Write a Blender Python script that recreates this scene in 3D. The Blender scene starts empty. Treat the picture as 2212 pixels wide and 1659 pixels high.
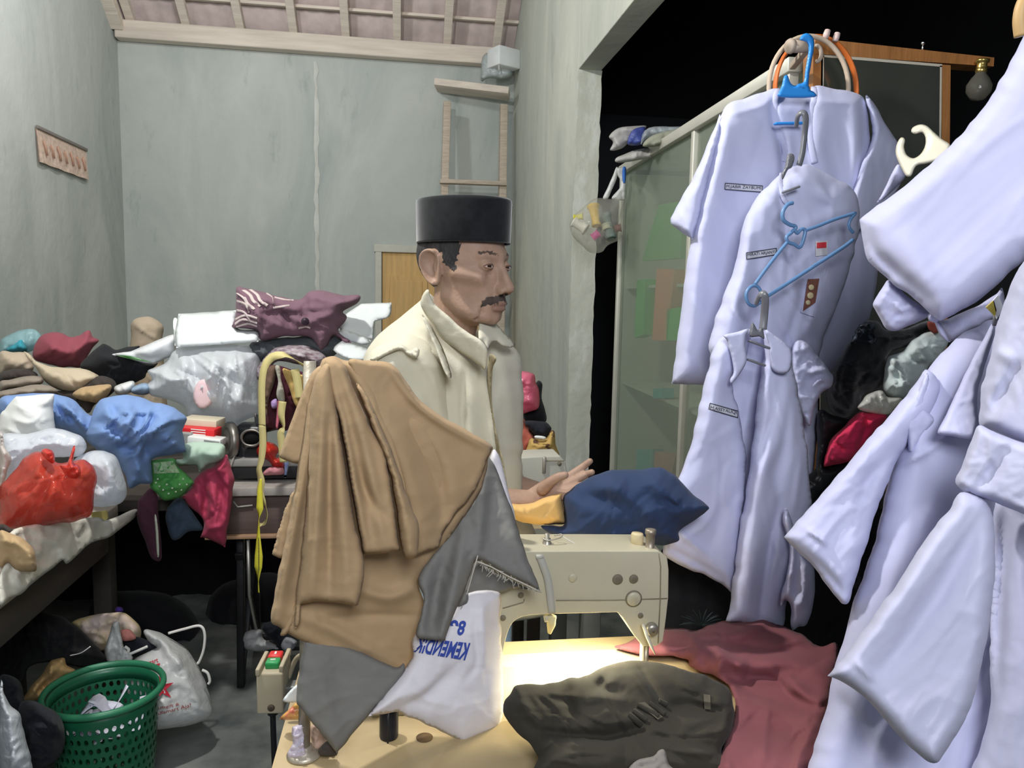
import bpy, bmesh, math, random
import numpy as np
from mathutils import Vector, Matrix, geometry
from mathutils.bvhtree import BVHTree
random.seed(4); rng = np.random.default_rng(4)
S = bpy.context.scene; COL = S.collection
# ------------------------------------------------------------------ camera, world, lights, exposure
IW, IH, FPX = 2212, 1659, 1660.0
CAM = np.array((0.0, 0.0, 1.43)); YAW, PIT, ROL = math.radians(8.53), math.radians(6.39), math.radians(1.2)
FW = np.array((math.sin(YAW)*math.cos(PIT), math.cos(YAW)*math.cos(PIT), -math.sin(PIT)))
r0 = np.array((math.cos(YAW), -math.sin(YAW), 0.0)); u0 = np.cross(r0, FW)
RT = r0*math.cos(ROL) + u0*math.sin(ROL); UP = u0*math.cos(ROL) - r0*math.sin(ROL)
cd = bpy.data.cameras.new('camera'); cam = bpy.data.objects.new('camera', cd); COL.objects.link(cam)
cd.sensor_width = 36; cd.lens = FPX/IW*36; cd.clip_start = .02
cam.matrix_world = Matrix(((RT[0], UP[0], -FW[0], CAM[0]), (RT[1], UP[1], -FW[1], CAM[1]), (RT[2], UP[2], -FW[2], CAM[2]), (0, 0, 0, 1)))
S.camera = cam
S.view_settings.view_transform = 'Standard'; S.view_settings.look = 'None'
S.view_settings.exposure = 0.0; S.view_settings.gamma = 1.0; S.view_settings.use_curve_mapping = False
wd = bpy.data.worlds.new('world'); S.world = wd; wd.use_nodes = True
wd.node_tree.nodes['Background'].inputs[0].default_value = (.80, .88, 1, 1)
wd.node_tree.nodes['Background'].inputs[1].default_value = .12
def lamp(name, kind, loc, power, color=(1, 1, 1), size=.1, aim=None, sy=None):
    l = bpy.data.lights.new(name, kind); l.energy = power; l.color = color
    if kind == 'AREA':
        l.size = size
        if sy: l.shape = 'RECTANGLE'; l.size_y = sy
    else: l.shadow_soft_size = size
    o = bpy.data.objects.new(name, l); COL.objects.link(o); o.location = loc
    if aim is not None: o.rotation_euler = (Vector(aim)-Vector(loc)).to_track_quat('-Z', 'Y').to_euler()
    return o
lamp('room_lamp', 'POINT', (-.62, 1.55, 2.95), 165, (1, .98, .94), .06)
lamp('rear_fill_light', 'POINT', (-.95, 4.1, 3.45), 52, (.95, .98, 1), .08)  # added fill, no lamp known here; lifts the back walls and roof
lamp('camera_fill_light', 'AREA', (.12, -.75, 2.25), 42, (.90, .94, 1), .7, (.35, 2.5, 1.0))  # added fill light above and behind the camera, not a room fitting
# ------------------------------------------------------------------ picture point -> point in the room
def ray(px, py):
    px = np.asarray(px, float); py = np.asarray(py, float)
    return FW + RT*((px-1106)/FPX)[..., None] + UP*((829.5-py)/FPX)[..., None]
def at_plane(px, py, p0, n):
    d = ray(px, py); t = ((np.asarray(p0)-CAM) @ np.asarray(n))/(d @ np.asarray(n)); return CAM + d*t[..., None]
def atY(px, py, Y): return at_plane(px, py, (0, Y, 0), (0, 1, 0))
def atZ(px, py, Z): return at_plane(px, py, (0, 0, Z), (0, 0, 1))
def atX(px, py, X): return at_plane(px, py, (X, 0, 0), (1, 0, 0))
def atD(px, py, D):
    D = np.asarray(D, float); return CAM + ray(px, py)*D[..., None]
def proj(P):
    q = np.asarray(P)-CAM; d = q @ FW; return np.stack([1106+FPX*(q @ RT)/d, 829.5-FPX*(q @ UP)/d], -1)
def plane3(*pts):                       # pts: (px, py, Y)
    a, b, c = [atY(np.float64(p[0]), np.float64(p[1]), p[2]) for p in pts]
    n = np.cross(b-a, c-a); return a, n/np.linalg.norm(n)
def planeY(Y): return (0, Y, 0), (0, 1, 0)
# ------------------------------------------------------------------ noise
def vnoise(p, seed=0):
    p = np.asarray(p, float); i = np.floor(p).astype(np.int64); f = p-i; f = f*f*f*(f*(f*6-15)+10); o = 0
    for dx in (0, 1):
        for dy in (0, 1):
            for dz in (0, 1):
                h = (i[:, 0]+dx)*374761393 + (i[:, 1]+dy)*668265263 + (i[:, 2]+dz)*2147483647 + seed*974634531
                h = (h ^ (h >> 13))*1274126177; h = (h ^ (h >> 16)) & 0xffffff
                w = (f[:, 0] if dx else 1-f[:, 0])*(f[:, 1] if dy else 1-f[:, 1])*(f[:, 2] if dz else 1-f[:, 2])
                o = o + w*(h/0xffffff*2-1)
    return o
def crumple(p, seed=0, oct=3, gain=.5):   # ridged, domain-warped: folds in cloth
    q = p + .55*np.stack([vnoise(p*.8, seed+7), vnoise(p*.8, seed+8), vnoise(p*.8, seed+9)], -1)
    o, a, s, tot = 0, 1.0, 1.0, 0
    for k in range(oct):
        o = o + a*(1-2*np.abs(vnoise(q*s, seed+k))**.8); tot += a; a *= gain; s *= 1.9
    return o/tot
# ------------------------------------------------------------------ materials
MATS = {}
def mat(name, col, rough=.8, bump=0, scale=60, var=.08, vscale=6, metal=0, sheen=0, weave=0, spec=.3, emit=0, col2=None, stretch=(1, 1, 1)):
    if name in MATS: return MATS[name]
    m = bpy.data.materials.new(name); m.use_nodes = True; MATS[name] = m
    nt = m.node_tree; N = nt.nodes; L = nt.links; b = N['Principled BSDF']
    b.inputs['Roughness'].default_value = rough; b.inputs['Metallic'].default_value = metal
    b.inputs['Specular IOR Level'].default_value = spec
    if sheen: b.inputs['Sheen Weight'].default_value = sheen; b.inputs['Sheen Roughness'].default_value = .5
    tc = N.new('ShaderNodeTexCoord'); mp = N.new('ShaderNodeMapping'); mp.inputs['Scale'].default_value = stretch
    L.new(tc.outputs['Object'], mp.inputs['Vector'])
    nz = N.new('ShaderNodeTexNoise'); nz.inputs['Scale'].default_value = vscale; nz.inputs['Detail'].default_value = 6
    L.new(mp.outputs[0], nz.inputs['Vector'])
    cr = N.new('ShaderNodeValToRGB'); c = np.array(col[:3]); c2 = np.array(col2) if col2 else c*(1+var)
    c1 = c*(1-var) if not col2 else c
    cr.color_ramp.elements[0].position = .32; cr.color_ramp.elements[1].position = .68
    cr.color_ramp.elements[0].color = (*np.clip(c1, 0, 1), 1); cr.color_ramp.elements[1].color = (*np.clip(c2, 0, 1), 1)
    L.new(nz.outputs['Fac'], cr.inputs[0]); L.new(cr.outputs[0], b.inputs['Base Color'])
    if emit: b.inputs['Emission Strength'].default_value = emit; L.new(cr.outputs[0], b.inputs['Emission Color'])
    if bump or weave:
        n2 = N.new('ShaderNodeTexNoise'); n2.inputs['Scale'].default_value = scale; n2.inputs['Detail'].default_value = 5
        L.new(mp.outputs[0], n2.inputs['Vector'])
        bp = N.new('ShaderNodeBump'); bp.inputs['Strength'].default_value = bump or weave; bp.inputs['Distance'].default_value = .01 if bump else .002
        L.new(n2.outputs['Fac'], bp.inputs['Height']); L.new(bp.outputs[0], b.inputs['Normal'])
    return m
def cloth_m(name, col, var=.06, rough=.9, weave=.13, sheen=.04): return mat(name, col, rough, 0, 420, var, 9, 0, sheen, weave, .15)
def film(name, col, a=.55, rough=.25):     # thin plastic film
    if name in MATS: return MATS[name]
    m = bpy.data.materials.new(name); m.use_nodes = True; MATS[name] = m
    nt = m.node_tree; N = nt.nodes; L = nt.links; b = N['Principled BSDF']; out = N['Material Output']
    b.inputs['Base Color'].default_value = (*col, 1); b.inputs['Roughness'].default_value = rough; b.inputs['Specular IOR Level'].default_value = .6
    nz = N.new('ShaderNodeTexNoise'); nz.inputs['Scale'].default_value = 34; nz.inputs['Detail'].default_value = 3; nz.inputs['Distortion'].default_value = .5
    tc = N.new('ShaderNodeTexCoord'); L.new(tc.outputs['Object'], nz.inputs['Vector'])
    bp = N.new('ShaderNodeBump'); bp.inputs['Strength'].default_value = .28; bp.inputs['Distance'].default_value = .012
    L.new(nz.outputs['Fac'], bp.inputs['Height']); L.new(bp.outputs[0], b.inputs['Normal'])
    tr = N.new('ShaderNodeBsdfTransparent'); tr.inputs[0].default_value = (*(np.array(col)*.5+.5), 1)
    tl = N.new('ShaderNodeBsdfTranslucent'); tl.inputs[0].default_value = (*col, 1)
    m1 = N.new('ShaderNodeMixShader'); m1.inputs[0].default_value = .3; L.new(b.outputs[0], m1.inputs[1]); L.new(tl.outputs[0], m1.inputs[2])
    m2 = N.new('ShaderNodeMixShader'); m2.inputs[0].default_value = a; L.new(tr.outputs[0], m2.inputs[1]); L.new(m1.outputs[0], m2.inputs[2])
    L.new(m2.outputs[0], out.inputs[0]); return m
# ------------------------------------------------------------------ objects
ORG = {}
def tag(o, label=None, cat=None, group=None, kind=None):
    if label: o['label'] = label
    if cat: o['category'] = cat
    if group: o['group'] = group
    if kind: o['kind'] = kind
    return o
def thing(name, label, cat, loc, group=None):
    o = bpy.data.objects.new(name, None); COL.objects.link(o); o.location = [float(v) for v in loc]; o.empty_display_size = .05
    ORG[o] = np.array(loc, float); return tag(o, label, cat, group)
def link(name, V, Fc, m, parent=None, smooth=True, mi=None):
    """V in room coordinates; the object's origin goes to the base of the mesh (or stays with its parent)."""
    V = np.asarray(V, float)
    base = np.array(((V[:, 0].min()+V[:, 0].max())/2, (V[:, 1].min()+V[:, 1].max())/2, V[:, 2].min()))
    me = bpy.data.meshes.new(name); me.from_pydata([tuple(v) for v in V-base], [], [tuple(int(i) for i in f) for f in Fc]); me.update()
    for mm in (m if isinstance(m, (list, tuple)) else [m]): me.materials.append(mm)
    if mi is not None: me.polygons.foreach_set('material_index', np.asarray(mi, np.int32))
    if smooth: me.polygons.foreach_set('use_smooth', np.ones(len(me.polygons), bool))
    o = bpy.data.objects.new(name, me); COL.objects.link(o)
    if parent is not None: o.parent = parent; o.location = base-ORG[parent]
    else: o.location = base
    ORG[o] = base; return o
class MB:
    """collects shapes into one mesh"""
    def __init__(s): s.V = []; s.F = []; s.n = 0; s.mi = []
    def add(s, V, F, k=0):
        s.V.append(np.asarray(V, float)); s.F += [tuple(int(i)+s.n for i in f) for f in F]; s.n += len(V); s.mi += [k]*len(F); return s
    def box(s, c, d, bev=.004, rot=None, k=0, seg=2):
        bm = bmesh.new(); bmesh.ops.create_cube(bm, size=1); bmesh.ops.scale(bm, vec=d, verts=bm.verts)
        if bev: bmesh.ops.bevel(bm, geom=bm.edges[:], offset=min(bev, min(d)*.45), segments=seg, affect='EDGES', profile=.5)
        V = np.array([v.co[:] for v in bm.verts]); F = [[v.index for v in f.verts] for f in bm.faces]; bm.free()
        if rot is not None: V = V @ np.array(rot.to_3x3() if hasattr(rot, 'to_3x3') else rot).T
        return s.add(V+np.asarray(c), F, k)
    def bar(s, a, b, w, h, up=(0, 0, 1), bev=.003, k=0):       # box from a to b
        a, b = Vector(a), Vector(b); z = (b-a).normalized(); x = z.cross(Vector(up)).normalized(); y = z.cross(x)
        R = Matrix((x, y, z)).transposed(); return s.box((a+b)/2, (w, h, (b-a).length), bev, R, k)
    def tube(s, pts, r, n=10, cap=True, k=0, closed=False, flat=1.0, upv=None):
        P = np.asarray(pts, float); m = len(P); rr = np.broadcast_to(np.asarray(r, float), (m,))
        T = np.gradient(P, axis=0) if not closed else np.roll(P, -1, 0)-np.roll(P, 1, 0)
        T /= np.linalg.norm(T, axis=1)[:, None]+1e-12
        x = np.array(upv, float) if upv is not None else np.cross(T[0], (0.3, .2, .9)); V = []; 
        for i in range(m):
            x = x - T[i]*(x @ T[i]); x /= np.linalg.norm(x)+1e-12; y = np.cross(T[i], x)
            for j in range(n):
                a = 2*math.pi*j/n; V.append(P[i]+rr[i]*(x*math.cos(a)+y*math.sin(a)*flat))
        F = []
        for i in range(m if closed else m-1):
            for j in range(n):
                i2 = (i+1) % m; F.append((i*n+j, i*n+(j+1) % n, i2*n+(j+1) % n, i2*n+j))
        if cap and not closed: F.append(tuple(range(n))[::-1]); F.append(tuple((m-1)*n+j for j in range(n)))
        return s.add(V, F, k)
    def lathe(s, prof, c=(0, 0, 0), n=32, axis=(0, 0, 1), k=0, sx=1.0, ref=None, cap=True):
        z = Vector(axis).normalized(); x = Vector(ref).normalized() if ref is not None else (z.orthogonal().normalized()); y = z.cross(x); V = []; F = []
        for (r, h) in prof:
            for j in range(n):
                a = 2*math.pi*j/n; V.append(np.array(c)+np.array(x)*r*math.cos(a)*sx+np.array(y)*r*math.sin(a)+np.array(z)*h)
        for i in range(len(prof)-1):
            for j in range(n): F.append((i*n+j, i*n+(j+1) % n, (i+1)*n+(j+1) % n, (i+1)*n+j))
        if cap: F.append(tuple(range(n))[::-1]); F.append(tuple((len(prof)-1)*n+j for j in range(n)))
        return s.add(V, F, k)
    def build(s, name, m, parent=None, smooth=True):
        V = np.concatenate(s.V); o = link(name, V, s.F, m, parent, smooth, s.mi if isinstance(m, (list, tuple)) else None)
        return o
def smooth_by_angle(o, ang=35):
    me = o.data; bm = bmesh.new(); bm.from_mesh(me)
    for e in bm.edges:
        e.smooth = not (len(e.link_faces) == 2 and e.calc_face_angle(0) > math.radians(ang))
    bm.to_mesh(me); bm.free(); return o
def catmull(P, n=6, closed=False):
    P = np.asarray(P, float); m = len(P); out = []
    rngi = range(m if closed else m-1)
    for i in rngi:
        if closed: a, b, c, d = P[(i-1) % m], P[i], P[(i+1) % m], P[(i+2) % m]
        else: a, b, c, d = P[max(i-1, 0)], P[i], P[i+1], P[min(i+2, m-1)]
        if np.allclose(b, c): continue
        if np.allclose(a, b): a = b-(c-b)*.3
        if np.allclose(c, d): d = c+(c-b)*.3
        for t in np.linspace(0, 1, n, endpoint=False):
            out.append(.5*((2*b)+(-a+c)*t+(2*a-5*b+4*c-d)*t*t+(-a+3*b-3*c+d)*t**3))
    if not closed: out.append(P[-1])
    return np.array(out)
def seg_dist(Q, poly, closed=False):
    """distance, signed side and arc parameter of points Q to a polyline"""
    A = poly if closed else poly[:-1]; B = np.roll(poly, -1, 0) if closed else poly[1:]
    best = np.full(len(Q), 1e18); side = np.zeros(len(Q)); arc = np.zeros(len(Q)); L = 0.0; ls = np.linalg.norm(B-A, axis=1); tot = ls.sum()+1e-9
    for a, b, l in zip(A, B, ls):
        if l < 1e-9: continue
        d = b-a; t = np.clip(((Q-a) @ d)/(d @ d), 0, 1); r = Q-(a+t[:, None]*d); q = (r*r).sum(1); m = q < best
        best = np.where(m, q, best); side = np.where(m, d[0]*(Q[:, 1]-a[1])-d[1]*(Q[:, 0]-a[0]), side); arc = np.where(m, (L+t*l)/tot, arc); L += l
    return np.sqrt(best), np.sign(side), arc
def inside(Q, poly):
    c = np.zeros(len(Q), bool); A = poly; B = np.roll(poly, -1, 0)
    for (x1, y1), (x2, y2) in zip(A, B):
        if y1 == y2: continue
        k = ((y1 > Q[:, 1]) != (y2 > Q[:, 1])); xi = (x2-x1)*(Q[:, 1]-y1)/(y2-y1)+x1; c ^= k & (Q[:, 0] < xi)
    return c
def sculpt(Q, strokes):
    """fold strokes: (points, height in m, width px on the left, width px on the right)"""
    o = np.zeros(len(Q))
    for st in strokes:
        pts, h, wl = st[0], st[1], st[2]; wr = st[3] if len(st) > 3 else wl
        pl = catmull(pts, 5) if len(pts) > 2 else np.array(pts, float)
        d, s, arc = seg_dist(Q, pl); w = np.where(s < 0, wl, wr); o = o + h*np.exp(-(d/w)**2)*(.04+.96*np.sin(np.pi*np.clip(arc*.96+.02, 0, 1))**.55)
    return o
def ridges(Q, folds):                      # folds that butt against each other instead of adding up
    o = np.zeros(len(Q)); v = np.zeros(len(Q))
    for pts, h, wl, wr in folds:
        d, s, arc = seg_dist(Q, catmull(pts, 4)); w = np.where(s < 0, wl, wr); q = abs(h)*np.exp(-(d/w)**1.35)*np.sin(np.pi*np.clip(arc*.94+.03, 0, 1))**.4
        if h > 0: o = np.maximum(o, q)
        else: v = np.maximum(v, q)
    return o-.8*v
def autofolds(O, n, h, ang, seed, wlo, whi):
    """random long, slightly bent folds, steep on one side"""
    r = np.random.default_rng(seed*13+1); lo, hi = O.min(0), O.max(0); sz = hi-lo; out = []; a0 = ang if ang is not None else r.uniform(0, 180); L0 = min(np.hypot(*sz)*.55, 260)
    while len(out) < n:
        c = lo+r.uniform(0, 1, 2)*sz
        if not inside(c[None], O)[0]: continue
        a = math.radians(a0+r.normal(0, 24)); d = np.array((math.cos(a), math.sin(a))); p = np.array((-d[1], d[0])); L = L0*r.uniform(.35, 1); b = r.normal(0, .12)*L
        w = r.uniform(wlo, whi); sgn = 1 if r.random() < .7 else -1; k = r.uniform(.25, .5)
        pts = [c-d*L/2, c-d*L/6+p*b*.8, c+d*L/6+p*b, c+d*L/2-p*b*.3]
        out.append((pts, sgn*h*r.uniform(.45, 1.1), w, w*k) if r.random() < .5 else (pts, sgn*h*r.uniform(.45, 1.1), w*k, w))
    return out
def shell(out, plane, tf=.03, tb=.02, edge=25, res=8, strokes=(), wr=.004, ws=45, wdir=None, sm=True, seed=0, rag=0, n=5, jit=.12, backwr=1, nf=0, fw=(7, 18), fh=None, fang=None):
    """a puffed body of cloth: outline (picture points) on a plane in the room, thickened both ways"""
    O = np.array(out, float); O = catmull(O, n, True) if sm else O
    # even boundary steps
    B = np.roll(O, -1, 0); pts = []
    for a, b in zip(O, B):
        l = np.linalg.norm(b-a); k = max(1, int(round(l/res)))
        for i in range(k): pts.append(a+(b-a)*i/k)
    O = np.array(pts)
    wob = np.stack([vnoise(np.c_[O/22, np.full(len(O), k*9.1)], seed+k) for k in (1, 2)], -1)*min(2.2, edge*.09); O = O+wob
    if rag: O = O+np.random.default_rng(seed).normal(0, rag, O.shape)
    x0, y0 = O.min(0); x1, y1 = O.max(0); r2 = np.random.default_rng(seed+5)
    gx, gy = np.meshgrid(np.arange(x0, x1, res), np.arange(y0, y1, res*.87)); gx = gx+(np.arange(gx.shape[0]) % 2)[:, None]*res*.5
    G = np.stack([gx.ravel(), gy.ravel()], -1); G = G+r2.uniform(-jit, jit, G.shape)*res; G = G[inside(G, O)]
    if len(G): dd, _, _ = seg_dist(G, O, True); G = G[dd > res*.55]
    P2 = np.concatenate([O, G]) if len(G) else O; nb = len(O)
    vs, es, fs, ov, oe, of = geometry.delaunay_2d_cdt([Vector(p) for p in P2], [(i, (i+1) % nb) for i in range(nb)], [], 1, 1e-4)
    P2 = np.array([v[:] for v in vs]); Fc = [tuple(f) for f in fs]; isb = np.array([any(k < nb for k in q) for q in ov])
    d, _, _ = seg_dist(P2, O, True); d[isb] = 0
    s = np.clip(d/edge, 0, 1); prof = np.clip(1-(1-s)**2, 0, 1)**.66
    Qn = P2/ws
    if wdir:                                        # (angle of the folds in degrees, stretch along them)
        a = math.radians(wdir[0]); c, sn = math.cos(a), math.sin(a)
        Qn = np.stack([(Qn[:, 0]*c+Qn[:, 1]*sn)/wdir[1], -Qn[:, 0]*sn+Qn[:, 1]*c], -1)
    Q3 = np.concatenate([Qn, np.full((len(Qn), 1), seed*3.7)], 1)
    w = wr*(.55 if nf else 1)*(1.25*crumple(Q3, seed)+(0 if nf else .4*crumple(Q3*2.6+11, seed+2, 2))) if wr else 0
    fo = 0
    if nf: fo = ridges(P2, autofolds(O, nf, fh or wr*.9, fang if fang is not None else (wdir[0] if wdir else None), seed+len(O), *fw))
    k = np.clip(d/(edge*.5), 0, 1)
    off = tf*prof + (w+fo+sculpt(P2, strokes))*k
    d3 = ray(P2[:, 0], P2[:, 1]); ln = np.linalg.norm(d3, axis=1)[:, None]; p0, nn = plane
    base = at_plane(P2[:, 0], P2[:, 1], p0, nn); un = d3/ln
    Vf = base-un*np.maximum(off, -tb*.6*prof)[:, None]; wb = (wr*.7*crumple(Q3+31.7, seed+3) if wr else 0)*k*backwr
    Vb = base+un*(tb*prof+wb)[:, None]
    N = len(P2); idx = np.arange(N); mapb = np.where(isb, idx, idx+N)
    V = np.concatenate([Vf, Vb]); used = np.concatenate([np.ones(N, bool), ~isb]); re = np.cumsum(used)-1
    # front faces look at the camera
    a, b, c = Vf[[f[0] for f in Fc]], Vf[[f[1] for f in Fc]], Vf[[f[2] for f in Fc]]
    flip = ((np.cross(b-a, c-a)*(CAM-a)).sum(1) < 0)
    F = []
    for f, fl in zip(Fc, flip):
        g = f[::-1] if fl else f; F.append(tuple(re[i] for i in g))
        if not all(isb[i] for i in f): F.append(tuple(re[mapb[i]] for i in g[::-1]))
    F = [f for f in F if len(set(f)) > 2]
    return V[used], F
def cloth(name, layers, m, parent=None, **kw):
    mb = MB()
    for i, L in enumerate(layers if isinstance(layers, list) else [layers]):
        q = dict(kw); q.update(L); k = q.pop('k', 0); V, F = shell(**q); mb.add(V, F, k)
    return mb.build(name, m, parent)
def bvh(o):
    me = o.data; off = ORG[o]; return BVHTree.FromPolygons([tuple(np.array(v.co)+off) for v in me.vertices], [p.vertices[:] for p in me.polygons])
def on(tree, P2, lift=.002, fall=None):
    """picture points -> points just in front of a built surface"""
    out = []; last = None
    for (x, y) in np.asarray(P2, float):
        d = ray(x, y); u = d/np.linalg.norm(d); h = tree.ray_cast(Vector(CAM), Vector(u), 20)
        t = h[3] if h[0] is not None else (last if last is not None else fall)
        if t is None: t = 2.0
        last = t; out.append(CAM+u*(t-lift))
    return np.array(out)
def decal(name, quad, tree, m, parent, lift=.002, nx=8, ny=3, th=.0012):
    """a thin patch lying on a built surface: quad = 4 picture points (tl, tr, br, bl)"""
    q = [np.array(p, float) for p in quad]; V2 = []
    for j in range(ny+1):
        for i in range(nx+1):
            u, v = i/nx, j/ny; V2.append((q[0]*(1-u)+q[1]*u)*(1-v)+(q[3]*(1-u)+q[2]*u)*v)
    A = on(tree, V2, lift); Bk = on(tree, V2, lift-th); n = len(V2); F = []
    for j in range(ny):
        for i in range(nx):
            a = j*(nx+1)+i; f = (a, a+nx+1, a+nx+2, a+1); F.append(f); F.append(tuple(k+n for k in f[::-1]))
    ring = [i for i in range(nx+1)]+[j*(nx+1)+nx for j in range(1, ny+1)]+[ny*(nx+1)+i for i in range(nx-1, -1, -1)]+[j*(nx+1) for j in range(ny-1, 0, -1)]
    for a, b in zip(ring, ring[1:]+ring[:1]): F.append((a, b, b+n, a+n))
    return link(name, np.concatenate([A, Bk]), F, m, parent, False)
def text2d(s, bold=0):
    cu = bpy.data.curves.new('t', 'FONT'); cu.body = s; cu.size = 1; cu.offset = bold; o = bpy.data.objects.new('t', cu); COL.objects.link(o)
    dg = bpy.context.evaluated_depsgraph_get(); me = o.evaluated_get(dg).to_mesh()
    me.calc_loop_triangles(); V = np.array([v.co[:2] for v in me.vertices]); F = [tuple(p.vertices) for p in me.loop_triangles]; o.evaluated_get(dg).to_mesh_clear()
    bpy.data.objects.remove(o); bpy.data.curves.remove(cu); return V, F
def lettering(name, s, quad, tree, m, parent, lift=.004, bold=.01):
    """letters laid on a surface, stretched over quad (tl, tr, br, bl)"""
    V, F = text2d(s, bold); lo, hi = V.min(0), V.max(0); uv = (V-lo)/(hi-lo); q = [np.array(p, float) for p in quad]
    u, v = uv[:, :1], 1-uv[:, 1:]; P = (q[0]*(1-u)+q[1]*u)*(1-v)+(q[3]*(1-u)+q[2]*u)*v
    return link(name, on(tree, P, lift), F, m, parent, False)
def ribbon(pts, w, th=.001, side=None, n=8, tw=None):
    """tape through room points"""
    P = catmull(pts, n); T = np.gradient(P, axis=0); T /= np.linalg.norm(T, axis=1)[:, None]; V = []; F = []
    ww = np.interp(np.linspace(0, 1, len(P)), np.linspace(0, 1, len(w)), w) if hasattr(w, '__len__') else np.full(len(P), w)
    for i, (p, t) in enumerate(zip(P, T)):
        s = np.array(side if side is not None else (1, 0, 0), float)
        if tw is not None:
            a = np.interp(i/(len(P)-1), np.linspace(0, 1, len(tw)), tw); c = np.cross(t, s); s = s*math.cos(a)+c*math.sin(a)
        s = s-t*(s @ t); s /= np.linalg.norm(s); nn = np.cross(s, t)
        for a, b in ((-1, 1), (1, 1), (1, -1), (-1, -1)): V.append(p+s*ww[i]/2*a+nn*th/2*b)
    for i in range(len(P)-1):
        for j in range(4): F.append((i*4+j, i*4+(j+1) % 4, i*4+4+(j+1) % 4, i*4+4+j))
    F.append((3, 2, 1, 0)); F.append(tuple((len(P)-1)*4+j for j in range(4))); return V, F
# ================================================================== the room
XL, YB, XR, YJ = -2.06, 6.3, .91, 4.0
def plaster(name, c1, c2, dark, bump=.35, stretch=(1, 1, .35), th=.6):
    m = bpy.data.materials.new(name); m.use_nodes = True; nt = m.node_tree; N = nt.nodes; L = nt.links; b = N['Principled BSDF']
    b.inputs['Roughness'].default_value = .9; b.inputs['Specular IOR Level'].default_value = .15
    tc = N.new('ShaderNodeTexCoord'); mp = N.new('ShaderNodeMapping'); mp.inputs['Scale'].default_value = stretch; L.new(tc.outputs['Object'], mp.inputs[0])
    a = N.new('ShaderNodeTexNoise'); a.inputs['Scale'].default_value = 1.6; a.inputs['Detail'].default_value = 9; a.inputs['Roughness'].default_value = .62; a.inputs['Distortion'].default_value = .9
    L.new(mp.outputs[0], a.inputs['Vector'])
    cr = N.new('ShaderNodeValToRGB'); e = cr.color_ramp.elements; e[0].position = .3; e[0].color = (*c1, 1); e[1].position = .7; e[1].color = (*c2, 1)
    L.new(a.outputs['Fac'], cr.inputs[0])
    s = N.new('ShaderNodeTexNoise'); s.inputs['Scale'].default_value = 5.5; s.inputs['Detail'].default_value = 8; s.inputs['Roughness'].default_value = .7; L.new(mp.outputs[0], s.inputs['Vector'])
    c3 = N.new('ShaderNodeValToRGB'); e = c3.color_ramp.elements; e[0].position = th; e[0].color = (0, 0, 0, 1); e[1].position = th+.14; e[1].color = (.5, .5, .5, 1); L.new(s.outputs['Fac'], c3.inputs[0])
    mx = N.new('ShaderNodeMixRGB'); L.new(c3.outputs[0], mx.inputs[0]); L.new(cr.outputs[0], mx.inputs[1]); mx.inputs[2].default_value = (*dark, 1)
    L.new(mx.outputs[0], b.inputs['Base Color'])
    bp = N.new('ShaderNodeBump'); bp.inputs['Strength'].default_value = bump; bp.inputs['Distance'].default_value = .02
    n2 = N.new('ShaderNodeTexNoise'); n2.inputs['Scale'].default_value = 9; n2.inputs['Detail'].default_value = 8; L.new(tc.outputs['Object'], n2.inputs['Vector'])
    L.new(n2.outputs['Fac'], bp.inputs['Height']); L.new(bp.outputs[0], b.inputs['Normal']); return m
PL = plaster('cement_plaster', (.39, .425, .41), (.585, .605, .565), (.22, .27, .25), th=.60)
PLR = plaster('cement_plaster_right', (.385, .415, .38), (.58, .59, .51), (.25, .29, .26), th=.61)
JAMB = plaster('whitewashed_jamb', (.50, .52, .44), (.62, .63, .55), (.86, .88, .86), .6, th=.50)
DARKW = mat('unlit_room_shade', (.035, .036, .04), .95, .2, 10)  # near-black colour stands in for the unlit room's shade
WOOD_OLD = mat('weathered_wood', (.50, .42, .34), .85, .3, 40, .15, 10, stretch=(1, 1, 8))
BEAMW = mat('pale_beam_wood', (.68, .60, .52), .85, .3, 30, .12, 8, stretch=(.3, 4, 4))
TILE = mat('clay_tile', (.60, .50, .48), .9, .3, 14, .15, 7)
def struct(mb, name, m, smooth=False):
    o = mb.build(name, m, None, smooth); o['kind'] = 'structure'; return o
FLOORM = mat('dark_cement_floor', (.06, .07, .07), .5, .35, 12, 0, 5.5, col2=(.24, .25, .235))
struct(MB().box((.9, 2.6, -.05), (6.4, 9.2, .1), 0), 'floor', FLOORM)
struct(MB().box((XL-.06, 2.6, 2.2), (.12, 7.6, 4.6), 0), 'wall_left', PL)
struct(MB().box(((XL+XR)/2, YB+.06, 1.66), (XR-XL+.3, .12, 3.34), 0), 'wall_back', PL)
# right wall: solid from the jamb to the back, lintel over the opening
w = MB(); w.box((XR+.06, (YJ+YB)/2, 2.3), (.12, YB-YJ, 4.6), .004); w.box((XR+.06, 1.2, 3.6), (.12, 5.6, 2.0), .004)
wr_ = struct(w, 'wall_right', PLR)
j = MB(); 
prng = np.random.default_rng(8)
V = []; F = []; nz_ = 60
for i in range(nz_+1):                      # chipped face of the jamb
    z = 2.6*i/nz_; V += [(XR-.004+prng.uniform(-.004, .003), YJ-.004, z), (XR+.122+prng.uniform(-.004, .004), YJ-.004, z)]
for i in range(nz_): F.append((2*i, 2*i+1, 2*i+3, 2*i+2))
n0 = len(V); V += [(x, YJ+.01, z) for (x, y, z) in V]
F += [tuple(k+n0 for k in f[::-1]) for f in F]
for i in range(nz_): F += [(2*i, 2*i+2, n0+2*i+2, n0+2*i), (2*i+1, n0+2*i+1, n0+2*i+3, 2*i+3)]
j.add(V, F); struct(j, 'trim_1', JAMB)
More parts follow.
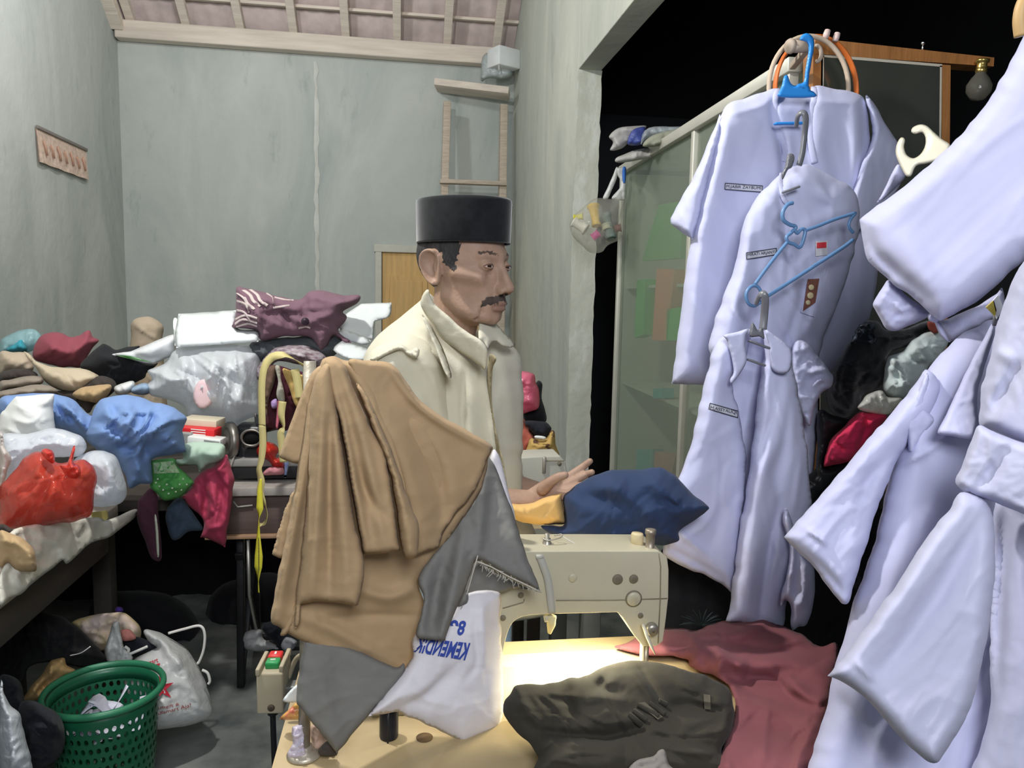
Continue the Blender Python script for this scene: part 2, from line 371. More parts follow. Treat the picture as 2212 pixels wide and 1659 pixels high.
# room beyond the opening; its darkness is put into near-black surface colours
struct(MB().box((2.7, 6.2, 1.45), (3.4, .1, 2.9), 0), 'wall_beyond', mat('shaded_room_wall', (.05, .052, .056), .95, .2, 10)); struct(MB().box((2.7, 6.25, 3.4), (3.4, .1, 1.3), 0), 'wall_far', mat('shaded_upper_wall', (.02, .02, .022), .95))
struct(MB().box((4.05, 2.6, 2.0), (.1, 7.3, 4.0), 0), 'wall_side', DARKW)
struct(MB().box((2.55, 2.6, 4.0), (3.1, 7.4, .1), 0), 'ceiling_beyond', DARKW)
# roof: rafters, battens and clay tiles, rising from the back wall towards the viewer
SL = .70
def roofz(y): return 3.36+(YB-y)*SL
ry = np.arange(YB+.1, 2.4, -.28)
t = MB()
for a, b in zip(ry[:-1], ry[1:]):           # one course of tiles, wavy across
    xs = np.linspace(XL, XR+.1, 140); wv = .018*np.abs(np.sin(xs*math.pi/.115))
    V = []; 
    for (yy, dz) in ((a+.03, .075), (b, .10)):
        V += [(x, yy, roofz(yy)+dz+q) for x, q in zip(xs, wv)]
    n = len(xs); V += [(x, y, z+.015) for (x, y, z) in V]
    F = [(i, i+1, n+i+1, n+i) for i in range(n-1)]; F += [tuple(k+2*n for k in f[::-1]) for f in F]
    F += [(n+i, n+i+1, 3*n+i+1, 3*n+i) for i in range(n-1)]; t.add(V, F)
struct(t, 'ceiling', TILE, True)
k = 2
for i in range(9):
    x = XL+.12+i*.385; m_ = MB(); m_.bar((x, YB-.02, roofz(YB)+.0), (x-.02, 2.5, roofz(2.5)+.0), .05, .06, (1, 0, 0)); struct(m_, 'trim_%d' % k, BEAMW); k += 1
for y in ry[:-1]:
    m_ = MB(); m_.box(((XL+XR)/2, y, roofz(y)+.05), (XR-XL, .035, .022), .003); struct(m_, 'trim_%d' % k, BEAMW); k += 1
m_ = MB(); m_.box(((XL+.75)/2, YB-.06, 3.31), (.72-XL, .10, .13), .01, Matrix.Rotation(.006, 3, 'Y')); struct(m_, 'trim_%d' % k, BEAMW); k += 1
m_ = MB(); m_.bar((XL+.03, YB-.1, roofz(YB)-.03), (XL+.03, 2.5, roofz(2.5)-.03), .07, .10, (1, 0, 0)); struct(m_, 'trim_%d' % k, BEAMW); k += 1
# plaster seam down the back wall
sx = atY(684., 400., YB)[0]; V = []; F = []
for i in range(41):
    z = .6+2.6*i/40; q = sx+prng.uniform(-.006, .006); w_ = prng.uniform(.010, .022); V += [(q-w_, YB-.004, z), (q, YB-.010, z), (q+w_, YB-.004, z)]
for i in range(40): F += [(3*i, 3*i+1, 3*i+4, 3*i+3), (3*i+1, 3*i+2, 3*i+5, 3*i+4)]
m_ = MB(); m_.add(V, F); struct(m_, 'trim_%d' % k, mat('seam_mortar', (.62, .63, .58), .9, .4, 30)); k += 1
# yellow door in the back wall
dl = atY(826., 545., YB-.02); dz = dl[2]; dx = dl[0]
DOORM = mat('yellow_door_wood', (.62, .40, .16), .6, .15, 20, .12, 7, stretch=(6, 6, .6)); DF = mat('door_frame_plaster', (.56, .55, .48), .9, .4, 30)
d = MB(); d.box((dx+.42, YB-.012, dz/2), (.84, .03, dz), .004)
for (u0_, u1, v0, v1) in ((.06, .36, .12, .55), (.44, .76, .12, .55), (.06, .36, .62, .9), (.44, .76, .62, .9)):
    d.box((dx+(u0_+u1)/2, YB-.03, dz*(v0+v1)/2), (u1-u0_, .015, dz*(v1-v0)), .007); d.box((dx+(u0_+u1)/2, YB-.035, dz*(v0+v1)/2), (u1-u0_-.08, .02, dz*(v1-v0)-.08), .009)
dr = struct(d, 'door_1', DOORM)
f = MB(); f.box((dx-.03, YB-.03, dz/2), (.05, .06, dz), .006); f.box((dx+.40, YB-.03, dz+.03), (.93, .06, .06), .006); f.box((dx+.86, YB-.03, dz/2), (.03, .06, dz), .006)
struct(f, 'trim_%d' % k, DF); k += 1
# ================================================================== picture crops used to take outlines
def zoomer(x0, y0, s): return lambda *p: [(x0+a*s, y0+b*s) for a, b in p]
Z1 = zoomer(0, 0, .5002); Z2 = zoomer(0, 600, .3917); Z3 = zoomer(0, 1100, .3370); Z4 = zoomer(560, 600, .3917); Z5 = zoomer(560, 1100, .3370)
Z6 = zoomer(1100, 0, .5027); Z7 = zoomer(1060, 950, .42735); Z8 = zoomer(1500, 600, .42205); Z9 = zoomer(860, 400, .2411); Z10 = zoomer(1400, 60, .3014)
Z11 = zoomer(1200, 340, .21695); Z12 = zoomer(900, 0, .19293); Z13 = zoomer(560, 740, .19892); Z14 = zoomer(1640, 40, .26518); Z15 = zoomer(1700, 500, .36158)
Z16 = zoomer(1700, 1060, .36107); Z17 = zoomer(380, 880, .24116); Z18 = zoomer(860, 1280, .12054); Z19 = zoomer(1080, 780, .24123)
PX = lambda *p: list(p)
# ------------------------------------------------------------------ wall calendar and ladder
CALP = mat('calendar_paper', (.68, .52, .42), .7, 0, 1, .2, 40); 
c0 = atX(79., 276., XL+.012); c1 = atX(187., 326., XL+.012); ztop = (c0[2]+c1[2])/2; hcal = .19
cal = thing('wall_calendar', 'faded paper calendar pinned to the left cement wall', 'calendar', (XL+.01, (c0[1]+c1[1])/2, ztop-hcal))
b = MB(); ys = np.linspace(c0[1], c1[1], 24); V = []; F = []
for i, y in enumerate(ys):
    for t in np.linspace(0, 1, 5): V.append((XL+.010+.012*t*(1+.4*math.sin(i)), y, ztop-hcal*t))
for i in range(23):
    for q in range(4): F.append((i*5+q, i*5+q+1, i*5+q+6, i*5+q+5))
V2 = [(x-.004, y, z) for x, y, z in V]; n = len(V); F += [tuple(k+n for k in f[::-1]) for f in F]; b.add(V+V2, F); b.build('calendar_sheet', CALP, cal)
b = MB(); b.box((XL+.014, (c0[1]+c1[1])/2, ztop+.006), (.014, abs(c1[1]-c0[1]), .02), .003); b.build('top_strip', mat('calendar_strip', (.22, .20, .18), .6), cal)
for i in range(7):
    y = c0[1]+(c1[1]-c0[1])*(.10+.13*i); b = MB()
    b.tube([(XL+.026, y-.02, ztop-.06-.01*(i % 2)), (XL+.028, y, ztop-.10), (XL+.028, y+.012, ztop-.14)], .006, 6)
    b.build('printed_scrawl', mat('calendar_ink', (.55, .33, .24), .7), cal)
lad = thing('wooden_ladder', 'weathered wooden ladder leaning in the back corner beside the yellow door', 'ladder', (.55, 6.0, 0))
la, lb = atY(966., 222., 6.1), atY(1088., 228., 6.1); fa, fb = np.array((la[0]-.08, 5.7, 0)), np.array((lb[0]-.04, 5.7, 0))
for (p, q) in ((fa, la), (fb, lb)): b = MB(); b.bar(p, q, .055, .075, (0, 1, 0)); b.build('stile', WOOD_OLD, lad)
for t in (.13, .35, .57, .79):
    b = MB(); p, q = fa+(la-fa)*t, fb+(lb-fb)*t; e = (q-p)*.09; b.bar(p-e+(0, -.045, 0), q+e*.6+(0, -.045, 0), .03, .075, (0, 1, 0)); b.build('rung', WOOD_OLD, lad)
sp = thing('wooden_plank', 'bare wooden plank laid across the top of the back corner', 'plank', atY(1000., 190., 6.0))
b = MB(); b.bar(atY(942., 184., 6.15), atY(1100., 203., 6.05), .22, .05, (0, 0, 1)); b.build('board', BEAMW, sp)
wb = thing('white_box', 'small white box on the plank in the top back corner', 'box', atY(1085., 150., 6.0))
b = MB(); b.box(atY(1088., 128., 6.02), (.20, .16, .14), .008, Matrix.Rotation(.5, 3, 'Z')); b.build('carton', mat('white_carton', (.75, .77, .78), .6), wb)
b = MB(); b.bar(atY(1078., 152., 5.93), atY(1077., 108., 5.93), .008, .012); b.build('string', mat('grey_string', (.5, .5, .5), .8), wb)
hp = cloth('grey_plastic_sheet', dict(out=Z12((740, 640), (840, 600), (1060, 760), (1060, 850), (960, 880), (800, 880), (720, 900)), plane=planeY(6.1), tf=.06, tb=.05, edge=10, res=5, wr=.02, ws=15), film('greyed_film', (.6, .66, .66), .85))
tag(hp, 'crumpled grey plastic sheet lying on the plank under the white box', 'plastic sheet')
# ------------------------------------------------------------------ cutting table
TX, TY0, TY1, TZ = -.88, 1.05, 2.55, .75
TBW = mat('shade_dark_wood', (.055, .045, .038), .75, .25, 25, .2, 9, stretch=(1, .2, 1)); TBE = mat('raw_table_edge', (.33, .29, .24), .85, .3, 25, .2, 9)  # near-black wood: shade under the tables is put into its colour
tb = thing('cutting_table', 'wooden cutting table by the left wall buried under cloth and bags', 'table', (-1.45, 1.8, 0))
b = MB(); b.box(((XL+.04+TX)/2, (TY0+TY1)/2, TZ-.02), (TX-XL-.04, TY1-TY0, .04), .004); b.build('tabletop', TBE, tb)
b = MB(); b.box((TX-.03, (TY0+TY1)/2, TZ-.09), (.03, TY1-TY0-.1, .10), .003); b.build('apron', TBW, tb)
for x, y in ((TX-.32, TY1-.04), (TX-.06, TY0+.06), (XL+.12, TY1-.06), (XL+.12, TY0+.06)):
    b = MB(); b.box((x, y, (TZ-.04)/2), (.06, .06, TZ-.04), .004); b.build('leg', TBW, tb)
tb2 = thing('storage_table', 'low wooden table behind the cutting table holding the garment pile', 'table', (-1.35, 3.15, 0))
b = MB(); b.box((-1.36, 3.2, TZ-.02), (1.34, 1.2, .04), .004); b.build('tabletop', TBW, tb2)
for x, y in ((-1.02, 2.80), (-.76, 3.74), (-1.96, 2.66), (-1.96, 3.74)):
    b = MB(); b.box((x, y, .355), (.06, .06, .71), .004); b.build('leg', TBW, tb2)
WHITEC = cloth_m('white_cotton', (.72, .73, .72)); OFFW = cloth_m('offwhite_cloth', (.62, .60, .52), .1)
tc = cloth('table_cover', [dict(out=Z3((95, 128), (585, 52), (690, 70), (862, 0), (872, 45), (780, 120), (690, 185), (585, 215), (500, 290), (430, 350), (400, 330), (340, 375), (260, 430), (200, 480), (140, 540), (70, 570), (0, 612), (0, 420), (60, 300)),
            plane=plane3((0, 1300, 1.72), (290, 1080, 2.56), (0, 1150, 1.78)), tf=.012, tb=.012, edge=10, res=6, wr=.012, ws=45, sm=True,
            strokes=[(Z3((430, 340), (380, 230), (260, 180)), .02, 10, 18), (Z3((600, 60), (590, 200)), .015, 8), (Z3((140, 530), (120, 420), (230, 260)), .02, 12)])], OFFW)
tag(tc, 'soiled off-white cloth draped over the front edge of the cutting table', 'tablecloth')
# ------------------------------------------------------------------ things on the tables, back to front
def pile(name, label, cat, out, Y, m, tf=.06, tb=.08, edge=28, wr=.014, ws=40, res=4.5, strokes=(), group=None, plane=None, **kw):
    O_ = np.array(out, float); ar = .5*abs(np.dot(O_[:, 0], np.roll(O_[:, 1], 1))-np.dot(O_[:, 1], np.roll(O_[:, 0], 1)))
    if wr > .003: kw.setdefault('nf', int(min(60, 4+ar/1500))); s_ = min(1, ar**.5/260); kw.setdefault('fw', (3.5+2*s_, 7+8*s_)); kw.setdefault('fh', wr*1.35)
    kw.setdefault('seed', int(O_[0, 0]*7+O_[0, 1]) % 97)
    o = cloth(name, dict(out=out, plane=plane or planeY(Y), tf=tf, tb=tb, edge=edge, wr=wr, ws=ws, res=res, strokes=strokes, **kw), m); return tag(o, label, cat, group)
pile('brown_paper', 'crumpled brown paper against the back wall behind the black garment', 'paper', Z1((568, 1400), (590, 1372), (640, 1366), (690, 1390), (705, 1420), (700, 1500), (720, 1700), (720, 1905), (560, 1905), (560, 1600), (565, 1470)), 3.45, mat('brown_kraft', (.42, .34, .25), .85), wr=.02)
pile('plastic_bag', 'pale teal plastic bag at the far left of the garment pile', 'bag', Z2((0, 350), (60, 310), (110, 290), (190, 288), (228, 320), (215, 370), (150, 415), (60, 418), (0, 418)), 3.35, film('teal_film', (.42, .66, .70), .8), wr=.02, ws=30)
pile('teal_cloth', 'teal cloth tucked inside the pale plastic bag at far left', 'cloth', Z2((25, 405), (70, 360), (120, 330), (150, 410)), 3.36, cloth_m('teal_cotton', (.05, .33, .42)), tf=.12, edge=14, ws=22)
pile('maroon_bundle', 'dusty maroon cloth bundle on top of the left garment pile', 'cloth', Z2((178, 400), (195, 360), (250, 312), (330, 300), (390, 326), (440, 318), (465, 300), (495, 290), (510, 325), (545, 345), (515, 385), (480, 440), (440, 495), (340, 490), (230, 470), (182, 440)), 3.2, cloth_m('maroon_canvas', (.30, .075, .10)), tf=.11, edge=60, wr=.016, ws=60,
     strokes=[(Z2((250, 330), (330, 400), (440, 400)), .02, 18), (Z2((465, 310), (450, 380), (420, 470)), .025, 12)])
pile('black_garment', 'black garment heaped beside the maroon bundle', 'clothing', Z2((440, 480), (480, 440), (520, 400), (560, 362), (600, 372), (640, 395), (700, 378), (775, 378), (760, 410), (830, 470), (870, 470), (815, 520), (790, 560), (640, 595), (540, 560), (460, 515)), 3.08, cloth_m('black_cotton', (.018, .019, .022)), wr=.02,
     strokes=[(Z2((480, 480), (620, 470), (800, 520)), .03, 12), (Z2((520, 420), (600, 440), (700, 430)), .03, 10)])
TANC = cloth_m('pale_tan_cloth', (.50, .41, .31)); KHA = cloth_m('khaki_cloth', (.47, .33, .18)); BRN = cloth_m('brown_grey_cloth', (.29, .245, .20)); DBR = cloth_m('dark_brown_cloth', (.055, .045, .04))
pile('folded_cloth', 'pale brown folded cloth at the far left under the teal bag', 'cloth', Z2((0, 412), (70, 410), (140, 418), (190, 490), (150, 525), (60, 520), (0, 530)), 3.1, TANC, wr=.02, ws=30, group='folded cloths at the left edge')
pile('folded_cloth', 'dark brown folded cloth, second from the top at the far left', 'cloth', Z2((0, 530), (60, 505), (150, 500), (205, 530), (190, 560), (60, 572), (0, 580)), 3.02, DBR, edge=12, group='folded cloths at the left edge')
pile('folded_cloth', 'grey-brown rolled cloth, third from the top at the far left', 'cloth', Z2((0, 575), (60, 560), (150, 542), (228, 545), (238, 580), (180, 602), (60, 615), (0, 625)), 2.95, BRN, tf=.07, edge=14, group='folded cloths at the left edge')
pile('folded_cloth', 'grey-brown cloth lying lowest in the folded pile at the far left', 'cloth', Z2((0, 628), (120, 600), (200, 590), (270, 598), (320, 630), (200, 655), (0, 665)), 2.88, BRN, tf=.07, edge=14, wr=.02, ws=25, group='folded cloths at the left edge')
pile('tan_garment', 'pale tan garment hanging forward under the maroon bundle', 'clothing', Z2((130, 412), (170, 425), (210, 468), (330, 492), (450, 502), (545, 540), (500, 590), (405, 642), (270, 592), (200, 500)), 2.98, cloth_m('sand_cloth', (.56, .47, .34)), edge=30, wr=.018, ws=36, strokes=[(Z2((180, 440), (300, 560), (400, 620)), .02, 10), (Z2((300, 500), (400, 570), (460, 580)), .02, 12)])
pile('dark_garment', 'dark crumpled garment lying beneath the pale tan one', 'clothing', Z2((380, 625), (470, 590), (540, 545), (620, 560), (640, 600), (600, 650), (520, 700), (490, 748), (430, 705), (300, 640), (230, 600)), 2.95, DBR, tf=.03)
pile('khaki_scrap', 'khaki cloth scrap behind the light blue cloth', 'cloth', Z2((400, 655), (450, 605), (580, 588), (615, 603), (592, 650), (560, 680), (530, 692)), 2.86, KHA, edge=14)
pile('white_scrap', 'small white cloth behind the khaki scrap', 'cloth', Z2((632, 598), (730, 570), (742, 610), (705, 640), (645, 642)), 2.93, WHITEC, edge=12)
pile('denim_scrap', 'grey-blue cloth scrap beside the white plastic sheeting', 'cloth', Z2((722, 610), (790, 580), (830, 600), (820, 640), (740, 642)), 2.9, cloth_m('grey_blue', (.28, .38, .52)), edge=12)
mg = pile('rolled_magazine', 'white magazine with green print curled over the black garment', 'magazine', Z2((620, 425), (720, 405), (850, 352), (965, 310), (968, 400), (930, 440), (880, 462), (835, 476), (760, 460), (690, 440)), 2.98, mat('glossy_paper', (.74, .76, .78), .35), tf=.05, tb=.02, edge=22, wr=.004,
     strokes=[(Z2((720, 420), (820, 450), (900, 440)), -.03, 7), (Z2((740, 412), (860, 380), (960, 330)), .02, 12)])
decal('printed_cover', Z2((645, 428), (720, 432), (840, 466), (730, 452)), bvh(mg), mat('green_print', (.25, .52, .22), .4), mg, .006)
WF = film('white_film', (.84, .87, .90), .9, .3); MISTF = film('milky_film', (.80, .84, .90), .8, .25); CLRF = film('clear_film', (.78, .83, .90), .55, .2)
pile('plastic_sheeting', 'heap of white plastic sheeting in the middle of the left pile', 'plastic sheet', Z2((815, 515), (870, 490), (925, 460), (970, 395), (1100, 372), (1220, 365), (1400, 385), (1435, 430), (1430, 560), (1432, 740), (1380, 775), (1330, 800), (1300, 825), (1220, 805), (1100, 790), (1040, 770), (1000, 700), (880, 665), (830, 650), (808, 600), (835, 560)), 2.9, WF, tf=.16, tb=.1, edge=90, wr=.034, ws=60, wdir=(70, 2.2), seed=3,
     strokes=[(Z2((1000, 420), (980, 550), (1040, 700)), .04, 20), (Z2((1200, 420), (1160, 600), (1210, 760)), .05, 16), (Z2((1330, 430), (1340, 600), (1290, 780)), .05, 16), (Z2((1100, 400), (1080, 520), (1120, 640)), -.03, 14)])
pile('pink_garment', 'pink garment showing through the white plastic sheeting', 'clothing', Z2((1070, 620), (1110, 560), (1170, 570), (1190, 640), (1160, 700), (1090, 710)), 2.74, cloth_m('soft_pink', (.80, .58, .60)), tf=.012, tb=.03, edge=30, wr=.002)
PAP = mat('white_paper', (.76, .80, .80), .5, .05, 30, .03)
pp = thing('paper_stack', 'stack of white paper on the plastic sheeting, left of the purple batik shirt', 'paper', atY(450., 745., 2.9))
for q, dy in ((Z2((985, 200), (985, 200), (1302, 178), (1302, 178), (1312, 280), (1420, 292), (1425, 352), (1425, 352), (1200, 368), (972, 386), (972, 386), (966, 300)), 0), (Z2((955, 240), (980, 235), (1000, 372), (962, 372), (962, 372)), .03)):
    cloth('paper_sheets', dict(out=q, plane=plane3((380, 745, 2.8+dy), (510, 745, 2.8+dy), (380, 680, 2.95+dy)), tf=.02, tb=.02, edge=8, res=8, wr=.003, ws=80), PAP, pp)
pr = thing('paper_sheets', 'white pattern paper sheets right of the purple batik shirt', 'paper', atY(780., 730., 2.95))
for q, dy in ((Z1((1475, 1372), (1560, 1312), (1560, 1312), (1690, 1306), (1690, 1306), (1692, 1328), (1682, 1368), (1618, 1388), (1618, 1388), (1612, 1466), (1612, 1466), (1520, 1460), (1470, 1425)), 0), (Z1((1440, 1512), (1478, 1470), (1478, 1470), (1595, 1508), (1595, 1508), (1575, 1556), (1500, 1548)), -.06), (Z1((1450, 1440), (1500, 1425), (1600, 1470), (1560, 1490)), -.03)):
    cloth('sheet', dict(out=q, plane=plane3((740, 735, 2.9+dy), (840, 735, 2.95+dy), (780, 655, 3.05+dy)), tf=.008, tb=.008, edge=8, res=7, wr=.004, ws=60, n=3), PAP, pr)
PURP = cloth_m('dull_purple_cotton', (.20, .115, .15)); 
pu = thing('batik_shirt', 'dull purple batik shirt with pale wavy lines on top of the pile', 'shirt', atY(640., 750., 2.85))
sh = cloth('shirt_body', dict(nf=26, fw=(4, 11), fh=.018, out=Z1((1020, 1245), (1080, 1248), (1150, 1266), (1280, 1295), (1330, 1262), (1385, 1254), (1460, 1273), (1555, 1274), (1540, 1312), (1480, 1345), (1494, 1372), (1462, 1432), (1508, 1466), (1514, 1480), (1490, 1480), (1440, 1450), (1410, 1500), (1375, 1515), (1330, 1452), (1230, 1455), (1130, 1470), (1110, 1426), (1010, 1416), (1008, 1395), (1020, 1330)), plane=planeY(2.86), tf=.07, tb=.08, edge=30, res=5, wr=.016, ws=40, seed=11,
      strokes=[(Z1((1110, 1300), (1150, 1290), (1210, 1310)), .03, 8, 16), (Z1((1115, 1330), (1125, 1440)), .03, 8), (Z1((1200, 1320), (1240, 1380), (1270, 1420)), -.03, 7), (Z1((1290, 1390), (1390, 1370), (1480, 1330)), .03, 10), (Z1((1330, 1280), (1300, 1400), (1360, 1480)), -.025, 8), (Z1((1380, 1300), (1450, 1310), (1540, 1290)), .03, 14)]), PURP, pu)
tr = bvh(sh); cream = mat('batik_cream_dye', (.62, .52, .50), .9)
for k_, w_ in enumerate(((1025, 1265), (1050, 1252), (1080, 1250))):
    pts = catmull(Z1((w_[0], w_[1]), (w_[0]+30, w_[1]+22), (w_[0]+45, w_[1]+48), (w_[0]+75, w_[1]+70)), 6); V, F = ribbon(on(tr, pts, .004), .011, .001, (1, 0, 0), 2); link('batik_stripe', V, F, cream, pu)
for a in (((1022, 1300), (1060, 1315), (1075, 1350)), ((1022, 1340), (1055, 1350), (1085, 1390)), ((1014, 1400), (1050, 1380), (1110, 1395)), ((1016, 1380), (1060, 1362), (1110, 1375)), ((1020, 1410), (1070, 1398), (1110, 1408)), ((1150, 1268), (1175, 1285), (1180, 1310)), ((1185, 1285), (1230, 1295), (1268, 1298)), ((1180, 1330), (1230, 1322), (1250, 1320)), ((1290, 1418), (1320, 1410), (1340, 1416))):
    V, F = ribbon(on(tr, catmull(Z1(*a), 6), .004), .008, .001, (0, 0, 1), 2); link('batik_stripe', V, F, cream, pu)
b = MB(); q = on(tr, Z1((1318, 1388)), .012)[0]; b.lathe([(.0, .006), (.012, .005), (.014, 0), (.012, -.004)], q, 16, (.2, -1, .3)); b.build('button', mat('dark_button', (.03, .02, .03), .4), pu)
pile('charcoal_cloth', 'charcoal cloth bundle squeezed under the purple batik shirt', 'cloth', Z1((1058, 1528), (1075, 1495), (1120, 1470), (1300, 1452), (1440, 1448), (1500, 1480), (1460, 1520), (1380, 1560), (1300, 1520), (1150, 1560), (1080, 1552)), 2.92, cloth_m('charcoal_cloth', (.10, .11, .12)), wr=.02, ws=26)
pb = pile('batik_roll', 'rolled purple and white batik under the charcoal cloth', 'cloth', Z1((1105, 1600), (1130, 1560), (1180, 1512), (1260, 1490), (1340, 1500), (1400, 1530), (1412, 1555), (1370, 1592), (1290, 1572), (1200, 1560), (1145, 1620), (1110, 1640)), 2.84, mat('batik_white_mix', (.17, .10, .13), .9, .2, 300, 0, 38, col2=(.55, .50, .52), stretch=(1, 1, 3)), tf=.07, edge=30, wr=.014, ws=20, wdir=(25, 3),
     strokes=[(Z1((1150, 1540), (1260, 1505), (1390, 1545)), .02, 5), (Z1((1140, 1575), (1240, 1525), (1370, 1570)), .02, 5)])
# ------------------------------------------------------------------ light blue cloth, white cloth, bags on the cutting table
BLUE = cloth_m('light_blue_cotton', (.19, .30, .56)); 
pile('blue_cloth', 'light blue cloth heaped at the right end of the cutting table', 'cloth', Z2((515, 740), (540, 690), (580, 662), (700, 643), (800, 668), (900, 700), (980, 730), (1032, 775), (1015, 815), (1005, 850), (1028, 960), (1028, 960), (940, 978), (840, 1000), (832, 1060), (836, 1130), (770, 1140), (712, 1165), (690, 1085), (640, 1000), (560, 955), (470, 885), (490, 820)), 2.42, BLUE, tf=.13, tb=.1, edge=75, wr=.03, ws=38, res=5, seed=21, wdir=(-35, 1.6),
     strokes=[(Z2((690, 660), (720, 760), (760, 830)), .05, 12, 22), (Z2((560, 740), (660, 790), (760, 900), (760, 1000)), .045, 12), (Z2((800, 720), (900, 760), (1020, 780)), .035, 9), (Z2((770, 880), (900, 820), (1000, 860)), .05, 20), (Z2((640, 930), (730, 950), (760, 990)), -.05, 11), (Z2((500, 860), (620, 880), (700, 920)), .03, 9), (Z2((520, 800), (640, 840), (740, 900)), -.03, 8), (Z2((700, 1080), (780, 1060), (830, 1090)), .03, 9), (Z2((780, 900), (800, 980), (790, 1040)), -.04, 8), (Z2((600, 690), (640, 760), (640, 850)), -.03, 9)])
pile('blue_cloth', 'light blue cloth lying along the back left of the cutting table', 'cloth', Z2((0, 662), (90, 645), (200, 636), (300, 640), (400, 668), (470, 738), (535, 775), (600, 850), (620, 950), (540, 955), (450, 880), (300, 830), (120, 770), (0, 770)), 2.5, BLUE, tf=.09, edge=45, wr=.03, ws=28, res=5, seed=5, wdir=(30, 1.6), strokes=[(Z2((320, 680), (400, 740), (480, 860)), .04, 10), (Z2((340, 740), (420, 800), (500, 900)), -.03, 8)])
pile('white_cloth', 'square of white cloth spread over the blue cloth at far left', 'cloth', Z2((0, 765), (30, 720), (88, 655), (88, 655), (296, 643), (296, 643), (300, 812), (302, 900), (200, 930), (0, 960)), 2.36, WHITEC, tf=.05, edge=40, wr=.008, ws=80, strokes=[(Z2((30, 830), (180, 780), (300, 815)), .015, 24)])
pile('white_plastic_bag', 'bulging white plastic bag behind the red plastic bag', 'bag', Z2((0, 880), (150, 860), (300, 830), (400, 850), (455, 885), (475, 940), (430, 985), (310, 985), (220, 1010), (120, 1080), (0, 1150)), 2.2, MISTF, tf=.09, edge=50, wr=.02, ws=50)
pile('pale_plastic_bag', 'pale plastic bag at the far left edge beside the red bag', 'bag', Z2((0, 850), (30, 930), (60, 1000), (45, 1060), (0, 1150)), 2.05, film('pinkish_film', (.80, .74, .70), .85), tf=.05, edge=20, wr=.02, ws=30)
pile('clear_plastic_bag', 'clear plastic bag of white cloth right of the red plastic bag', 'bag', Z2((400, 1020), (440, 985), (500, 960), (570, 955), (640, 990), (675, 1070), (700, 1170), (690, 1215), (640, 1255), (540, 1262), (480, 1250), (470, 1100)), 2.2, MISTF, tf=.10, tb=.1, edge=55, wr=.022, ws=45, seed=9, strokes=[(Z2((560, 970), (610, 1060), (600, 1200)), .02, 10), (Z2((600, 990), (660, 1100), (650, 1230)), .02, 9)])
rb = thing('red_plastic_bag', 'red tied plastic bag full of cloth at the front of the cutting table', 'bag', atY(110., 1135., 1.95))
RED = film('red_film', (.70, .085, .05), .62, .18)
cloth('bag_body', dict(nf=30, fw=(4, 12), fh=.020, out=Z2((0, 1170), (40, 1110), (90, 1050), (140, 990), (190, 958), (240, 958), (290, 1000), (330, 1020), (400, 1010), (470, 1008), (520, 1045), (532, 1110), (520, 1200), (500, 1305), (420, 1340), (300, 1362), (200, 1382), (90, 1385), (0, 1385)), plane=planeY(1.98), tf=.13, tb=.1, edge=85, res=5, wr=.024, ws=55, seed=14, wdir=(-40, 2),
      strokes=[(Z2((280, 1010), (180, 1100), (20, 1200)), .03, 12), (Z2((290, 1020), (240, 1130), (120, 1290)), .03, 12), (Z2((300, 1030), (300, 1160), (260, 1280)), .03, 11), (Z2((390, 1070), (450, 1150), (510, 1150)), .03, 12), (Z2((330, 1040), (360, 1160), (360, 1250)), -.02, 10), (Z2((100, 1060), (60, 1140), (0, 1200)), -.02, 10)]), RED, rb)
REDK = film('red_film_knot', (.72, .06, .04), .92, .18)
cloth('knot', [dict(out=Z2((330, 1040), (370, 1020), (400, 935), (412, 940), (405, 1015), (440, 1040), (445, 1080), (410, 1110), (370, 1090)), plane=planeY(1.88), tf=.04, tb=.03, edge=14, res=4, wr=.018, ws=16), dict(out=Z2((225, 960), (250, 942), (290, 955), (305, 1000), (290, 1025), (255, 1000)), plane=planeY(1.9), tf=.03, tb=.03, edge=14, res=4, wr=.015, ws=14)], REDK, rb)
cloth('packed_cloth', dict(out=Z2((40, 1180), (140, 1120), (300, 1110), (450, 1110), (500, 1200), (480, 1290), (300, 1340), (100, 1360), (20, 1340)), plane=planeY(2.0), tf=.07, tb=.05, edge=50, res=8, wr=.02, ws=40), cloth_m('pinkish_brown', (.62, .30, .26)), rb)
pile('tan_scrap', 'tan cloth scrap on the front left corner of the cutting table', 'cloth', Z3((0, 150), (60, 155), (150, 195), (215, 255), (238, 380), (195, 405), (100, 388), (50, 350), (0, 360)), 1.78, KHA, tf=.04, tb=.03, edge=20, wr=.012, strokes=[(Z3((0, 200), (120, 230), (230, 370)), .02, 14)])
pile('dark_strip', 'dark cloth strip above the tan scrap at the left edge', 'cloth', Z3((0, 95), (50, 110), (110, 160), (60, 160), (0, 150)), 1.86, DBR, tf=.02, edge=8)
yp = MB(); q0 = [atX(p[0], p[1], TX+.02) for p in Z3((582, 20), (682, 8), (686, 58), (662, 82), (592, 78))]
yp.add([p for p in q0]+[p+np.array((.003, 0, 0)) for p in q0], [(0, 1, 2, 3, 4), (9, 8, 7, 6, 5)]+[(i, (i+1) % 5, 5+(i+1) % 5, 5+i) for i in range(5)])
tag(yp.build('yellow_note', mat('yellow_paper', (.70, .60, .22), .7), None, False), 'small yellow paper stuck at the edge of the cutting table', 'paper')
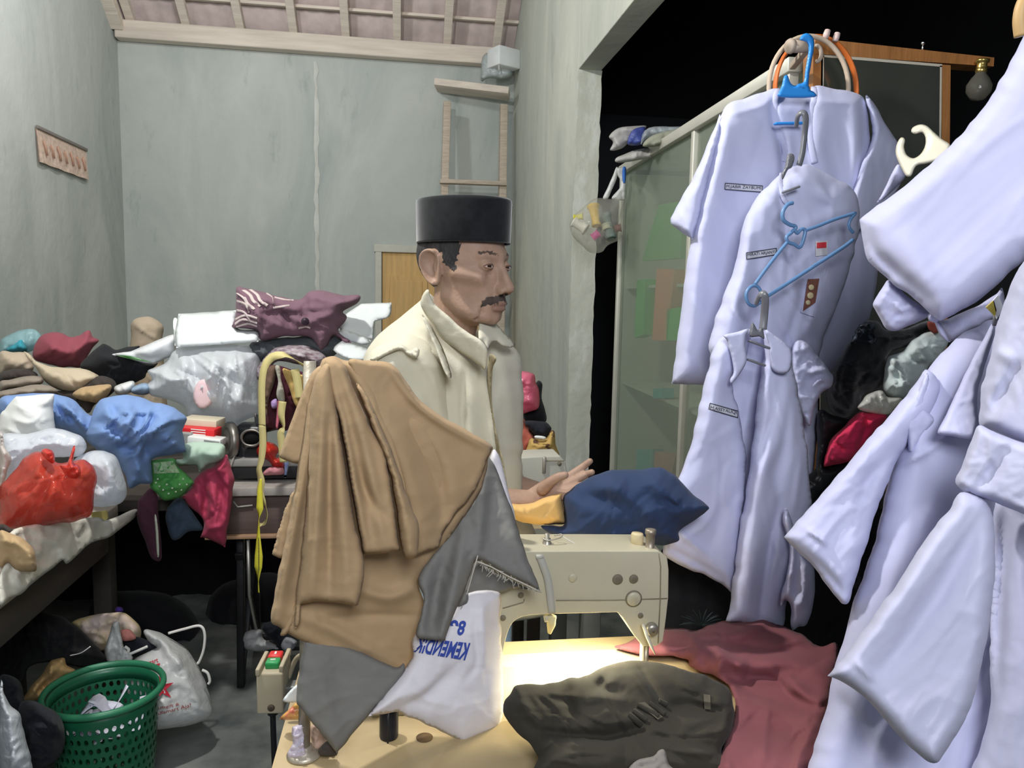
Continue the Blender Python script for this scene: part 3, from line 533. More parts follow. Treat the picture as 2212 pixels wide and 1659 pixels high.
# ------------------------------------------------------------------ red box, white box, cloths at the table end
bx = thing('thread_box', 'red and white cardboard box beside the old machine handwheel', 'box', atY(430., 955., 2.60))
R_ = Matrix.Rotation(-.12, 3, 'Z') @ Matrix.Rotation(.06, 3, 'Y')
b = MB(); b.box(atY(432., 932., 2.62), (.118, .07, .030), .002, R_); cb = b.build('carton', mat('red_carton', (.62, .02, .025), .5), bx)
b = MB(); b.box(atY(440., 912., 2.68), (.115, .09, .03), .002, R_); b.build('open_flap', mat('cream_carton', (.62, .55, .42), .7), bx)
for z_, s_ in ((.004, .06), (-.003, .04)):
    pass
t_ = bvh(cb)
for i, (yy) in enumerate((926, 931, 936)): decal('print_line', [(412, yy), (444, yy+3), (444, yy+5), (412, yy+2)], t_, mat('white_print', (.8, .75, .72), .5), cb, .0015)
wbx = thing('white_needle_box', 'small white box with grey print under the red box', 'box', atY(445., 962., 2.56))
b = MB(); b.box(atY(447., 951., 2.57), (.104, .06, .024), .002, Matrix.Rotation(-.1, 3, 'Z') @ Matrix.Rotation(.10, 3, 'Y')); wcb = b.build('carton', mat('white_card', (.72, .72, .70), .5), wbx)
t_ = bvh(wcb); decal('print', Z17((250, 290), (400, 310), (400, 325), (250, 305)), t_, mat('grey_print', (.25, .25, .25), .6), wcb, .0015)
b = MB(); b.box(atY(403., 946., 2.6), (.05, .06, .045), .004, R_); tag(b.build('grey_case', mat('grey_case', (.32, .32, .31), .6), None, False), 'small grey case left of the white needle box', 'box')
MINT = cloth_m('pale_mint', (.44, .58, .47)); 
pile('mint_cloth', 'pale mint cloth spread under the white needle box', 'cloth', Z17((0, 475), (60, 445), (55, 345), (110, 318), (180, 305), (300, 320), (425, 335), (438, 410), (400, 480), (300, 515), (215, 572), (180, 522), (30, 532)), 2.5, MINT, tf=.04, tb=.04, edge=26, res=5, wr=.012, ws=26, strokes=[(Z17((180, 310), (160, 420), (200, 550)), .02, 9), (Z17((20, 500), (100, 450), (150, 440)), .02, 9), (Z17((250, 400), (330, 430), (420, 400)), .02, 9)])
GRN = mat('green_print_cloth', (.05, .26, .06), .9, .2, 300, 0, 14, col2=(.14, .42, .12)); 
gp = pile('green_print_cloth', 'green printed cloth with pale corner hanging off the table end', 'cloth', Z2((835, 1010), (885, 1000), (960, 998), (980, 1040), (1035, 1090), (1072, 1132), (1072, 1132), (1050, 1160), (990, 1212), (910, 1226), (868, 1190), (828, 1150), (835, 1080)), 2.47, GRN, tf=.03, tb=.03, edge=24, res=4, wr=.012, ws=26, strokes=[(Z2((870, 1100), (940, 1130), (1010, 1190)), .02, 10), (Z2((870, 1180), (880, 1130), (950, 1110)), -.02, 6)])
tr = bvh(gp); decal('pale_corner', Z2((845, 1022), (955, 1010), (990, 1075), (850, 1080)), tr, cloth_m('pale_green', (.40, .55, .33)), gp, .003)
DOT = mat('pale_dot', (.6, .7, .5), .8); 
b = MB()
for (x_, y_) in Z2((870, 1110), (900, 1170), (880, 1150), (950, 1160), (990, 1140), (1010, 1110), (930, 1190), (970, 1180), (920, 1140), (1030, 1140), (860, 1130), (1000, 1170)): b.lathe([(.003, .001), (.003, 0)], on(tr, [(x_, y_)], .003)[0], 8, (0, -1, .2))
b.build('dots', DOT, gp)
CRIM = cloth_m('crimson_satin', (.42, .05, .10), .08, .6)
pile('crimson_cloth', 'crimson cloth hanging down between the two tables', 'cloth', Z17((60, 800), (110, 760), (150, 720), (170, 640), (250, 560), (330, 520), (450, 418), (480, 480), (500, 560), (522, 640), (522, 700), (490, 880), (465, 1080), (442, 1250), (442, 1250), (310, 1182), (220, 1160), (220, 1160), (250, 1060), (210, 960), (140, 900), (50, 812)), 2.53, CRIM, tf=.04, tb=.03, edge=26, res=4, wr=.012, ws=30, wdir=(80, 2), seed=17,
     strokes=[(Z17((450, 450), (400, 560), (480, 640), (450, 1200)), .025, 9), (Z17((250, 640), (270, 800), (240, 1000)), -.03, 8), (Z17((260, 620), (330, 560), (420, 500)), .025, 8), (Z17((300, 700), (360, 900), (320, 1150)), .02, 12), (Z17((240, 1020), (300, 1080), (430, 1060)), .02, 7), (Z17((390, 700), (420, 840), (400, 1000)), -.015, 9)])
pile('plum_cloth', 'dark plum cloth hanging below the green printed cloth', 'cloth', Z2((760, 1245), (790, 1200), (832, 1158), (872, 1210), (872, 1300), (892, 1540), (842, 1552), (800, 1460), (760, 1350)), 2.52, cloth_m('plum', (.07, .025, .04)), tf=.02, edge=14, wr=.008)
pile('lace_trim', 'narrow pale trim hanging in front of the dark plum cloth', 'trim', Z2((853, 1318), (862, 1316), (874, 1400), (878, 1525), (866, 1532), (858, 1430)), 2.47, cloth_m('pale_lace', (.5, .52, .42)), tf=.005, tb=.005, edge=4, res=3, wr=0)
pile('navy_scrap', 'dark slate-blue cloth hanging left of the crimson cloth', 'cloth', Z2((918, 1280), (990, 1212), (1060, 1290), (1116, 1388), (1040, 1402), (960, 1452), (925, 1380)), 2.58, cloth_m('slate_blue', (.05, .075, .11)), tf=.02, edge=16, wr=.01)
# ================================================================== old treadle sewing table with the black machine
STY = 2.72; st = thing('treadle_table', 'brown wooden treadle sewing table under the old black machine', 'table', (-.25, 2.95, 0))
TT = mat('worn_grey_top', (.36, .33, .30), .7, .2, 30, .15, 12); TAP = mat('dark_brown_apron', (.12, .085, .075), .6, .15, 20, .2, 8, stretch=(.4, 3, 3)); PLY = mat('plywood_edge', (.36, .22, .13), .8)
b = MB(); b.box((-.25, STY+.22, .742), (.84, .46, .032), .004); b.build('tabletop', TT, st)
b = MB(); b.box((-.25, STY+.03, .655), (.80, .025, .142), .003); b.build('front_panel', TAP, st)
b = MB(); b.box((-.25, STY+.02, .578), (.82, .05, .012), .002); b.build('bottom_rail', PLY, st)
IRON = mat('dark_cast_iron', (.03, .03, .032), .5, .1, 40, .2, 10, .6)
for x in (-.56, .06):
    b = MB(); b.bar((x, STY+.06, 0), (x, STY+.10, .57), .025, .035); b.bar((x, STY+.40, 0), (x, STY+.36, .57), .025, .035); b.bar((x, STY+.06, .05), (x, STY+.38, .5), .012, .03, (1, 0, 0)); b.bar((x, STY+.38, .05), (x, STY+.06, .5), .012, .03, (1, 0, 0)); b.build('leg_frame', IRON, st)
b = MB(); b.box((-.25, STY+.2, .13), (.44, .26, .02), .004); b.build('treadle', IRON, st)
b = MB(); b.bar((-.56, STY+.2, .12), (.06, STY+.2, .12), .02, .02); b.build('axle', IRON, st)
b = MB(); b.tube([(-.52, STY+.02, .56), (-.525, STY+.05, .35), (-.50, STY+.08, .16)], .006, 8); b.build('rod', mat('dull_steel', (.55, .53, .48), .4, 0, 1, .1, 10, .8), st)
# machine
GUN = mat('worn_black_enamel', (.045, .047, .05), .35, .1, 40, .3, 14, .3, spec=.5); STEEL = mat('worn_steel', (.30, .28, .25), .4, .1, 40, .25, 16, .85)
om = thing('old_sewing_machine', 'old black sewing machine with a steel handwheel on the treadle table', 'sewing machine', atY(540., 1030., 2.86))
c_ = atY(497., 951., 2.82)
b = MB(); b.lathe([(.012, .03), (.014, .012), (.045, .012), (.060, .016), (.066, .006), (.066, -.008), (.058, -.016), (.044, -.010), (.020, -.012), (.020, -.05), (.012, -.05)], c_, 36, (-1, -.55, .05)); b.build('handwheel', STEEL, om)
b = MB(); b.lathe([(.034, .02), (.042, .01), (.042, -.01), (.034, -.03)], c_+np.array((.05, .03, 0)), 24, (-1, -.55, .05)); b.build('belt_pulley', STEEL, om)
b = MB(); p_ = atY(540., 955., 2.84); b.box(p_+np.array((0, .03, -.01)), (.10, .10, .15), .022, None, 0, 4); b.tube([p_+np.array((.02, .02, .06)), p_+np.array((.09, .03, .075)), p_+np.array((.24, .05, .07)), p_+np.array((.33, .06, .05))], [.035, .036, .032, .03], 16); b.box(p_+np.array((.33, .06, .0)), (.05, .06, .15), .015); b.build('arm', GUN, om)
b = MB(); q_ = atY(543., 946., 2.775); a_ = np.linspace(0, 2*math.pi, 24, endpoint=False); b.tube([q_+np.array((.030*math.cos(t)*(1+.12*math.cos(2*t)), 0, .032*math.sin(t)*(1+.12*math.cos(2*t)))) for t in a_], .005, 8, False, 0, True); b.build('access_rim', STEEL, om)
b = MB(); b.lathe([(.029, .006), (.029, .002), (.0, .002)], q_+np.array((0, .010, 0)), 24, (0, -1, 0)); b.build('access_hole', mat('opening_shade', (.004, .004, .004), .9), om)  # black disc puts the opening's inner shade into colour
b = MB(); b.box(atY(560., 998., 2.80)+np.array((.06, .07, .0)), (.34, .17, .03), .006); b.build('bed_plate', mat('dusty_enamel', (.32, .31, .29), .6, .1, 50, .2, 12), om)
b = MB(); b.box(atY(560., 1020., 2.80)+np.array((.06, .07, .003)), (.33, .16, .05), .004); b.build('base', mat('black_base', (.02, .02, .022), .5), om)
b = MB(); b.tube([c_+np.array((.03, -.02, .04)), c_+np.array((.028, -.03, -.03)), c_+np.array((.0, -.05, -.11)), c_+np.array((-.005, -.06, -.17)), c_+np.array((.04, -.09, -.22)), c_+np.array((.09, -.09, -.215))], .0035, 8); b.build('belt', mat('grey_cord', (.35, .33, .29), .8), om)
b = MB(); b.bar(atY(552., 925., 2.85), atY(552., 893., 2.85), .007, .007); b.build('spool_pin', STEEL, om)
REDP = film('red_film', (.70, .085, .05), .62); 
pile('small_red_bag', 'small red plastic bag beside the old black machine', 'bag', Z17((725, 410), (735, 355), (800, 312), (880, 320), (918, 360), (920, 400), (890, 445), (955, 470), (962, 535), (890, 545), (845, 500), (800, 460), (745, 440)), 2.78, film('red_film_dense', (.75, .05, .03), .95, .2), tf=.05, edge=22, res=4, wr=.02, ws=18)
pile('pink_paper', 'crumpled pink paper below the small red plastic bag', 'paper', Z17((785, 580), (840, 535), (890, 530), (960, 545), (965, 600), (880, 605), (790, 605)), 2.76, mat('pink_paper', (.60, .25, .28), .8), tf=.02, edge=8, res=4, wr=.01, ws=16)
for i, q in enumerate((((795, 608), (860, 608), (868, 640), (800, 640)), ((882, 602), (955, 602), (965, 625), (890, 628)))):
    b = MB(); cc = np.mean([atZ(p[0], p[1], .762) for p in Z17(*q)], 0); b.box(cc+np.array((0, .02, .0)), (.045, .04, .006), .001, Matrix.Rotation(.1, 3, 'Z')); tag(b.build('white_card', mat('white_card2', (.74, .73, .70), .6), None, False), ('left' if i == 0 else 'right')+' one of two white cards at the treadle table front edge', 'card', 'cards on the treadle table')
pile('blue_label_pack', 'white packet with a blue label half behind the brown cloth', 'packet', Z17((965, 500), (1000, 475), (1020, 480), (1005, 560), (985, 630), (968, 610)), 2.79, mat('blue_white_pack', (.10, .22, .62), .4, 0, 1, 0, 14, col2=(.7, .72, .78)), tf=.012, tb=.012, edge=6, res=4, wr=0)
# bundle behind the tapes
pile('dark_bundle', 'dark maroon and brown bundle behind the yellow measuring tapes', 'cloth', Z13((60, 300), (120, 240), (250, 255), (380, 300), (520, 330), (560, 400), (480, 600), (400, 700), (330, 900), (280, 960), (180, 940), (60, 900), (70, 780), (40, 600)), 2.75, cloth_m('dark_maroon', (.075, .02, .03)), tf=.02, edge=20, wr=.015, ws=22, wdir=(80, 2))
pile('brown_flap', 'brown cloth strip hanging inside the yellow tape loop', 'cloth', Z13((60, 330), (120, 255), (185, 262), (170, 400), (110, 600), (80, 780), (60, 700)), 2.68, cloth_m('umber', (.16, .10, .07)), tf=.02, edge=10, wr=.008, ws=20)
KHS = cloth_m('golden_khaki', (.55, .37, .13))
pile('khaki_strip', 'golden khaki cloth panel hanging beside the brown cloth', 'cloth', Z13((250, 290), (330, 300), (440, 345), (540, 360), (500, 450), (445, 600), (430, 690), (385, 670), (330, 500)), 2.6, KHS, tf=.012, edge=8, wr=.006, ws=22, res=4)
pile('grey_strip', 'pale grey cloth strip hanging between the measuring tape strands', 'cloth', Z13((172, 260), (225, 262), (240, 400), (275, 560), (270, 650), (215, 640), (185, 560), (205, 420)), 2.64, cloth_m('pale_stone', (.42, .40, .33)), tf=.01, edge=6, wr=.006, ws=18, res=4)
pile('pink_ribbon', 'pink ribbon hanging by the measuring tape', 'ribbon', Z13((195, 640), (225, 640), (230, 760), (205, 920), (178, 915), (188, 760)), 2.63, cloth_m('rose_pink', (.62, .16, .22)), tf=.004, tb=.004, edge=3, res=3, wr=0)
pile('lilac_scrap', 'small lilac cloth scrap behind the pink ribbon', 'cloth', Z13((130, 640), (190, 610), (190, 700), (140, 710)), 2.66, cloth_m('lilac_scrap', (.38, .26, .50)), tf=.015, edge=8, res=3)
def tapemat(name, col):
    m = mat(name, col, .45, 0, 1, .05, 20); return m
YT = tapemat('yellow_tape_vinyl', (.72, .66, .06)); PT = tapemat('pale_tape_vinyl', (.58, .50, .22))
def pts3(zs, Y): return [atY(a, b_, Y) for a, b_ in zs]
mt = thing('measuring_tape', 'pale yellow measuring tape looped over the bundle and hanging in two strands', 'measuring tape', atY(575., 1100., 2.55))
V, F = ribbon(pts3(Z13((33, 900), (28, 700), (30, 430), (60, 260), (140, 160), (250, 135), (350, 165), (470, 240), (580, 310)), 2.55), .026, .0012, (1, -.5, 0), 8, [0, 0, 0, 0, .6, .9, .8, .4, .2]); link('tape_band', V, F, PT, mt)
V, F = ribbon(pts3(Z13((33, 900), (40, 1100), (22, 1280)) + Z17((745, 560), (765, 660), (755, 760), (790, 850), (815, 950), (800, 1030), (752, 1055)), 2.55), .024, .0012, (1, -.3, 0), 8, [0, 0, .5, 0, 0, .9, 1, .5]); link('tape_band', V, F, PT, mt)
V, F = ribbon(pts3(Z13((385, 290), (410, 400), (425, 500), (440, 600)), 2.56), .026, .0012, (1, 0, 0), 6); link('tape_band', V, F, PT, mt)
V, F = ribbon(pts3(Z13((255, 640), (240, 780), (265, 920), (235, 990), (250, 1150), (265, 1300)), 2.57), .024, .0012, (1, 0, 0), 6, [0, .3, 1.2, .2, 0, 0]); link('tape_band', V, F, PT, mt)
mt2 = thing('measuring_tape', 'bright yellow measuring tape end hanging lowest in front of the treadle table', 'measuring tape', atY(557., 1280., 2.5))
V, F = ribbon(pts3(Z17((762, 640), (752, 760), (752, 900), (744, 1000), (740, 1150), (742, 1330), (738, 1430), (738, 1560), (742, 1660)), 2.5), [.006, .016, .024, .012, .016, .026, .026, .012, .008], .0012, (1, -.2, 0), 8, [0, 0, .1, 1.2, .5, 0, .1, 1.1, .6]); tbnd = link('tape_band', V, F, YT, mt2)
b = MB()
for i in range(34):
    P = pts3(Z17((735+ (i % 2), 1170+i*11), (748, 1170+i*11)), 2.4975); b.bar(P[0], P[1], .0012, .0012, bev=0)
tk = b.build('tick_marks', mat('tape_ink', (.05, .05, .03), .6), mt2); tk['kind'] = 'stuff'
# ================================================================== floor, lower left
bk = thing('laundry_basket', 'green perforated plastic basket on the floor holding white scraps', 'basket', atZ(222., 1700., 0.))
cr_ = atD(225., 1482., 2.07); RB, H = .150, cr_[2]; GR = mat('green_plastic', (.012, .13, .062), .35, .05, 60, .1, 4, spec=.5)
def rad(z): return .108+(RB-.012-.108)*(z/H)
NC, NR = 44, 11; V = []; F = []; zs = np.linspace(.03, H-.045, NR+1)
def pt(u, z, dr=0): a = 2*math.pi*u/NC; r = rad(z)+dr; return (cr_[0]+r*math.cos(a), cr_[1]+r*math.sin(a), z)
for dr, fl in ((0, 1), (-.004, -1)):
    for j_ in range(NR):
        for i in range(NC):
            sq = [(0, 0), (.5, 0), (1, 0), (1, .5), (1, 1), (.5, 1), (0, 1), (0, .5)]; o0 = len(V)
            sh_ = .5*(j_ % 2)
            rr = .30 if j_ > 5 else .24
            for (a, c) in sq: V.append(pt(i+sh_+a, zs[j_]+(zs[j_+1]-zs[j_])*c, dr))
            for (a, c) in sq:
                t = math.atan2(c-.5, a-.5); V.append(pt(i+sh_+.5+rr*math.cos(t)*1.05, zs[j_]+(zs[j_+1]-zs[j_])*(.5+rr*1.1*math.sin(t)), dr))
            for q in range(8): f = (o0+q, o0+(q+1) % 8, o0+8+(q+1) % 8, o0+8+q); F.append(f if fl > 0 else f[::-1])
b = MB(); b.add(V, F); b.lathe([(0, 0), (.100, 0), (.106, .004), (.1085, .031), (.1045, .031), (.102, .008), (0, .006)], (cr_[0], cr_[1], 0), 60)
b.lathe([(rad(H-.046), H-.046), (rad(H)-.002, H-.012), (rad(H)-.006, H-.012), (rad(H-.046)-.004, H-.046), (rad(H-.046), H-.046)], (cr_[0], cr_[1], 0), 60, cap=False); b.build('basket_wall', GR, bk)
b = MB(); b.tube([(cr_[0]+(RB-.004)*math.cos(a), cr_[1]+(RB-.004)*math.sin(a), H-.008) for a in np.linspace(0, 2*math.pi, 60, endpoint=False)], .010, 10, False, 0, True, .8, (0, 0, 1)); b.build('rim', mat('green_plastic_rim', (.03, .20, .10), .4, 0, 1, .06, 4, spec=.5), bk)
WL = cloth_m('bright_white_cloth', (.74, .74, .86))
cx, cy = cr_[0], cr_[1]
for i, (dx_, dy_, L_, a, c, dz_) in enumerate(((-.03, -.02, .16, .3, .03, 0), (.03, .02, .15, -.5, -.02, .012), (.05, -.03, .13, .9, .04, .02), (-.05, .03, .14, 1.6, -.03, .014), (.0, .0, .17, 2.4, .05, .03), (-.02, .05, .12, .1, .02, .035), (.06, .04, .10, 2.0, .03, .03), (-.06, -.03, .12, -.9, .03, .026))):
    p = np.array((cx+dx_, cy+dy_, H-.135+dz_)); d_ = np.array((math.cos(a), math.sin(a), 0)); n_ = np.array((-d_[1], d_[0], 0))
    V, F = ribbon([p-d_*L_/2, p-d_*L_/5+n_*c+(0, 0, .025), p+d_*L_/6-n_*c+(0, 0, .01), p+d_*L_/2+(0, 0, .035*(i % 3))], [.022, .04, .03, .015], .0015, n_, 6, [0, .6, -.4, .5])
    tag(link('white_scrap', V, F, WL), 'white cloth offcut strip lying in the green basket', 'cloth scrap', 'white scraps in the green basket')
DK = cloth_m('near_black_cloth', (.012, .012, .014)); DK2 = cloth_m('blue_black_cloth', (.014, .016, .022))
pile('black_cloth_heap', 'large heap of black cloth on the floor under the cutting table', 'cloth', Z3((0, 640), (150, 620), (300, 660), (440, 710), (560, 810), (640, 900), (700, 975), (560, 1010), (440, 1000), (330, 985), (200, 1000), (160, 1080), (130, 1200), (200, 1500), (60, 1560), (0, 1560)), 2.38, DK, tf=.10, tb=.06, edge=60, wr=.03, ws=50, seed=4, strokes=[(Z3((350, 880), (500, 930), (640, 960)), .04, 10), (Z3((380, 930), (520, 960)), .03, 8), (Z3((100, 750), (300, 800), (420, 900)), .05, 16)])
pile('black_cloth_bundle', 'black rolled cloth on the floor in front of the green basket', 'cloth', Z3((130, 1250), (190, 1230), (270, 1250), (390, 1330), (420, 1450), (400, 1560), (330, 1640), (210, 1680), (150, 1560), (110, 1400)), 1.9, DK2, tf=.1, tb=.1, edge=40, wr=.03, ws=36, seed=6, strokes=[(Z3((150, 1290), (280, 1310), (380, 1400)), .05, 12), (Z3((150, 1400), (260, 1400), (380, 1420)), .05, 11), (Z3((180, 1480), (280, 1480), (360, 1540)), .04, 12)])
pile('dark_blue_cloth', 'dark blue-black cloth on the floor at the left edge', 'cloth', Z3((0, 1080), (60, 1060), (130, 1110), (150, 1200), (180, 1300), (140, 1420), (60, 1300), (0, 1250)), 1.98, DK2, tf=.06, edge=20, wr=.03, ws=30)
pile('tan_paper', 'crumpled tan wrapping paper on the floor behind the green basket', 'paper', Z3((140, 1225), (160, 1190), (200, 1130), (270, 1060), (312, 985), (345, 965), (412, 950), (430, 1000), (482, 1030), (420, 1075), (330, 1150), (312, 1200), (230, 1225)), 2.2, mat('tan_kraft_paper', (.46, .30, .13), .8, .2, 40, .1, 10), tf=.03, tb=.04, edge=18, wr=.02, ws=30, strokes=[(Z3((180, 1200), (290, 1080), (400, 970)), .03, 10), (Z3((230, 1200), (330, 1080)), -.03, 8)])
pile('white_bag', 'pale grey plastic bag standing at the bottom left corner', 'bag', Z3((0, 1120), (30, 1180), (65, 1255), (130, 1310), (150, 1420), (180, 1540), (205, 1690), (0, 1690)), 1.72, film('pale_grey_film', (.70, .74, .78), .92, .3), tf=.08, tb=.1, edge=60, wr=.014, ws=60)
fb_ = thing('patterned_bag', 'pale pink and yellow spotted cloth bag behind the white shopping bag', 'bag', atY(270., 1420., 2.5))
cloth('bag_body', dict(out=Z3((455, 725), (560, 688), (660, 670), (770, 662), (850, 698), (900, 770), (890, 850), (800, 900), (700, 900), (600, 900), (560, 840), (500, 770)), plane=planeY(2.5), tf=.06, tb=.08, edge=26, wr=.016, ws=30, res=5), mat('pink_yellow_print', (.66, .54, .52), .9, .1, 80, 0, 11, col2=(.70, .55, .22)), fb_)
cloth('pink_panel', dict(out=Z3((770, 780), (830, 770), (870, 830), (780, 845)), plane=planeY(2.36), tf=.01, tb=.02, edge=10, wr=.006, ws=20, res=4), cloth_m('salmon_cloth', (.66, .26, .22)), fb_)
SHB = film('shopping_bag_film', (.76, .77, .76), .94, .35)
sb = thing('shopping_bag', 'white shopping bag with a red star and red print on the floor', 'bag', atY(375., 1570., 2.3))
bb = cloth('bag_body', dict(out=Z3((915, 790), (935, 768), (1010, 785), (1100, 830), (1190, 895), (1250, 970), (1300, 1070), (1340, 1180), (1366, 1280), (1350, 1330), (1250, 1375), (1100, 1405), (950, 1422), (890, 1420), (820, 1250), (800, 1100), (850, 980), (900, 935), (1000, 888), (950, 850)), plane=plane3((300, 1560, 2.26), (420, 1560, 2.34), (340, 1380, 2.42)), tf=.08, tb=.1, edge=60, wr=.014, ws=60, res=5, seed=31, strokes=[(Z3((930, 790), (1100, 900), (1250, 1100)), .02, 12), (Z3((960, 800), (1150, 1000), (1290, 1260)), .02, 12), (Z3((1000, 1380), (1200, 1360), (1340, 1310)), .02, 10)]), SHB, sb)
cloth('bag_handle', dict(out=Z3((690, 985), (672, 900), (700, 800), (720, 735), (760, 720), (775, 780), (790, 880), (850, 950), (800, 1010), (740, 1000)), plane=planeY(2.3), tf=.02, tb=.02, edge=12, wr=.016, ws=20, res=4, wdir=(80, 3)), SHB, sb)
cloth('dark_contents', dict(out=Z3((785, 840), (900, 822), (1005, 888), (930, 930), (850, 945), (800, 900)), plane=planeY(2.40), tf=.02, tb=.03, edge=12, wr=.01, ws=24), DK2, sb)
tr = bvh(bb); RS = mat('red_bag_print', (.50, .02, .04), .5)
sc_ = np.array(Z3((1035, 1150))[0]); star = []
for i in range(10):
    r = 30 if i % 2 == 0 else 11; a = math.radians(-100+i*36); star.append(sc_+np.array((r*math.cos(a), r*.95*math.sin(a))))
P = on(tr, np.array(star+[sc_]), .005); link('red_star', P, [(i, (i+1) % 10, 10) for i in range(10)], RS, sb, False)
lettering('red_lettering', 'mart', Z3((945, 975), (1010, 955), (1015, 978), (950, 1002)), tr, RS, sb); decal('red_underline', Z3((950, 1010), (1024, 985), (1026, 998), (955, 1018)), tr, RS, sb, .004)
BRP = mat('brown_bag_print', (.32, .08, .08), .6)
lettering('print_line', 'gi Alfagift &', Z3((960, 1280), (1150, 1238), (1150, 1262), (962, 1300)), tr, BRP, sb); lettering('print_line', 'lai Alfamart Aja!', Z3((945, 1318), (1222, 1243), (1226, 1275), (950, 1342)), tr, BRP, sb)
WSTR = mat('white_cord', (.72, .70, .66), .8)
for zz, Y in ((Z3((1080, 795), (1180, 768), (1280, 748), (1312, 800), (1305, 900), (1275, 980), (1262, 985)), 2.42), (Z3((1295, 1030), (1330, 1050), (1345, 1100), (1335, 1120)), 2.36), (Z3((450, 938), (520, 920), (580, 880)), 2.2), (Z3((800, 880), (825, 900), (820, 930), (900, 900), (945, 880)), 2.3)):
    b = MB(); b.tube(catmull(pts3(zz, Y), 6), .0042 if Y > 2.25 else .0015, 8); b.build('cord', WSTR, sb)
# things under and behind the tables
pile('grey_lace_scraps', 'crumpled grey lace scraps on the treadle pedal', 'cloth', Z3((1545, 860), (1560, 800), (1620, 770), (1680, 775), (1690, 830), (1770, 870), (1780, 905), (1600, 905)), 2.8, cloth_m('grey_lace', (.46, .46, .46)), tf=.04, tb=.04, edge=16, wr=.02, ws=14, res=4)
pile('dark_sock', 'dark sock with a pale grey cuff under the treadle table', 'sock', Z3((1680, 760), (1700, 725), (1780, 725), (1830, 790), (1905, 855), (1840, 915), (1790, 880), (1720, 820)), 2.72, DK2, tf=.03, edge=14, res=4)
pile('sock_cuff', 'pale grey cuff cloth beside the dark sock', 'cloth', Z3((1835, 820), (1905, 852), (1850, 918), (1800, 880)), 2.68, cloth_m('cuff_grey', (.30, .31, .33)), tf=.01, edge=8, res=4)
for i, (o_, Y, lb) in enumerate(((Z3((620, 560), (820, 520), (1050, 540), (1220, 640), (1300, 800), (1330, 1000), (1300, 1040), (900, 900), (600, 760)), 3.3, 'added dark shape standing in for shade behind the shopping bag'), (Z3((1350, 560), (1600, 430), (1800, 420), (1960, 600), (1960, 1000), (1340, 1000)), 3.45, 'added dark shape standing in for shade behind the treadle pedal'), (Z3((0, 300), (400, 60), (800, -40), (1300, -50), (1900, 60), (1960, 400), (1950, 660), (1300, 690), (700, 690), (0, 680)), 3.72, 'added black sheet standing in for shade behind the storage table legs'))):
    pile('shade_filler', lb, 'cloth', o_, Y, DK, tf=.12 if i < 2 else .03, tb=.1 if i < 2 else .02, edge=60, res=14, wr=.03, ws=60)  # dark filler shapes added so the space under the tables reads as shade
pile('purple_pouch', 'small purple pouch in the shade above the patterned bag', 'pouch', Z3((735, 650), (750, 625), (785, 632), (790, 655), (760, 668)), 2.75, cloth_m('violet_cloth', (.12, .06, .40)), tf=.03, edge=8, res=3, wr=.004)
# ================================================================== front sewing table and machine
TABZ = .75; pl0 = atZ(585., 1659., TABZ); pl1 = atZ(658., 1400., TABZ); YF = atZ(1230., 1378., TABZ)[1]
LAM = mat('yellowed_laminate', (.43, .33, .185), .45, .08, 30, .12, 5, spec=.4); LAME = mat('laminate_edge', (.42, .34, .22), .6)
ft = thing('sewing_table', 'yellowed industrial sewing table in the foreground', 'table', (.25, 1.15, 0))
pb_ = pl1+(pl1-pl0)/(pl1[1]-pl0[1])*(YF-pl1[1]); pa_ = pl0+(pl1-pl0)/(pl1[1]-pl0[1])*(.86-pl0[1])
bm = bmesh.new(); vs = [bm.verts.new((pa_[0], .86, TABZ)), bm.verts.new((.80, .86, TABZ)), bm.verts.new((.80, YF, TABZ)), bm.verts.new((pb_[0], YF, TABZ))]
f = bm.faces.new(vs); r = bmesh.ops.extrude_face_region(bm, geom=[f]); bmesh.ops.translate(bm, vec=(0, 0, -.04), verts=[v for v in r['geom'] if isinstance(v, bmesh.types.BMVert)]); bmesh.ops.recalc_face_normals(bm, faces=bm.faces[:])
bmesh.ops.bevel(bm, geom=[e for e in bm.edges], offset=.005, segments=2, affect='EDGES'); bm.normal_update()
link('tabletop', np.array([v.co[:] for v in bm.verts]), [[v.index for v in f.verts] for f in bm.faces] if not bm.verts.index_update() else 0, LAM, ft, False); bm.free()
GM = mat('grey_metal_leg', (.25, .26, .25), .5, 0, 1, .1, 10, .6)
for x in (pa_[0]+.10, .74):
    b = MB(); b.box((x, 1.14, .36), (.05, .05, .70), .006); b.box((x, 1.14, .015), (.06, .50, .03), .006); b.box((x, 1.14, .70), (.05, .46, .03), .004); b.build('leg', GM, ft)
hl = atZ(917., 1594., TABZ); b = MB(); b.lathe([(.0, .0012), (.013, .0012), (.013, 0)], hl, 20, (0, 0, 1)); b.build('table_hole', mat('hole_brown', (.12, .075, .035), .9), ft)
bw = thing('bobbin_winder', 'black cylinder standing on the sewing table under the white cloth', 'spool', atZ(840., 1594., TABZ))
b = MB(); b.lathe([(0, 0), (.0135, 0), (.0145, .003), (.0145, .047), (.013, .05), (0, .05)], atZ(840., 1592., TABZ), 24, (0, 0, 1)); b.lathe([(.0015, .0), (.0015, .05)], atZ(838., 1594., TABZ)+np.array((0, -.0145, 0)), 6, (0, 0, 1)); b.build('cylinder', mat('black_vinyl', (.012, .013, .018), .35), bw)
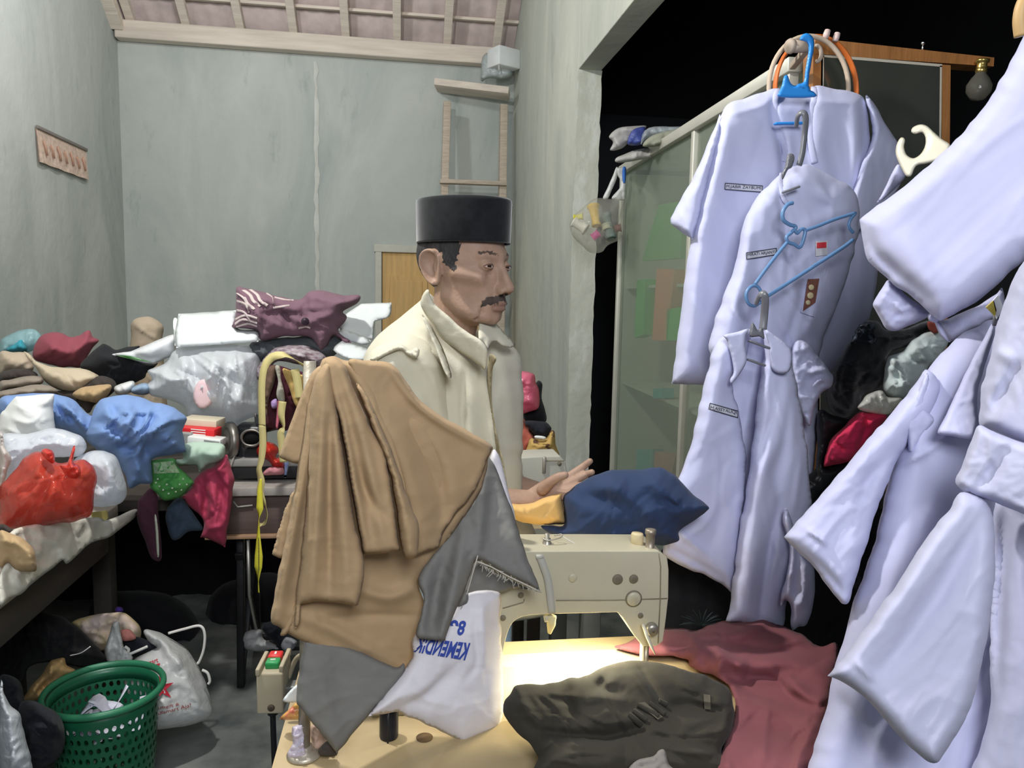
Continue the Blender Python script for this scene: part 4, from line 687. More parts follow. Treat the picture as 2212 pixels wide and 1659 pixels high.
# thread stand: pole, flange, cross bars under the brown cloth
tsb = atZ(657., 1632., TABZ); ts = thing('thread_stand', 'scuffed metal thread stand pole holding up the brown cloth', 'thread stand', tsb); SCUF = mat('scuffed_steel', (.42, .38, .31), .45, .15, 60, .3, 30, .6)
b = MB(); b.lathe([(0, 0), (.0245, 0), (.0255, .003), (.022, .007), (.012, .009), (.0115, .016), (0, .016)], tsb, 28, (0, 0, 1)); b.build('base_flange', SCUF, ts)
top = np.array((tsb[0]+.012, tsb[1]+.01, 1.335)); b = MB(); b.tube([tsb+np.array((0, 0, .01)), top], .0088, 14); b.build('pole', SCUF, ts)
b = MB(); b.tube([top+np.array((-.01, .01, -.02)), top+np.array((.09, .05, -.03))], .006, 10); b.build('cross_bar', SCUF, ts)
b = MB(); b.tube([top+np.array((0, 0, -.3)), top+np.array((.12, .05, -.3))], .006, 10); b.build('cross_bar', SCUF, ts)
# clutter by the stand
pile('lilac_plastic', 'crumpled lilac and white plastic left of the thread stand', 'plastic', Z5((178, 1605), (182, 1560), (215, 1500), (208, 1440), (212, 1395), (212, 1395), (290, 1368), (290, 1368), (302, 1430), (290, 1500), (305, 1560), (300, 1605), (240, 1615)), 1.1, film('lilac_film', (.76, .70, .82), .8), tf=.008, tb=.008, edge=6, res=3, wr=.010, ws=14, sm=False)
pile('snack_packet', 'printed snack packet under the grey cloth at the table edge', 'packet', Z5((130, 1345), (200, 1275), (240, 1240), (290, 1310), (300, 1345), (230, 1350)), 1.16, mat('snack_print', (.60, .16, .10), .3, 0, 1, 0, 60, col2=(.72, .60, .10)), tf=.01, tb=.01, edge=8, res=4, wr=.006, ws=14)
pile('beige_cloth_scrap', 'beige cloth scrap on the table behind the thread stand', 'cloth', Z5((330, 1400), (400, 1380), (440, 1440), (500, 1500), (480, 1560), (400, 1540), (350, 1560)), 1.12, cloth_m('beige_pink', (.50, .35, .27)), tf=.02, tb=.01, edge=10, res=4, wr=.008, ws=16)
pile('brown_scrap', 'small dark brown scrap beside the beige cloth scrap', 'cloth', Z5((380, 1540), (450, 1480), (500, 1550), (480, 1580), (400, 1580)), 1.08, DBR, tf=.01, tb=.01, edge=8, res=4, wr=.004, ws=14)
pile('white_paper_scrap', 'white paper triangle at the left edge of the sewing table', 'paper', Z5((150, 1225), (255, 1115), (265, 1200), (245, 1235)), 1.2, PAP, tf=.004, tb=.004, edge=4, res=4, wr=0)
# switch box with cables
SWM = mat('beige_switch_plastic', (.43, .37, .26), .5, .05, 40, .08, 8)
s0 = atD(592., 1478., 1.50); sw = thing('switch_box', 'beige motor switch box with red and green buttons beside the table', 'switch', s0+np.array((0, 0, -.05)))
RX = Matrix.Rotation(-.06, 3, 'Z')
b = MB(); b.box(s0+np.array((0, 0, 0)), (.050, .075, .082), .004, RX); b.box(s0+np.array((-.021, -.004, .046)), (.008, .078, .014), .002, RX); b.box(s0+np.array((.021, .004, .046)), (.008, .078, .014), .002, RX); b.build('housing', SWM, sw)
b = MB(); b.box(s0+np.array((.001, .018, .048)), (.026, .026, .014), .003, RX); b.build('red_button', mat('red_button_plastic', (.60, .03, .03), .35), sw)
b = MB(); b.box(s0+np.array((0, -.008, .047)), (.026, .024, .014), .003, RX); gb_ = b.build('green_button', mat('green_button_plastic', (.03, .30, .09), .35), sw)
b = MB(); b.box(s0+np.array((.001, .018, .0555)), (.004, .010, .002), .0005); b.build('off_mark', mat('white_mark', (.8, .75, .72), .5), sw)
b = MB(); b.box(s0+np.array((0, -.008, .0545)), (.010, .003, .002), .0005); b.build('on_mark', mat('white_mark', (.8, .75, .72), .5), sw)
b = MB(); b.lathe([(0, .002), (.006, .002), (.007, 0)], s0+np.array((0, -.038, -.028)), 16, (0, -1, 0)); b.build('screw', mat('dark_screw', (.09, .07, .05), .5), sw)
BLK = mat('black_cable', (.012, .012, .013), .45)
b = MB(); b.tube(catmull([s0+np.array((-.003, 0, -.04)), s0+np.array((-.002, -.003, -.10)), s0+np.array((.004, -.01, -.3)), s0+np.array((.02, -.02, -.79))], 8), .0055, 10); b.lathe([(.012, 0), (.010, -.02), (.006, -.022)], s0+np.array((-.003, 0, -.041)), 16, (0, 0, 1)); b.build('black_cable', BLK, sw)
b = MB(); b.tube(catmull([s0+np.array((.024, .02, -.0)), s0+np.array((.04, .02, .04)), s0+np.array((.065, .0, .055)), s0+np.array((.10, -.02, .03))], 8), .005, 10); b.build('beige_cable', SWM, sw)
b = MB(); b.box(s0+np.array((.055, .0, -.01)), (.07, .03, .02), .003); b.build('bracket', GM, sw)
# ------------------------------------------------------------------ industrial sewing machine (seen from behind)
YM = 1.235; CREAM = mat('cream_enamel', (.47, .43, .31), .4, .06, 40, .08, 5, spec=.5)
ms = thing('sewing_machine', 'cream industrial sewing machine seen from behind on the front table', 'sewing machine', (.25, YM+.05, TABZ))
def prism(mb, P, Y, depth, bev=.012, k=0):
    P3 = [atY(a, b_, Y) for a, b_ in P]; bm = bmesh.new(); vs = [bm.verts.new(p) for p in P3]; f = bm.faces.new(vs)
    r = bmesh.ops.extrude_face_region(bm, geom=[f]); bmesh.ops.translate(bm, vec=(0, depth, 0), verts=[v for v in r['geom'] if isinstance(v, bmesh.types.BMVert)])
    bmesh.ops.recalc_face_normals(bm, faces=bm.faces[:])
    if bev: bmesh.ops.bevel(bm, geom=[e for e in bm.edges], offset=bev, segments=4, affect='EDGES', profile=.5, clamp_overlap=True)
    bm.verts.index_update(); mb.add(np.array([v.co[:] for v in bm.verts]), [[v.index for v in f.verts] for f in bm.faces], k); bm.free()
arch = [(p[0], p[1]) for p in catmull(Z7((56, 1150), (66, 1060), (92, 960), (130, 910), (190, 890), (260, 884)), 4)]
body = arch+Z7((640, 873), (668, 900), (720, 985), (770, 1046), (838, 1044), (872, 1020), (888, 900), (899, 800), (901, 660), (893, 595), (850, 562), (500, 561), (160, 563), (-40, 566), (-190, 580), (-200, 800), (-190, 1215), (-40, 1215), (50, 1215))
b = MB(); prism(b, body, YM, .095, .009); mb_ = b.build('machine_body', CREAM, ms); smooth_by_angle(mb_, 40)
pz = lambda a, b_, dy=0: atY(*Z7((a, b_))[0], YM-dy)
b = MB(); b.box((.21, YM+.05, TABZ+.004), (.50, .178, .012), .003); b.build('bed', mat('cream_bed', (.55, .50, .36), .35, .04, 40, .06, 5, spec=.5), ms)
BRKC = mat('dark_recess', (.16, .14, .10), .6); SCW = mat('steel_screw', (.40, .37, .31), .4, 0, 1, .1, 20, .7)
def disc(a, b_, r, m, name, h=.003, y0=0):
    q = MB(); c = pz(a, b_); q.lathe([(0, h), (r*.8, h), (r, h*.5), (r, -.006)], c+np.array((0, -y0, 0)), 22, (0, -1, 0)); return q.build(name, m, ms)
disc(641, 705, .0092, BRKC, 'screw_hole'); disc(722, 703, .0080, BRKC, 'screw_hole'); disc(757, 888, .0048, BRKC, 'screw_hole'); disc(414, 697, .0075, CREAM, 'oil_cap'); disc(152, 785, .005, BRKC, 'screw_hole'); disc(62, 900, .005, BRKC, 'screw_hole')
disc(722, 803, .0150, BRKC, 'dial_rim', .002); disc(722, 803, .0125, CREAM, 'dial', .0045); disc(811, 952, .0115, SCW, 'lever_hub', .012); disc(811, 952, .0040, BRKC, 'lever_screw', .0135)
SEAM = mat('seam_line', (.22, .19, .13), .8)
for name, P in (('seam', ((330, 812), (620, 811), (892, 802))), ('seam', ((850, 575), (859, 640), (857, 800), (846, 1028))), ('seam', ((60, 852), (165, 822), (170, 806)))):
    q = MB(); q.tube([pz(a, c, .0003) for a, c in P], .0011, 6); q.build(name, SEAM, ms)
V, F = ribbon([pz(248, 590, .002), pz(268, 640, .004), pz(292, 720, .004), pz(312, 880, .004)], .0125, .001, (1, 0, 0), 6); link('grey_tape', V, F, mat('grey_tape_cloth', (.40, .39, .34), .7), ms)
V, F = ribbon([pz(236, 560, -.03), pz(246, 580, .000), pz(250, 600, .004)], .0125, .001, (1, 0, 0), 6); link('grey_tape', V, F, mat('grey_tape_cloth', (.40, .39, .34), .7), ms)
b = MB(); b.tube([pz(302, 890, -.01), pz(305, 930, -.01), pz(296, 978, -.01)], [.013, .010, .004], 12, flat=.6); b.build('knee_lift_pad', mat('yellow_rubber', (.60, .52, .28), .6), ms)
b = MB(); b.tube([pz(270, 905, -.01), pz(300, 898, -.01), pz(326, 905, -.01)], .006, 10); b.build('pad_bracket', CREAM, ms)
b = MB(); b.tube([pz(768, 930, .012), pz(790, 990, .02), pz(815, 1050, .016), pz(830, 1082, .012)], [.006, .0065, .005, .002], 10, flat=.5); b.build('presser_lever', mat('pale_lever', (.66, .62, .50), .35), ms)
b = MB(); b.lathe([(.0055, 0), (.0055, -.05), (.003, -.052), (.003, -.06)], pz(785, 1040, -.04), 14, (0, 0, 1)); b.build('needle_bar', SCW, ms)
b = MB(); b.box(pz(765, 1070, -.04), (.006, .012, .035), .002); b.build('presser_bar', mat('pale_lever', (.66, .62, .50), .35), ms)
b = MB(); t0 = pz(283, 575, -.04); b.lathe([(.008, 0), (.008, .020), (.0065, .021), (.0065, .027), (.004, .028), (.004, .036), (0, .036)], t0, 16, (0, 0, 1)); b.build('thread_post', SCW, ms)
b = MB(); b.tube(catmull([t0+np.array((-.008, 0, .028)), t0+np.array((.0, -.008, .026)), t0+np.array((.022, -.004, .029)), t0+np.array((.026, .002, .033)), t0+np.array((.014, .006, .03))], 6), .0012, 6); b.build('wire_guide', SCW, ms)
b = MB(); b.tube([t0+np.array((.026, 0, .031)), t0+np.array((.085, .0, -.005))], .0006, 5); b.build('thread', WSTR, ms)
t1 = pz(738, 562, -.04); b = MB(); b.lathe([(.0115, 0), (.0115, .03), (.010, .033), (0, .033)], t1, 20, (0, 0, 1), sx=.8); b.build('cream_post', mat('ivory_knob', (.60, .50, .30), .4), ms)
t2 = pz(803, 585, -.02); b = MB(); b.lathe([(.0115, 0), (.0115, .012), (.008, .013), (.008, .038), (.0095, .039), (.0095, .047), (.006, .048), (0, .048)], t2, 20, (0, 0, 1)); b.build('tension_post', mat('bronze_steel', (.34, .29, .22), .45, 0, 1, .2, 20, .6), ms)
b = MB(); b.lathe([(.012, .001), (.012, -.002)], t1+np.array((-.014, 0, .001)), 16, (0, 0, 1)); b.build('rust_patch', mat('rust', (.16, .07, .03), .9), ms)
hw = atY(985., 1240., YM+.05); b = MB(); b.lathe([(.0, .03), (.03, .03), (.06, .025), (.066, .01), (.066, -.01), (.05, -.02), (.02, -.02), (.02, -.05), (0, -.05)], np.array((-.10, YM+.05, .955)), 32, (-1, 0, 0)); b.build('handwheel', CREAM, ms)
# the machine's own LED lamp under the arm
lb_ = pz(540, 884)+np.array((0, .05, .006)); b = MB(); b.box(lb_+np.array((0, 0, -.004)), (.11, .018, .008), .002); b.build('lamp_strip', mat('lamp_strip_glow', (1, .93, .68), .5, emit=6), ms)
lamp('machine_lamp', 'AREA', tuple(lb_+np.array((0, 0, -.011))), 2.3, (1, .92, .64), .11, tuple(lb_+np.array((-.04, 0, -.3))), .018)
# ------------------------------------------------------------------ white printed cloth over the machine's end
WPR = cloth_m('white_flour_sack', (.66, .63, .66))
wc = thing('printed_white_cloth', 'white cloth with blue lettering seen in reverse, over the machine end', 'cloth', atY(1000., 1590., 1.14))
wmain = cloth('cloth_sheet', [dict(out=Z5((1200, 700), (1290, 560), (1400, 520), (1545, 540), (1548, 700), (1555, 900), (1562, 1100), (1568, 1250), (1545, 1380), (1480, 1430), (1400, 1465), (1312, 1497), (1312, 1497), (1200, 1440), (1080, 1380), (960, 1330), (890, 1296), (760, 1322), (700, 1322), (700, 1322), (780, 1215), (880, 1085), (960, 980), (985, 930), (1000, 800)), plane=plane3((900, 1560, 1.10), (1085, 1560, 1.16), (1010, 1300, 1.175)), tf=.035, tb=.004, edge=70, res=5, wr=.003, ws=90, sm=True,
     strokes=[(Z5((1430, 560), (1440, 800), (1440, 1020)), .014, 12, 30), (Z5((1400, 600), (1385, 760), (1395, 980), (1330, 1080)), -.008, 9), (Z5((880, 1290), (1080, 1180), (1250, 1010)), -.012, 9, 26), (Z5((720, 1310), (900, 1130), (1010, 960)), .008, 14), (Z5((1500, 700), (1520, 1000), (1510, 1350)), .008, 16)]),
     dict(out=PX((1062, 978), (1080, 990), (1098, 1060), (1114, 1125), (1106, 1160), (1080, 1180), (1045, 1100)), plane=planeY(1.30), tf=.01, tb=.01, edge=10, wr=.002, res=5, ws=40)], WPR, wc)
tr = bvh(wmain); BLUI = mat('blue_ink', (.035, .065, .32), .85)
lettering('reversed_word', 'KEMENDIK', Z18((1298, 905), (360, 815), (268, 1060), (1200, 1215)), tr, BLUI, wc, .003, .03)
lettering('reversed_letter', '8', Z18((1095, 500), (1238, 508), (1165, 766), (1050, 762)), tr, BLUI, wc, .003, .03); lettering('reversed_letter', '9', Z18((945, 488), (1095, 495), (1045, 758), (905, 745)), tr, BLUI, wc, .003, .03)
# ------------------------------------------------------------------ grey cloth
GRY = cloth_m('mid_grey_suiting', (.175, .17, .158)); gc = thing('grey_cloth', 'grey suiting cloth with frayed edges under the brown cloth', 'cloth', atY(780., 1620., 1.09))
cloth('cloth_sheet', [dict(out=PX((1048, 985), (1068, 1005), (1090, 1060), (1112, 1120), (1138, 1200), (1168, 1278), (1168, 1278), (1110, 1248), (1060, 1222), (1028, 1212), (1016, 1240), (997, 1290), (976, 1338), (962, 1376), (957, 1384), (900, 1375), (910, 1330), (915, 1290), (903, 1250), (940, 1190), (995, 1110), (1032, 1030)), plane=plane3((930, 1350, 1.10), (1150, 1270, 1.17), (1060, 1000, 1.27)), tf=.012, tb=.008, edge=14, res=5, wr=.004, ws=60, strokes=[(((1050, 1000), (1040, 1100), (1028, 1205)), .022, 14, 30), (((960, 1200), (940, 1290), (930, 1370)), -.02, 18), (((1000, 1130), (985, 1250), (955, 1370)), .02, 16), (((1080, 1060), (1110, 1160), (1150, 1260)), .008, 18)]),
     dict(out=Z5((1340, 450), (1390, 335), (1500, 400), (1620, 460), (1750, 520), (1650, 505), (1560, 535), (1400, 550), (1320, 545)), plane=planeY(1.215), tf=.006, tb=.006, edge=8, res=5, wr=.002, ws=40),
     dict(out=Z5((1265, 630), (1290, 560), (1330, 520), (1340, 590), (1310, 620)), plane=planeY(1.16), tf=.02, tb=.01, edge=10, res=4, wr=.002),
     dict(out=PX((655, 1398), (665, 1380), (760, 1400), (850, 1440), (872, 1432), (870, 1462), (840, 1500), (790, 1552), (728, 1626), (728, 1626), (690, 1580), (652, 1532), (640, 1508)), plane=plane3((640, 1500, 1.06), (725, 1620, 1.055), (860, 1450, 1.10)), tf=.01, tb=.008, edge=14, res=5, wr=.003, ws=90, strokes=[(((680, 1420), (700, 1500), (724, 1610)), .008, 24)])], GRY, gc)
FRAY = mat('grey_fray', (.50, .47, .40), .9); b = MB(); r_ = np.random.default_rng(3)
for i in range(46):
    t = i/45; e = np.array((1035, 1214))*(1-t)+np.array((1166, 1277))*t+r_.normal(0, 2, 2); Y = 1.205; p = atY(e[0], e[1], 1.17); d_ = np.array((r_.normal(0, .004), -.002, -abs(r_.normal(.006, .004)))); b.tube([p, p+d_*.6, p+d_*1.2+np.array((r_.normal(0, .002), 0, 0))], .0006, 4)
b.tube([atY(a, c, 1.166) for a, c in ((1028, 1212), (1060, 1224), (1100, 1246), (1150, 1270), (1170, 1280))], .0012, 5)
b.tube([atY(a, c, 1.15) for a, c in ((1032, 1200), (1022, 1235), (1008, 1285), (990, 1330))], .0010, 5)
fr = b.build('frayed_edge', FRAY, gc); fr['kind'] = 'stuff'
# ------------------------------------------------------------------ brown cloth over the thread stand
TAN = cloth_m('camel_wool', (.40, .275, .155), .05); bc = thing('brown_cloth', 'camel brown wool cloth draped over the thread stand', 'cloth', atY(740., 1460., 1.1))
PL_ = plane3((620, 1340, 1.045), (860, 1440, 1.085), (720, 790, 1.075))
main = dict(out=PX((690, 790), (700, 774), (720, 770), (748, 778), (800, 779), (838, 783), (862, 800), (880, 828), (905, 862), (935, 885), (965, 905), (1010, 930), (1062, 962), (1056, 985), (1042, 1050), (1005, 1115), (960, 1175), (930, 1215), (908, 1250), (904, 1264), (916, 1300), (918, 1330), (905, 1380), (892, 1425), (885, 1445), (835, 1466), (835, 1466), (760, 1436), (690, 1400), (640, 1378), (605, 1355), (585, 1342), (592, 1290), (600, 1240), (612, 1190), (630, 1090), (650, 960), (664, 860)), plane=plane3((620, 1340, 1.06), (1050, 970, 1.20), (720, 790, 1.085)), tf=.012, tb=.008, edge=16, res=5, wr=.002, ws=120,
     strokes=[(((700, 780), (680, 900), (655, 1020), (620, 1200), (598, 1330)), .022, 17), (((720, 775), (705, 900), (690, 1050), (670, 1250)), .026, 16), (((738, 800), (760, 1000), (800, 1180)), -.02, 12), (((748, 780), (800, 870), (850, 980), (885, 1110), (890, 1200)), .035, 26, 14), (((800, 785), (870, 880), (930, 1000), (950, 1120)), .014, 40), (((838, 786), (890, 860), (960, 915), (1055, 966)), .018, 12), (((900, 900), (960, 1000), (1000, 1090)), .012, 30), (((770, 1270), (840, 1290), (905, 1265)), .018, 16), (((620, 1320), (720, 1360), (860, 1440)), .012, 16), (((700, 1340), (780, 1330), (900, 1330)), -.008, 10)])
flapL = dict(out=PX((672, 808), (690, 790), (700, 800), (692, 900), (668, 960), (648, 1002), (602, 988), (602, 988), (622, 930), (650, 855)), plane=planeY(1.075), tf=.012, tb=.006, edge=12, res=5, wr=.002)
flapF = dict(out=PX((700, 786), (718, 774), (745, 790), (768, 850), (800, 920), (832, 980), (846, 1060), (858, 1140), (864, 1190), (864, 1190), (822, 1196), (784, 1198), (784, 1198), (770, 1120), (752, 1020), (735, 920), (712, 850)), plane=planeY(1.050), tf=.014, tb=.006, edge=14, res=5, wr=.002, ws=90, strokes=[(((712, 800), (740, 920), (768, 1060), (790, 1180)), .018, 12), (((730, 790), (770, 900), (800, 1020), (830, 1180)), .012, 14), (((775, 1000), (790, 1060), (830, 1120)), -.012, 12)])
flapT = dict(out=PX((770, 830), (795, 860), (840, 960), (870, 1040), (890, 1100), (905, 1140), (902, 1195), (886, 1207), (870, 1195), (855, 1100), (838, 1010), (805, 930)), plane=planeY(1.055), tf=.026, tb=.01, edge=20, res=5, wr=.002, strokes=[(((790, 870), (850, 1020), (885, 1180)), .012, 14)])
flapR = dict(out=PX((752, 782), (800, 782), (838, 786), (862, 802), (880, 830), (905, 864), (935, 887), (965, 907), (1010, 932), (1060, 964), (1050, 1000), (1036, 1040), (1012, 1082), (985, 1110), (958, 1150), (948, 1182), (948, 1182), (920, 1192), (890, 1200), (885, 1150), (870, 1060), (840, 960), (800, 880)), plane=plane3((760, 1340, 1.065), (1050, 970, 1.185), (760, 790, 1.075)), tf=.010, tb=.006, edge=12, res=5, wr=.002, ws=120, strokes=[(((800, 860), (860, 960), (900, 1080), (915, 1190)), .016, 26), (((840, 790), (890, 862), (960, 917), (1050, 966)), .012, 10), (((880, 900), (935, 1000), (955, 1100), (945, 1175)), -.010, 16), (((920, 930), (975, 1010), (985, 1090)), .010, 26)])
flapB = dict(out=PX((672, 860), (690, 800), (716, 790), (728, 880), (745, 1000), (765, 1120), (786, 1215), (780, 1280), (772, 1310), (772, 1310), (740, 1304), (700, 1300), (655, 1303), (650, 1312), (648, 1345), (637, 1352), (640, 1280), (652, 1180), (664, 1040)), plane=planeY(1.040), tf=.016, tb=.008, edge=16, res=5, wr=.002, ws=100, strokes=[(((700, 800), (690, 1000), (672, 1290)), .022, 16), (((716, 850), (735, 1050), (752, 1295)), .012, 16), (((712, 900), (712, 1100), (712, 1290)), -.010, 10)])
selv = dict(out=PX((640, 1055), (620, 1090), (606, 1130), (592, 1180), (588, 1198), (588, 1198), (612, 1205), (632, 1190), (645, 1120)), plane=planeY(1.10), tf=.01, tb=.006, edge=8, res=4, wr=.002, rag=.8)
selv2 = dict(out=PX((655, 1210), (640, 1290), (618, 1340), (606, 1372), (628, 1360), (650, 1300), (668, 1240)), plane=planeY(1.055), tf=.010, tb=.006, edge=8, res=4, wr=.002, rag=.8)
cloth('cloth_sheet', [main, flapL, selv], TAN, bc)
for q in (flapF, flapT, flapR, flapB, selv2): cloth('fold', q, TAN, bc)
# ------------------------------------------------------------------ garments on the table
OLV = cloth_m('dark_olive_twill', (.038, .034, .026)); 
tg = thing('olive_trousers', 'dark olive trousers bunched on the sewing table under the needle', 'trousers', atZ(1350., 1600., TABZ))
ob = cloth('cloth_body', [dict(nf=26, fw=(6, 18), fh=.009, fang=25, out=Z7((62, 1340), (95, 1280), (128, 1238), (210, 1232), (300, 1232), (400, 1205), (460, 1200), (560, 1150), (640, 1125), (730, 1118), (860, 1130), (1000, 1168), (1110, 1205), (1200, 1255), (1228, 1330), (1225, 1430), (1190, 1520), (1165, 1580), (1200, 1680), (700, 1690), (250, 1690), (240, 1600), (160, 1500), (90, 1430)), plane=plane3((1100, 1659, .985), (1500, 1659, .985), (1300, 1430, 1.19)), tf=.04, tb=.05, edge=55, res=5, wr=.006, ws=80, seed=41,
     strokes=[(Z7((130, 1250), (170, 1350), (260, 1440)), .02, 12), (Z7((420, 1210), (380, 1320), (460, 1400)), -.02, 16), (Z7((600, 1140), (560, 1250), (650, 1280)), -.02, 14), (Z7((730, 1120), (800, 1220), (870, 1330)), -.016, 7), (Z7((690, 1130), (760, 1230), (830, 1330)), .016, 12), (Z7((900, 1140), (1000, 1230), (1040, 1290)), .018, 14), (Z7((470, 1320), (560, 1300), (690, 1330)), .018, 14), (Z7((500, 1400), (620, 1380), (740, 1450)), .014, 14), (Z7((250, 1480), (560, 1505), (780, 1450)), -.03, 14), (Z7((880, 1380), (980, 1350), (1160, 1380)), -.03, 22), (Z7((1040, 1310), (1120, 1330), (1215, 1330)), .016, 10), (Z7((1200, 1270), (1195, 1400), (1150, 1560)), .02, 10), (Z7((850, 1540), (1000, 1580), (1150, 1590)), .014, 8)])], OLV, tg)
tr = bvh(ob)
for i, (a, c) in enumerate((((700, 1390), (760, 1440)), ((720, 1370), (790, 1420)), ((745, 1340), (850, 1400)), ((800, 1330), (880, 1390)), ((850, 1320), (890, 1340)))):
    d_ = np.array(c)-np.array(a); P = [np.array(a)+d_*t for t in (0, .33, .66, 1)]; V, F = ribbon(on(tr, Z7(*P), .005), .007, .006, (.2, 0, 1), 3); link('gathered_pleat', V, F, OLV, tg)
bl = [Z7((745, 1330), (778, 1325), (870, 1400), (845, 1415)), Z7((1075, 1285), (1110, 1290), (1112, 1365), (1080, 1360))]
for q in bl: decal('belt_loop', q, tr, cloth_m('olive_light', (.10, .09, .065)), tg, .006, 4, 4, .004)
pile('grey_scrap', 'pale grey cloth scrap under the olive trousers at the bottom edge', 'cloth', Z7((700, 1690), (740, 1620), (820, 1600), (850, 1570), (880, 1570), (900, 1640), (940, 1690)), .985, cloth_m('pale_grey_scrap', (.22, .20, .18)), tf=.004, tb=.004, edge=8, res=5, wr=.004, plane=plane3((1350, 1659, .955), (1450, 1659, .955), (1400, 1625, .97)))
MAR = cloth_m('dusty_maroon', (.22, .075, .085)); 
pile('maroon_cloth', 'dusty maroon cloth spread over the right side of the sewing table', 'cloth', Z7((630, 1042), (690, 1020), (760, 985), (870, 952), (960, 952), (1060, 962), (1100, 935), (1200, 915), (1388, 893), (1388, 893), (1440, 930), (1560, 978), (1660, 1042), (1752, 1032), (1740, 1200), (1690, 1420), (1600, 1690), (1160, 1690), (1170, 1560), (1230, 1400), (1215, 1260), (1120, 1190), (1010, 1150), (985, 1105), (830, 1092), (740, 1085), (650, 1062)), 1.2, MAR, plane=plane3((1340, 1400, 1.36), (1780, 1400, 1.32), (1700, 1659, .97)), tf=.03, tb=.03, edge=30, res=6, wr=.008, ws=110, seed=12, nf=9, fw=(8, 26), fh=.014,
     strokes=[(Z7((1388, 900), (1330, 960), (1170, 1010)), .03, 14), (Z7((1040, 970), (1020, 1010), (1060, 1060)), .02, 8), (Z7((1140, 980), (1160, 1080), (1300, 1150)), .03, 10), (Z7((1000, 1110), (1080, 1070), (1160, 1120), (1300, 1180)), .045, 22), (Z7((1180, 1010), (1400, 1060), (1640, 1050)), -.02, 10), (Z7((1160, 1160), (1400, 1230), (1500, 1180)), -.05, 24), (Z7((1240, 1250), (1450, 1290), (1650, 1350)), -.05, 24), (Z7((1300, 1130), (1500, 1120), (1700, 1180)), .03, 20), (Z7((1480, 1200), (1600, 1300), (1700, 1320)), .03, 14), (Z7((1250, 1400), (1400, 1450), (1600, 1460)), -.04, 40)])
# ================================================================== the man
HD = 1.60; HO = atD(np.float64(1003.), np.float64(591.), HD); TH = math.radians(53)
cdir = CAM-HO; cdir[2] = 0; cdir /= np.linalg.norm(cdir); rdir = np.array((-cdir[1], cdir[0], 0)); 
HX = math.sin(TH)*rdir+math.cos(TH)*cdir; HZ = np.array((0, 0, 1.)); HY = np.cross(HZ, HX)
HS = 1.04
def H(p): p = np.asarray(p, float)*HS; return HO+p[..., :1]*HX+p[..., 1:2]*HY+p[..., 2:]*HZ
def ell(p, c, r):
    q = p-np.array(c); r = np.array(r); k0 = np.linalg.norm(q/r, axis=-1); k1 = np.linalg.norm(q/(r*r), axis=-1); return k0*(k0-1)/(k1+1e-9)
def cap(p, a, b, ra, rb):
    a, b = np.array(a), np.array(b); d = b-a; t = np.clip(((p-a) @ d)/(d @ d), 0, 1); return np.linalg.norm(p-a-t[..., None]*d, axis=-1)-(ra+(rb-ra)*t)
def su(a, b, k): h = np.clip(.5+.5*(b-a)/k, 0, 1); return b*(1-h)+a*h-k*h*(1-h)
def ss(a, b, k): h = np.clip(.5-.5*(a+b)/k, 0, 1); return a*(1-h)+(-b)*h+k*h*(1-h)
def head_sdf(p):
    q = p.copy(); q[..., 1] = np.abs(q[..., 1])            # symmetric
    d = ell(q, (-.010, 0, .040), (.096, .073, .084))
    d = su(d, ell(q, (.022, 0, -.020), (.066, .057, .080)), .02)
    d = su(d, ell(q, (.026, 0, -.062), (.052, .047, .034)), .022)
    d = su(d, cap(q, (.070, .0, -.086), (.067, .014, -.084), .0135, .012), .016)
    d = su(d, cap(q, (-.004, .050, -.045), (.050, .032, -.080), .012, .011), .018)       # jaw line
    d = su(d, cap(q, (.083, .0, .032), (.070, .036, .034), .010, .009), .012)            # brow
    d = su(d, cap(q, (.066, .040, -.010), (.028, .060, -.003), .011, .008), .014)         # cheekbone
    d = ss(d, ell(q, (.094, .031, .013), (.019, .0165, .0125)), .010)                    # socket
    d = ss(d, ell(q, (.060, .082, -.048), (.036, .031, .028)), .022)                     # hollow cheek
    d = ss(d, ell(q, (.060, .088, .035), (.030, .024, .026)), .015)                      # temple
    d = su(d, ell(q, (.0735, .031, .0135), (.0125, .0145, .0115)), .004)                  # lids
    d = su(d, cap(q, (.086, 0, .022), (.106, 0, -.024), .0065, .0095), .009)             # nose
    d = su(d, ell(q, (.108, 0, -.029), (.0105, .0105, .009)), .006)
    d = su(d, ell(q, (.096, .0125, -.034), (.0105, .0068, .0075)), .005)
    d = ss(d, ell(q, (.103, .0065, -.0415), (.006, .0036, .0035)), .003)
    d = su(d, ell(q, (.074, 0, -.056), (.020, .027, .019)), .012)                        # muzzle
    d = su(d, ell(q, (.0885, 0, -.0575), (.0065, .020, .0040)), .005)
    d = su(d, ell(q, (.0870, 0, -.0685), (.0072, .018, .0050)), .005)
    d = ss(d, ell(q, (.099, 0, -.0628), (.011, .023, .0012)), .0028)
    d = ss(d, cap(q, (.094, .017, -.034), (.070, .036, -.070), .0026, .0030), .007)       # fold beside the nose
    d = ss(d, cap(q, (.080, .020, -.004), (.070, .044, -.006), .0012, .0012), .006)       # under-eye crease
    d = ss(d, cap(q, (.066, .030, -.074), (.056, .034, -.088), .0015, .002), .008)
    return d
nu, nv = 460, 340; u = np.linspace(0, 2*math.pi, nu, endpoint=False); v = np.linspace(.02, math.pi-.02, nv)
DIR = np.stack([np.cos(u)[None]*np.sin(v)[:, None], np.sin(u)[None]*np.sin(v)[:, None], np.cos(v)[:, None]*np.ones(nu)[None]], -1)
hc = np.array((.012, 0, .0)); R = np.full((nv, nu), .16)
for it in range(90): R = R-head_sdf(hc+DIR*R[..., None])*.6
HV = hc+DIR*R[..., None]
